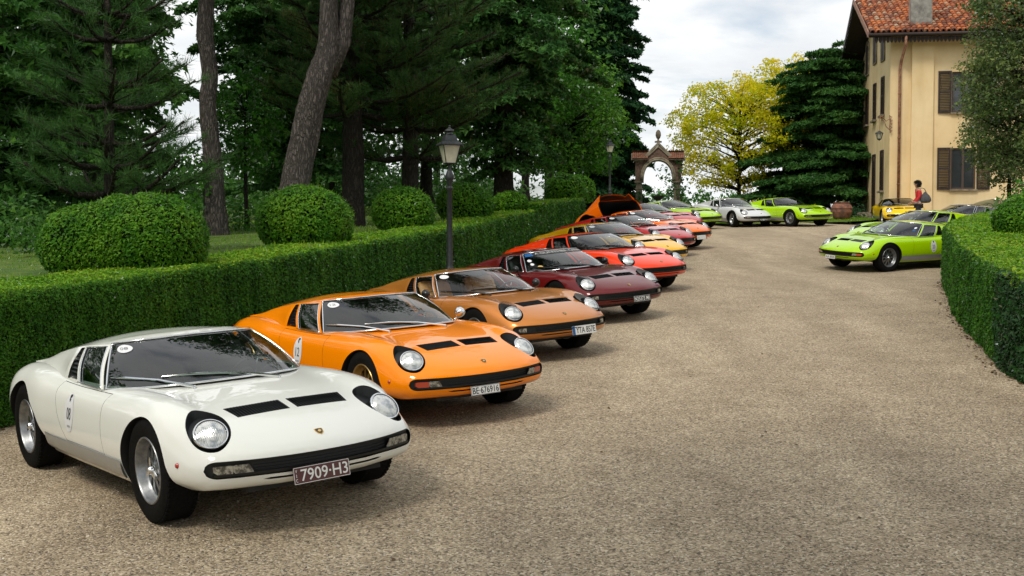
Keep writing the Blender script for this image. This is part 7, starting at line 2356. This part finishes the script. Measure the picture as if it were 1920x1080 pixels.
    mb = MB(); mb.lathe([(0.001, -0.20), (0.11, -0.19), (0.165, -0.13), (0.16, -0.04), (0.12, 0.07), (0.06, 0.15), (0.03, 0.20), (0.001, 0.21)], 18, 0, Matrix.Rotation(R(14), 4, 'Y') @ Matrix.Scale(1.3, 4, (1, 0, 0)) @ Matrix.Scale(0.7, 4, (0, 1, 0)))
    mb.build('bag_body', bag_m, br, smooth=True)
    mb = MB(); mb.tube([(-0.02, 0.0, 0.16), (0.10, 0.02, 0.30), (0.20, 0.0, 0.32), (0.30, -0.05, 0.20), (0.27, -0.10, 0.0), (0.12, -0.08, -0.12)], 0.014, 6); mb.build('strap', bag_m, br, smooth=True)
person()

def split_rear():
    XS = -1.80
    def cut(me, keep_front, XS=XS):
        b = bmesh.new(); b.from_mesh(me)
        g = b.verts[:] + b.edges[:] + b.faces[:]
        bmesh.ops.bisect_plane(b, geom=g, dist=1e-5, plane_co=(XS, 0, 0), plane_no=(1, 0, 0), clear_outer=not keep_front, clear_inner=keep_front)
        return b
    bf = cut(body_cut, True)
    f_me = bpy.data.meshes.new('body_front'); f_me.materials.append(PH); f_me.materials.append(M['trim_black']); bf.to_mesh(f_me); bf.free()
    cl = bmesh.new()
    srcs = [cut(body_cut, False)]
    for nm in 'LR': srcs.append(cut(CM['pillar' + nm], False))
    srcs.append(cut(CM['roof'], False, -1.93)); srcs.append(cut(CM['slats'], False))
    V = []; F = []; MI = []
    for i, b in enumerate(srcs):
        kill = [f for f in b.faces if f.calc_center_median().z < 0.40 and f.normal.z < -0.4 and i == 0]
        bmesh.ops.delete(b, geom=kill, context='FACES')
        b.verts.index_update()
        k = len(V)
        V += [tuple(v.co) for v in b.verts]; F += [tuple(v.index + k for v in f.verts) for f in b.faces]; MI += [1 if i == 4 else f.material_index for f in b.faces]
        b.free()
    n = len(V)
    # dark inner skin
    V2 = [(x * 0.995 - 0.015, y * 0.955, z - 0.03) for x, y, z in V]
    F2 = [tuple(i + n for i in q[::-1]) for q in F]
    V += V2; F += F2; MI += [1] * len(F2)
    c_me = mk_mesh('rear_clamshell', V, F, [PH, M['trim_black']], True, MI)
    c_me.set_sharp_from_angle(angle=R(35)); f_me.set_sharp_from_angle(angle=R(35))
    
    # roof and pillars that stay on the car
    for src, dst in (('roof', 'roof_front'), ('pillarL', 'pillarfL'), ('pillarR', 'pillarfR')):
        b = cut(CM[src], True); me = bpy.data.meshes.new(dst); b.to_mesh(me); b.free()
        if not me.materials: me.materials.append(PH)
        me.set_sharp_from_angle(angle=R(40)); CM[dst] = me
    mb = MB()
    mb.box((-2.15, 0, 0.48), (0.55, 0.95, 0.34)); mb.box((-2.15, 0.17, 0.70), (0.5, 0.14, 0.10), 1); mb.box((-2.15, -0.17, 0.70), (0.5, 0.14, 0.10), 1)
    mb.box((-2.9, 0, 0.42), (0.7, 1.0, 0.12))
    for q in range(6):
        for s in (-0.06, 0.06):
            mb.tube([(-2.36 + q * 0.085, s, 0.66), (-2.36 + q * 0.085, s, 0.80)], 0.022, 8, 1)
    CM['engine'] = mb.mesh('engine_block', [M['cabin'], M['chrome']])
    return f_me, c_me

P_ = {
 'white': paint('ivory_white_paint', (0.84, 0.85, 0.79)), 'orange': paint('bright_orange_paint', (1.0, 0.27, 0.0)),
 'bronze': paint('bronze_metallic_paint', (0.55, 0.20, 0.035), 0.35, 0.34), 'maroon': paint('maroon_paint', (0.125, 0.005, 0.006)),
 'vermilion': paint('vermilion_paint', (0.85, 0.048, 0.004)), 'yellow': paint('yellow_paint', (0.95, 0.50, 0.004)),
 'red': paint('red_paint', (0.50, 0.010, 0.012)), 'open': paint('amber_orange_paint', (0.95, 0.17, 0.0)),
 'lime': paint('lime_green_paint', (0.38, 0.66, 0.0)), 'silver': paint('silver_white_paint', (0.66, 0.67, 0.68), 0.15),
 'grey': paint('silver_grey_paint', (0.42, 0.44, 0.46), 0.4), 'blackroof': paint('black_roof_paint', (0.012, 0.013, 0.015)),
 'dgreen': paint('dark_green_paint', (0.010, 0.045, 0.025)), 'vyellow': paint('villa_yellow_paint', (0.93, 0.60, 0.004)),
}
sill_br = mat('bronze_sill', (0.30, 0.12, 0.04), 0.35, 0.5)

GL = 'sports cars parked in a row along the left hedge'
c = build_car('white', P_['white'], 'ivory white sports car with 08 on its door, nearest at the head of the row', lamps='fl', group=GL)
door_sticker(-1, '08', [o for o in c.children if o.name.startswith('door') and 'mirror' not in o.name][1])
ws = [o for o in c.children if o.name.startswith('windscreen')][0]
screen_disc(-0.72, 0.82, 0.13, 0.105, M['white_label'], ws, print_txt='08')
plate(c, '7909·H3', 0.372, 0.100, M['plate_brown'], M['plate_text'], y0=-0.062, z0=0.322, side_txt='VIC', border=True)

c = build_car('orange', P_['orange'], 'bright orange sports car with 12 on its door, beside the ivory white car', lamps='fla', rim='rimg', mirrors=(1,), group=GL)
door_sticker(-1, '12', [o for o in c.children if o.name.startswith('door') and 'mirror' not in o.name][1], cx=-1.22)
ws = [o for o in c.children if o.name.startswith('windscreen')][0]
screen_disc(-0.72, 0.82, 0.13, 0.105, M['white_label'], ws, print_txt='12')
plate(c, 'BE·676916', 0.30, 0.080, M['plate_white'], M['ink'], y0=-0.070, z0=0.312, border=True)

c = build_car('bronze', P_['bronze'], 'bronze sports car with tan seats and a white YTA 857E plate', seat='seat_t', lash=True, lamps='fls', mirrors=(-1, 1), wip='b', group=GL, trim='chrome', sillm=sill_br, glassm=M['glass_clear'])
ws = [o for o in c.children if o.name.startswith('windscreen')][0]
screen_disc(-0.72, 0.82, 0.13, 0.105, M['white_label'], ws)
plate(c, 'YTA 857E', 0.36, 0.105, M['plate_white'], M['ink'], y0=0.20, z0=0.335, band=M['blue_label'])

c = build_car('maroon', P_['maroon'], 'maroon sports car with a lettered band across its windscreen top', lash=True, lamps='fls', mirrors=(-1, 1), wip='b', group=GL, sillm=P_['maroon'])
ws = [o for o in c.children if o.name.startswith('windscreen')][0]
screen_disc(-0.82, 0.52, 0.075, 0.07, M['white_label'], ws)
screen_disc(-0.78, 0.33, 0.055, 0.06, M['white_label'], ws)
screen_disc(-0.63, 0.20, 0.045, 0.05, M['gold_label'], ws)
V, F = patch(lambda t, s: on_screen(t, s, 0.004), np.linspace(-0.92, -0.62, 8), np.linspace(0.76, 0.95, 4), flip=False)
mk_obj('blue_sticker', mk_mesh('blue_sticker', V, F, [M['blue_label']], True), ws)
V, F = patch(lambda t, s: on_screen(t, s, 0.0035), np.linspace(-0.60, 0.95, 30), np.linspace(0.80, 0.97, 4), flip=False)
mk_obj('sun_strip', mk_mesh('sun_strip', V, F, [M['trim_black']], True), ws)
tm = fit_text(text_mesh('A GUNTHER CARRERA C F', 0.1, 0.0005, m=M['plate_text'], bold=0.002), 1.38, 0.10)
for q in tm.vertices: q.co = on_screen(0.14 + q.co.x, 0.89 + q.co.y, 0.006)
mk_obj('banner_letters', tm, ws)
plate(c, 'N25373 MI', 0.30, 0.085, M['plate_black'], M['plate_text'], y0=0.14, z0=0.330, border=True)

c = build_car('vermilion', P_['vermilion'], 'orange-red sports car between the maroon and the yellow car', lash=True, lamps='fls', mirrors=(-1,), wip='b', group=GL, trim='black', sillm=P_['vermilion'])
ws = [o for o in c.children if o.name.startswith('windscreen')][0]
screen_disc(-0.72, 0.82, 0.13, 0.105, M['white_label'], ws)
c = build_car('yellow', P_['yellow'], 'yellow sports car in the row behind the orange-red one', lash=True, lamps='fls', rim='rim', wip='b', group=GL, sillm=P_['yellow'])
ws = [o for o in c.children if o.name.startswith('windscreen')][0]
screen_disc(-0.72, 0.82, 0.13, 0.105, M['white_label'], ws)
c = build_car('red', P_['red'], 'bright red sports car between the yellow car and the one with its tail open', lash=True, lamps='fls', wip='b', group=GL, trim='black', sillm=P_['red'])
ws = [o for o in c.children if o.name.startswith('windscreen')][0]
screen_disc(-0.72, 0.82, 0.13, 0.105, M['white_label'], ws)
c = build_car('open', P_['open'], 'orange sports car with its rear body section hinged open', lash=True, lamps='fls', mirrors=(1,), wip='c', group=GL, openrear=True)
ws = [o for o in c.children if o.name.startswith('windscreen')][0]
screen_disc(-0.72, 0.82, 0.13, 0.105, M['white_label'], ws)
plate(c, 'MI 88', 0.36, 0.11, M['plate_white'], M['plate_white'], y0=0.0, z0=0.30)
c = build_car('crimson', P_['red'], 'red sports car half hidden behind the orange one with the open tail', lash=True, lamps='fls', wip='b', group=GL, sillm=P_['red'])
ws = [o for o in c.children if o.name.startswith('windscreen')][0]
screen_disc(-0.72, 0.82, 0.13, 0.105, M['white_label'], ws)
c = build_car('lime_row', P_['lime'], 'lime green sports car at the far end of the hedge row, beside the silver-white car', lash=True, lamps='fls', mirrors=(-1,), wip='b', group=GL, sillm=P_['lime'])
GF = 'sports cars parked across the far end of the drive'
c = build_car('silver', P_['silver'], 'silver-white sports car at the far end of the drive, under the yellow-green tree', lamps='fl', mirrors=(-1,), wip='c', group=GF, steer_ang=R(-12))
plate(c, 'TO 88519', 0.33, 0.09, M['plate_black'], M['plate_text'], y0=0.0, z0=0.315)
c = build_car('lime_far', P_['lime'], 'lime green sports car beside the terracotta jar', lamps='fl', wip='b', group=GF, trim='black')
GR = 'sports cars parked beside the right hedge'
c = build_car('lime_near', P_['lime'], 'lime green sports car with 20 on its door, half behind the right hedge', lamps='fla', wip='c', group=GR)
door_sticker(1, '20', [o for o in c.children if o.name.startswith('door') and 'mirror' not in o.name][0], cx=-1.30, cz=0.53)
ws = [o for o in c.children if o.name.startswith('windscreen')][0]
screen_disc(0.80, 0.60, 0.06, 0.075, M['white_label'], ws)
screen_disc(0.80, 0.42, 0.055, 0.07, M['blue_label'], ws)
plate(c, 'AA 850S', 0.30, 0.075, M['plate_white'], M['ink'], y0=-0.1, z0=0.308)
c = build_car('lime_behind', P_['lime'], 'lime green sports car directly behind the one numbered 20', lash=True, lamps='fls', wip='b', group=GR)
c = build_car('grey', P_['grey'], 'silver-grey sports car with black roof behind the right hedge', roof_pm=P_['blackroof'], lamps='fls', wip='b', group=GR)
c = build_car('dark_green', P_['dgreen'], 'dark green sports car farthest behind the right hedge, by the leafy tree', lamps='fls', wip='b', group=GR)
c = build_car('villa_yellow', P_['vyellow'], 'deep yellow sports car parked nose-out against the villa wall', lamps='fls', wip='b', group='sports cars parked at the villa', lash=False, trim='black')
bpy.data.meshes.remove(body0)
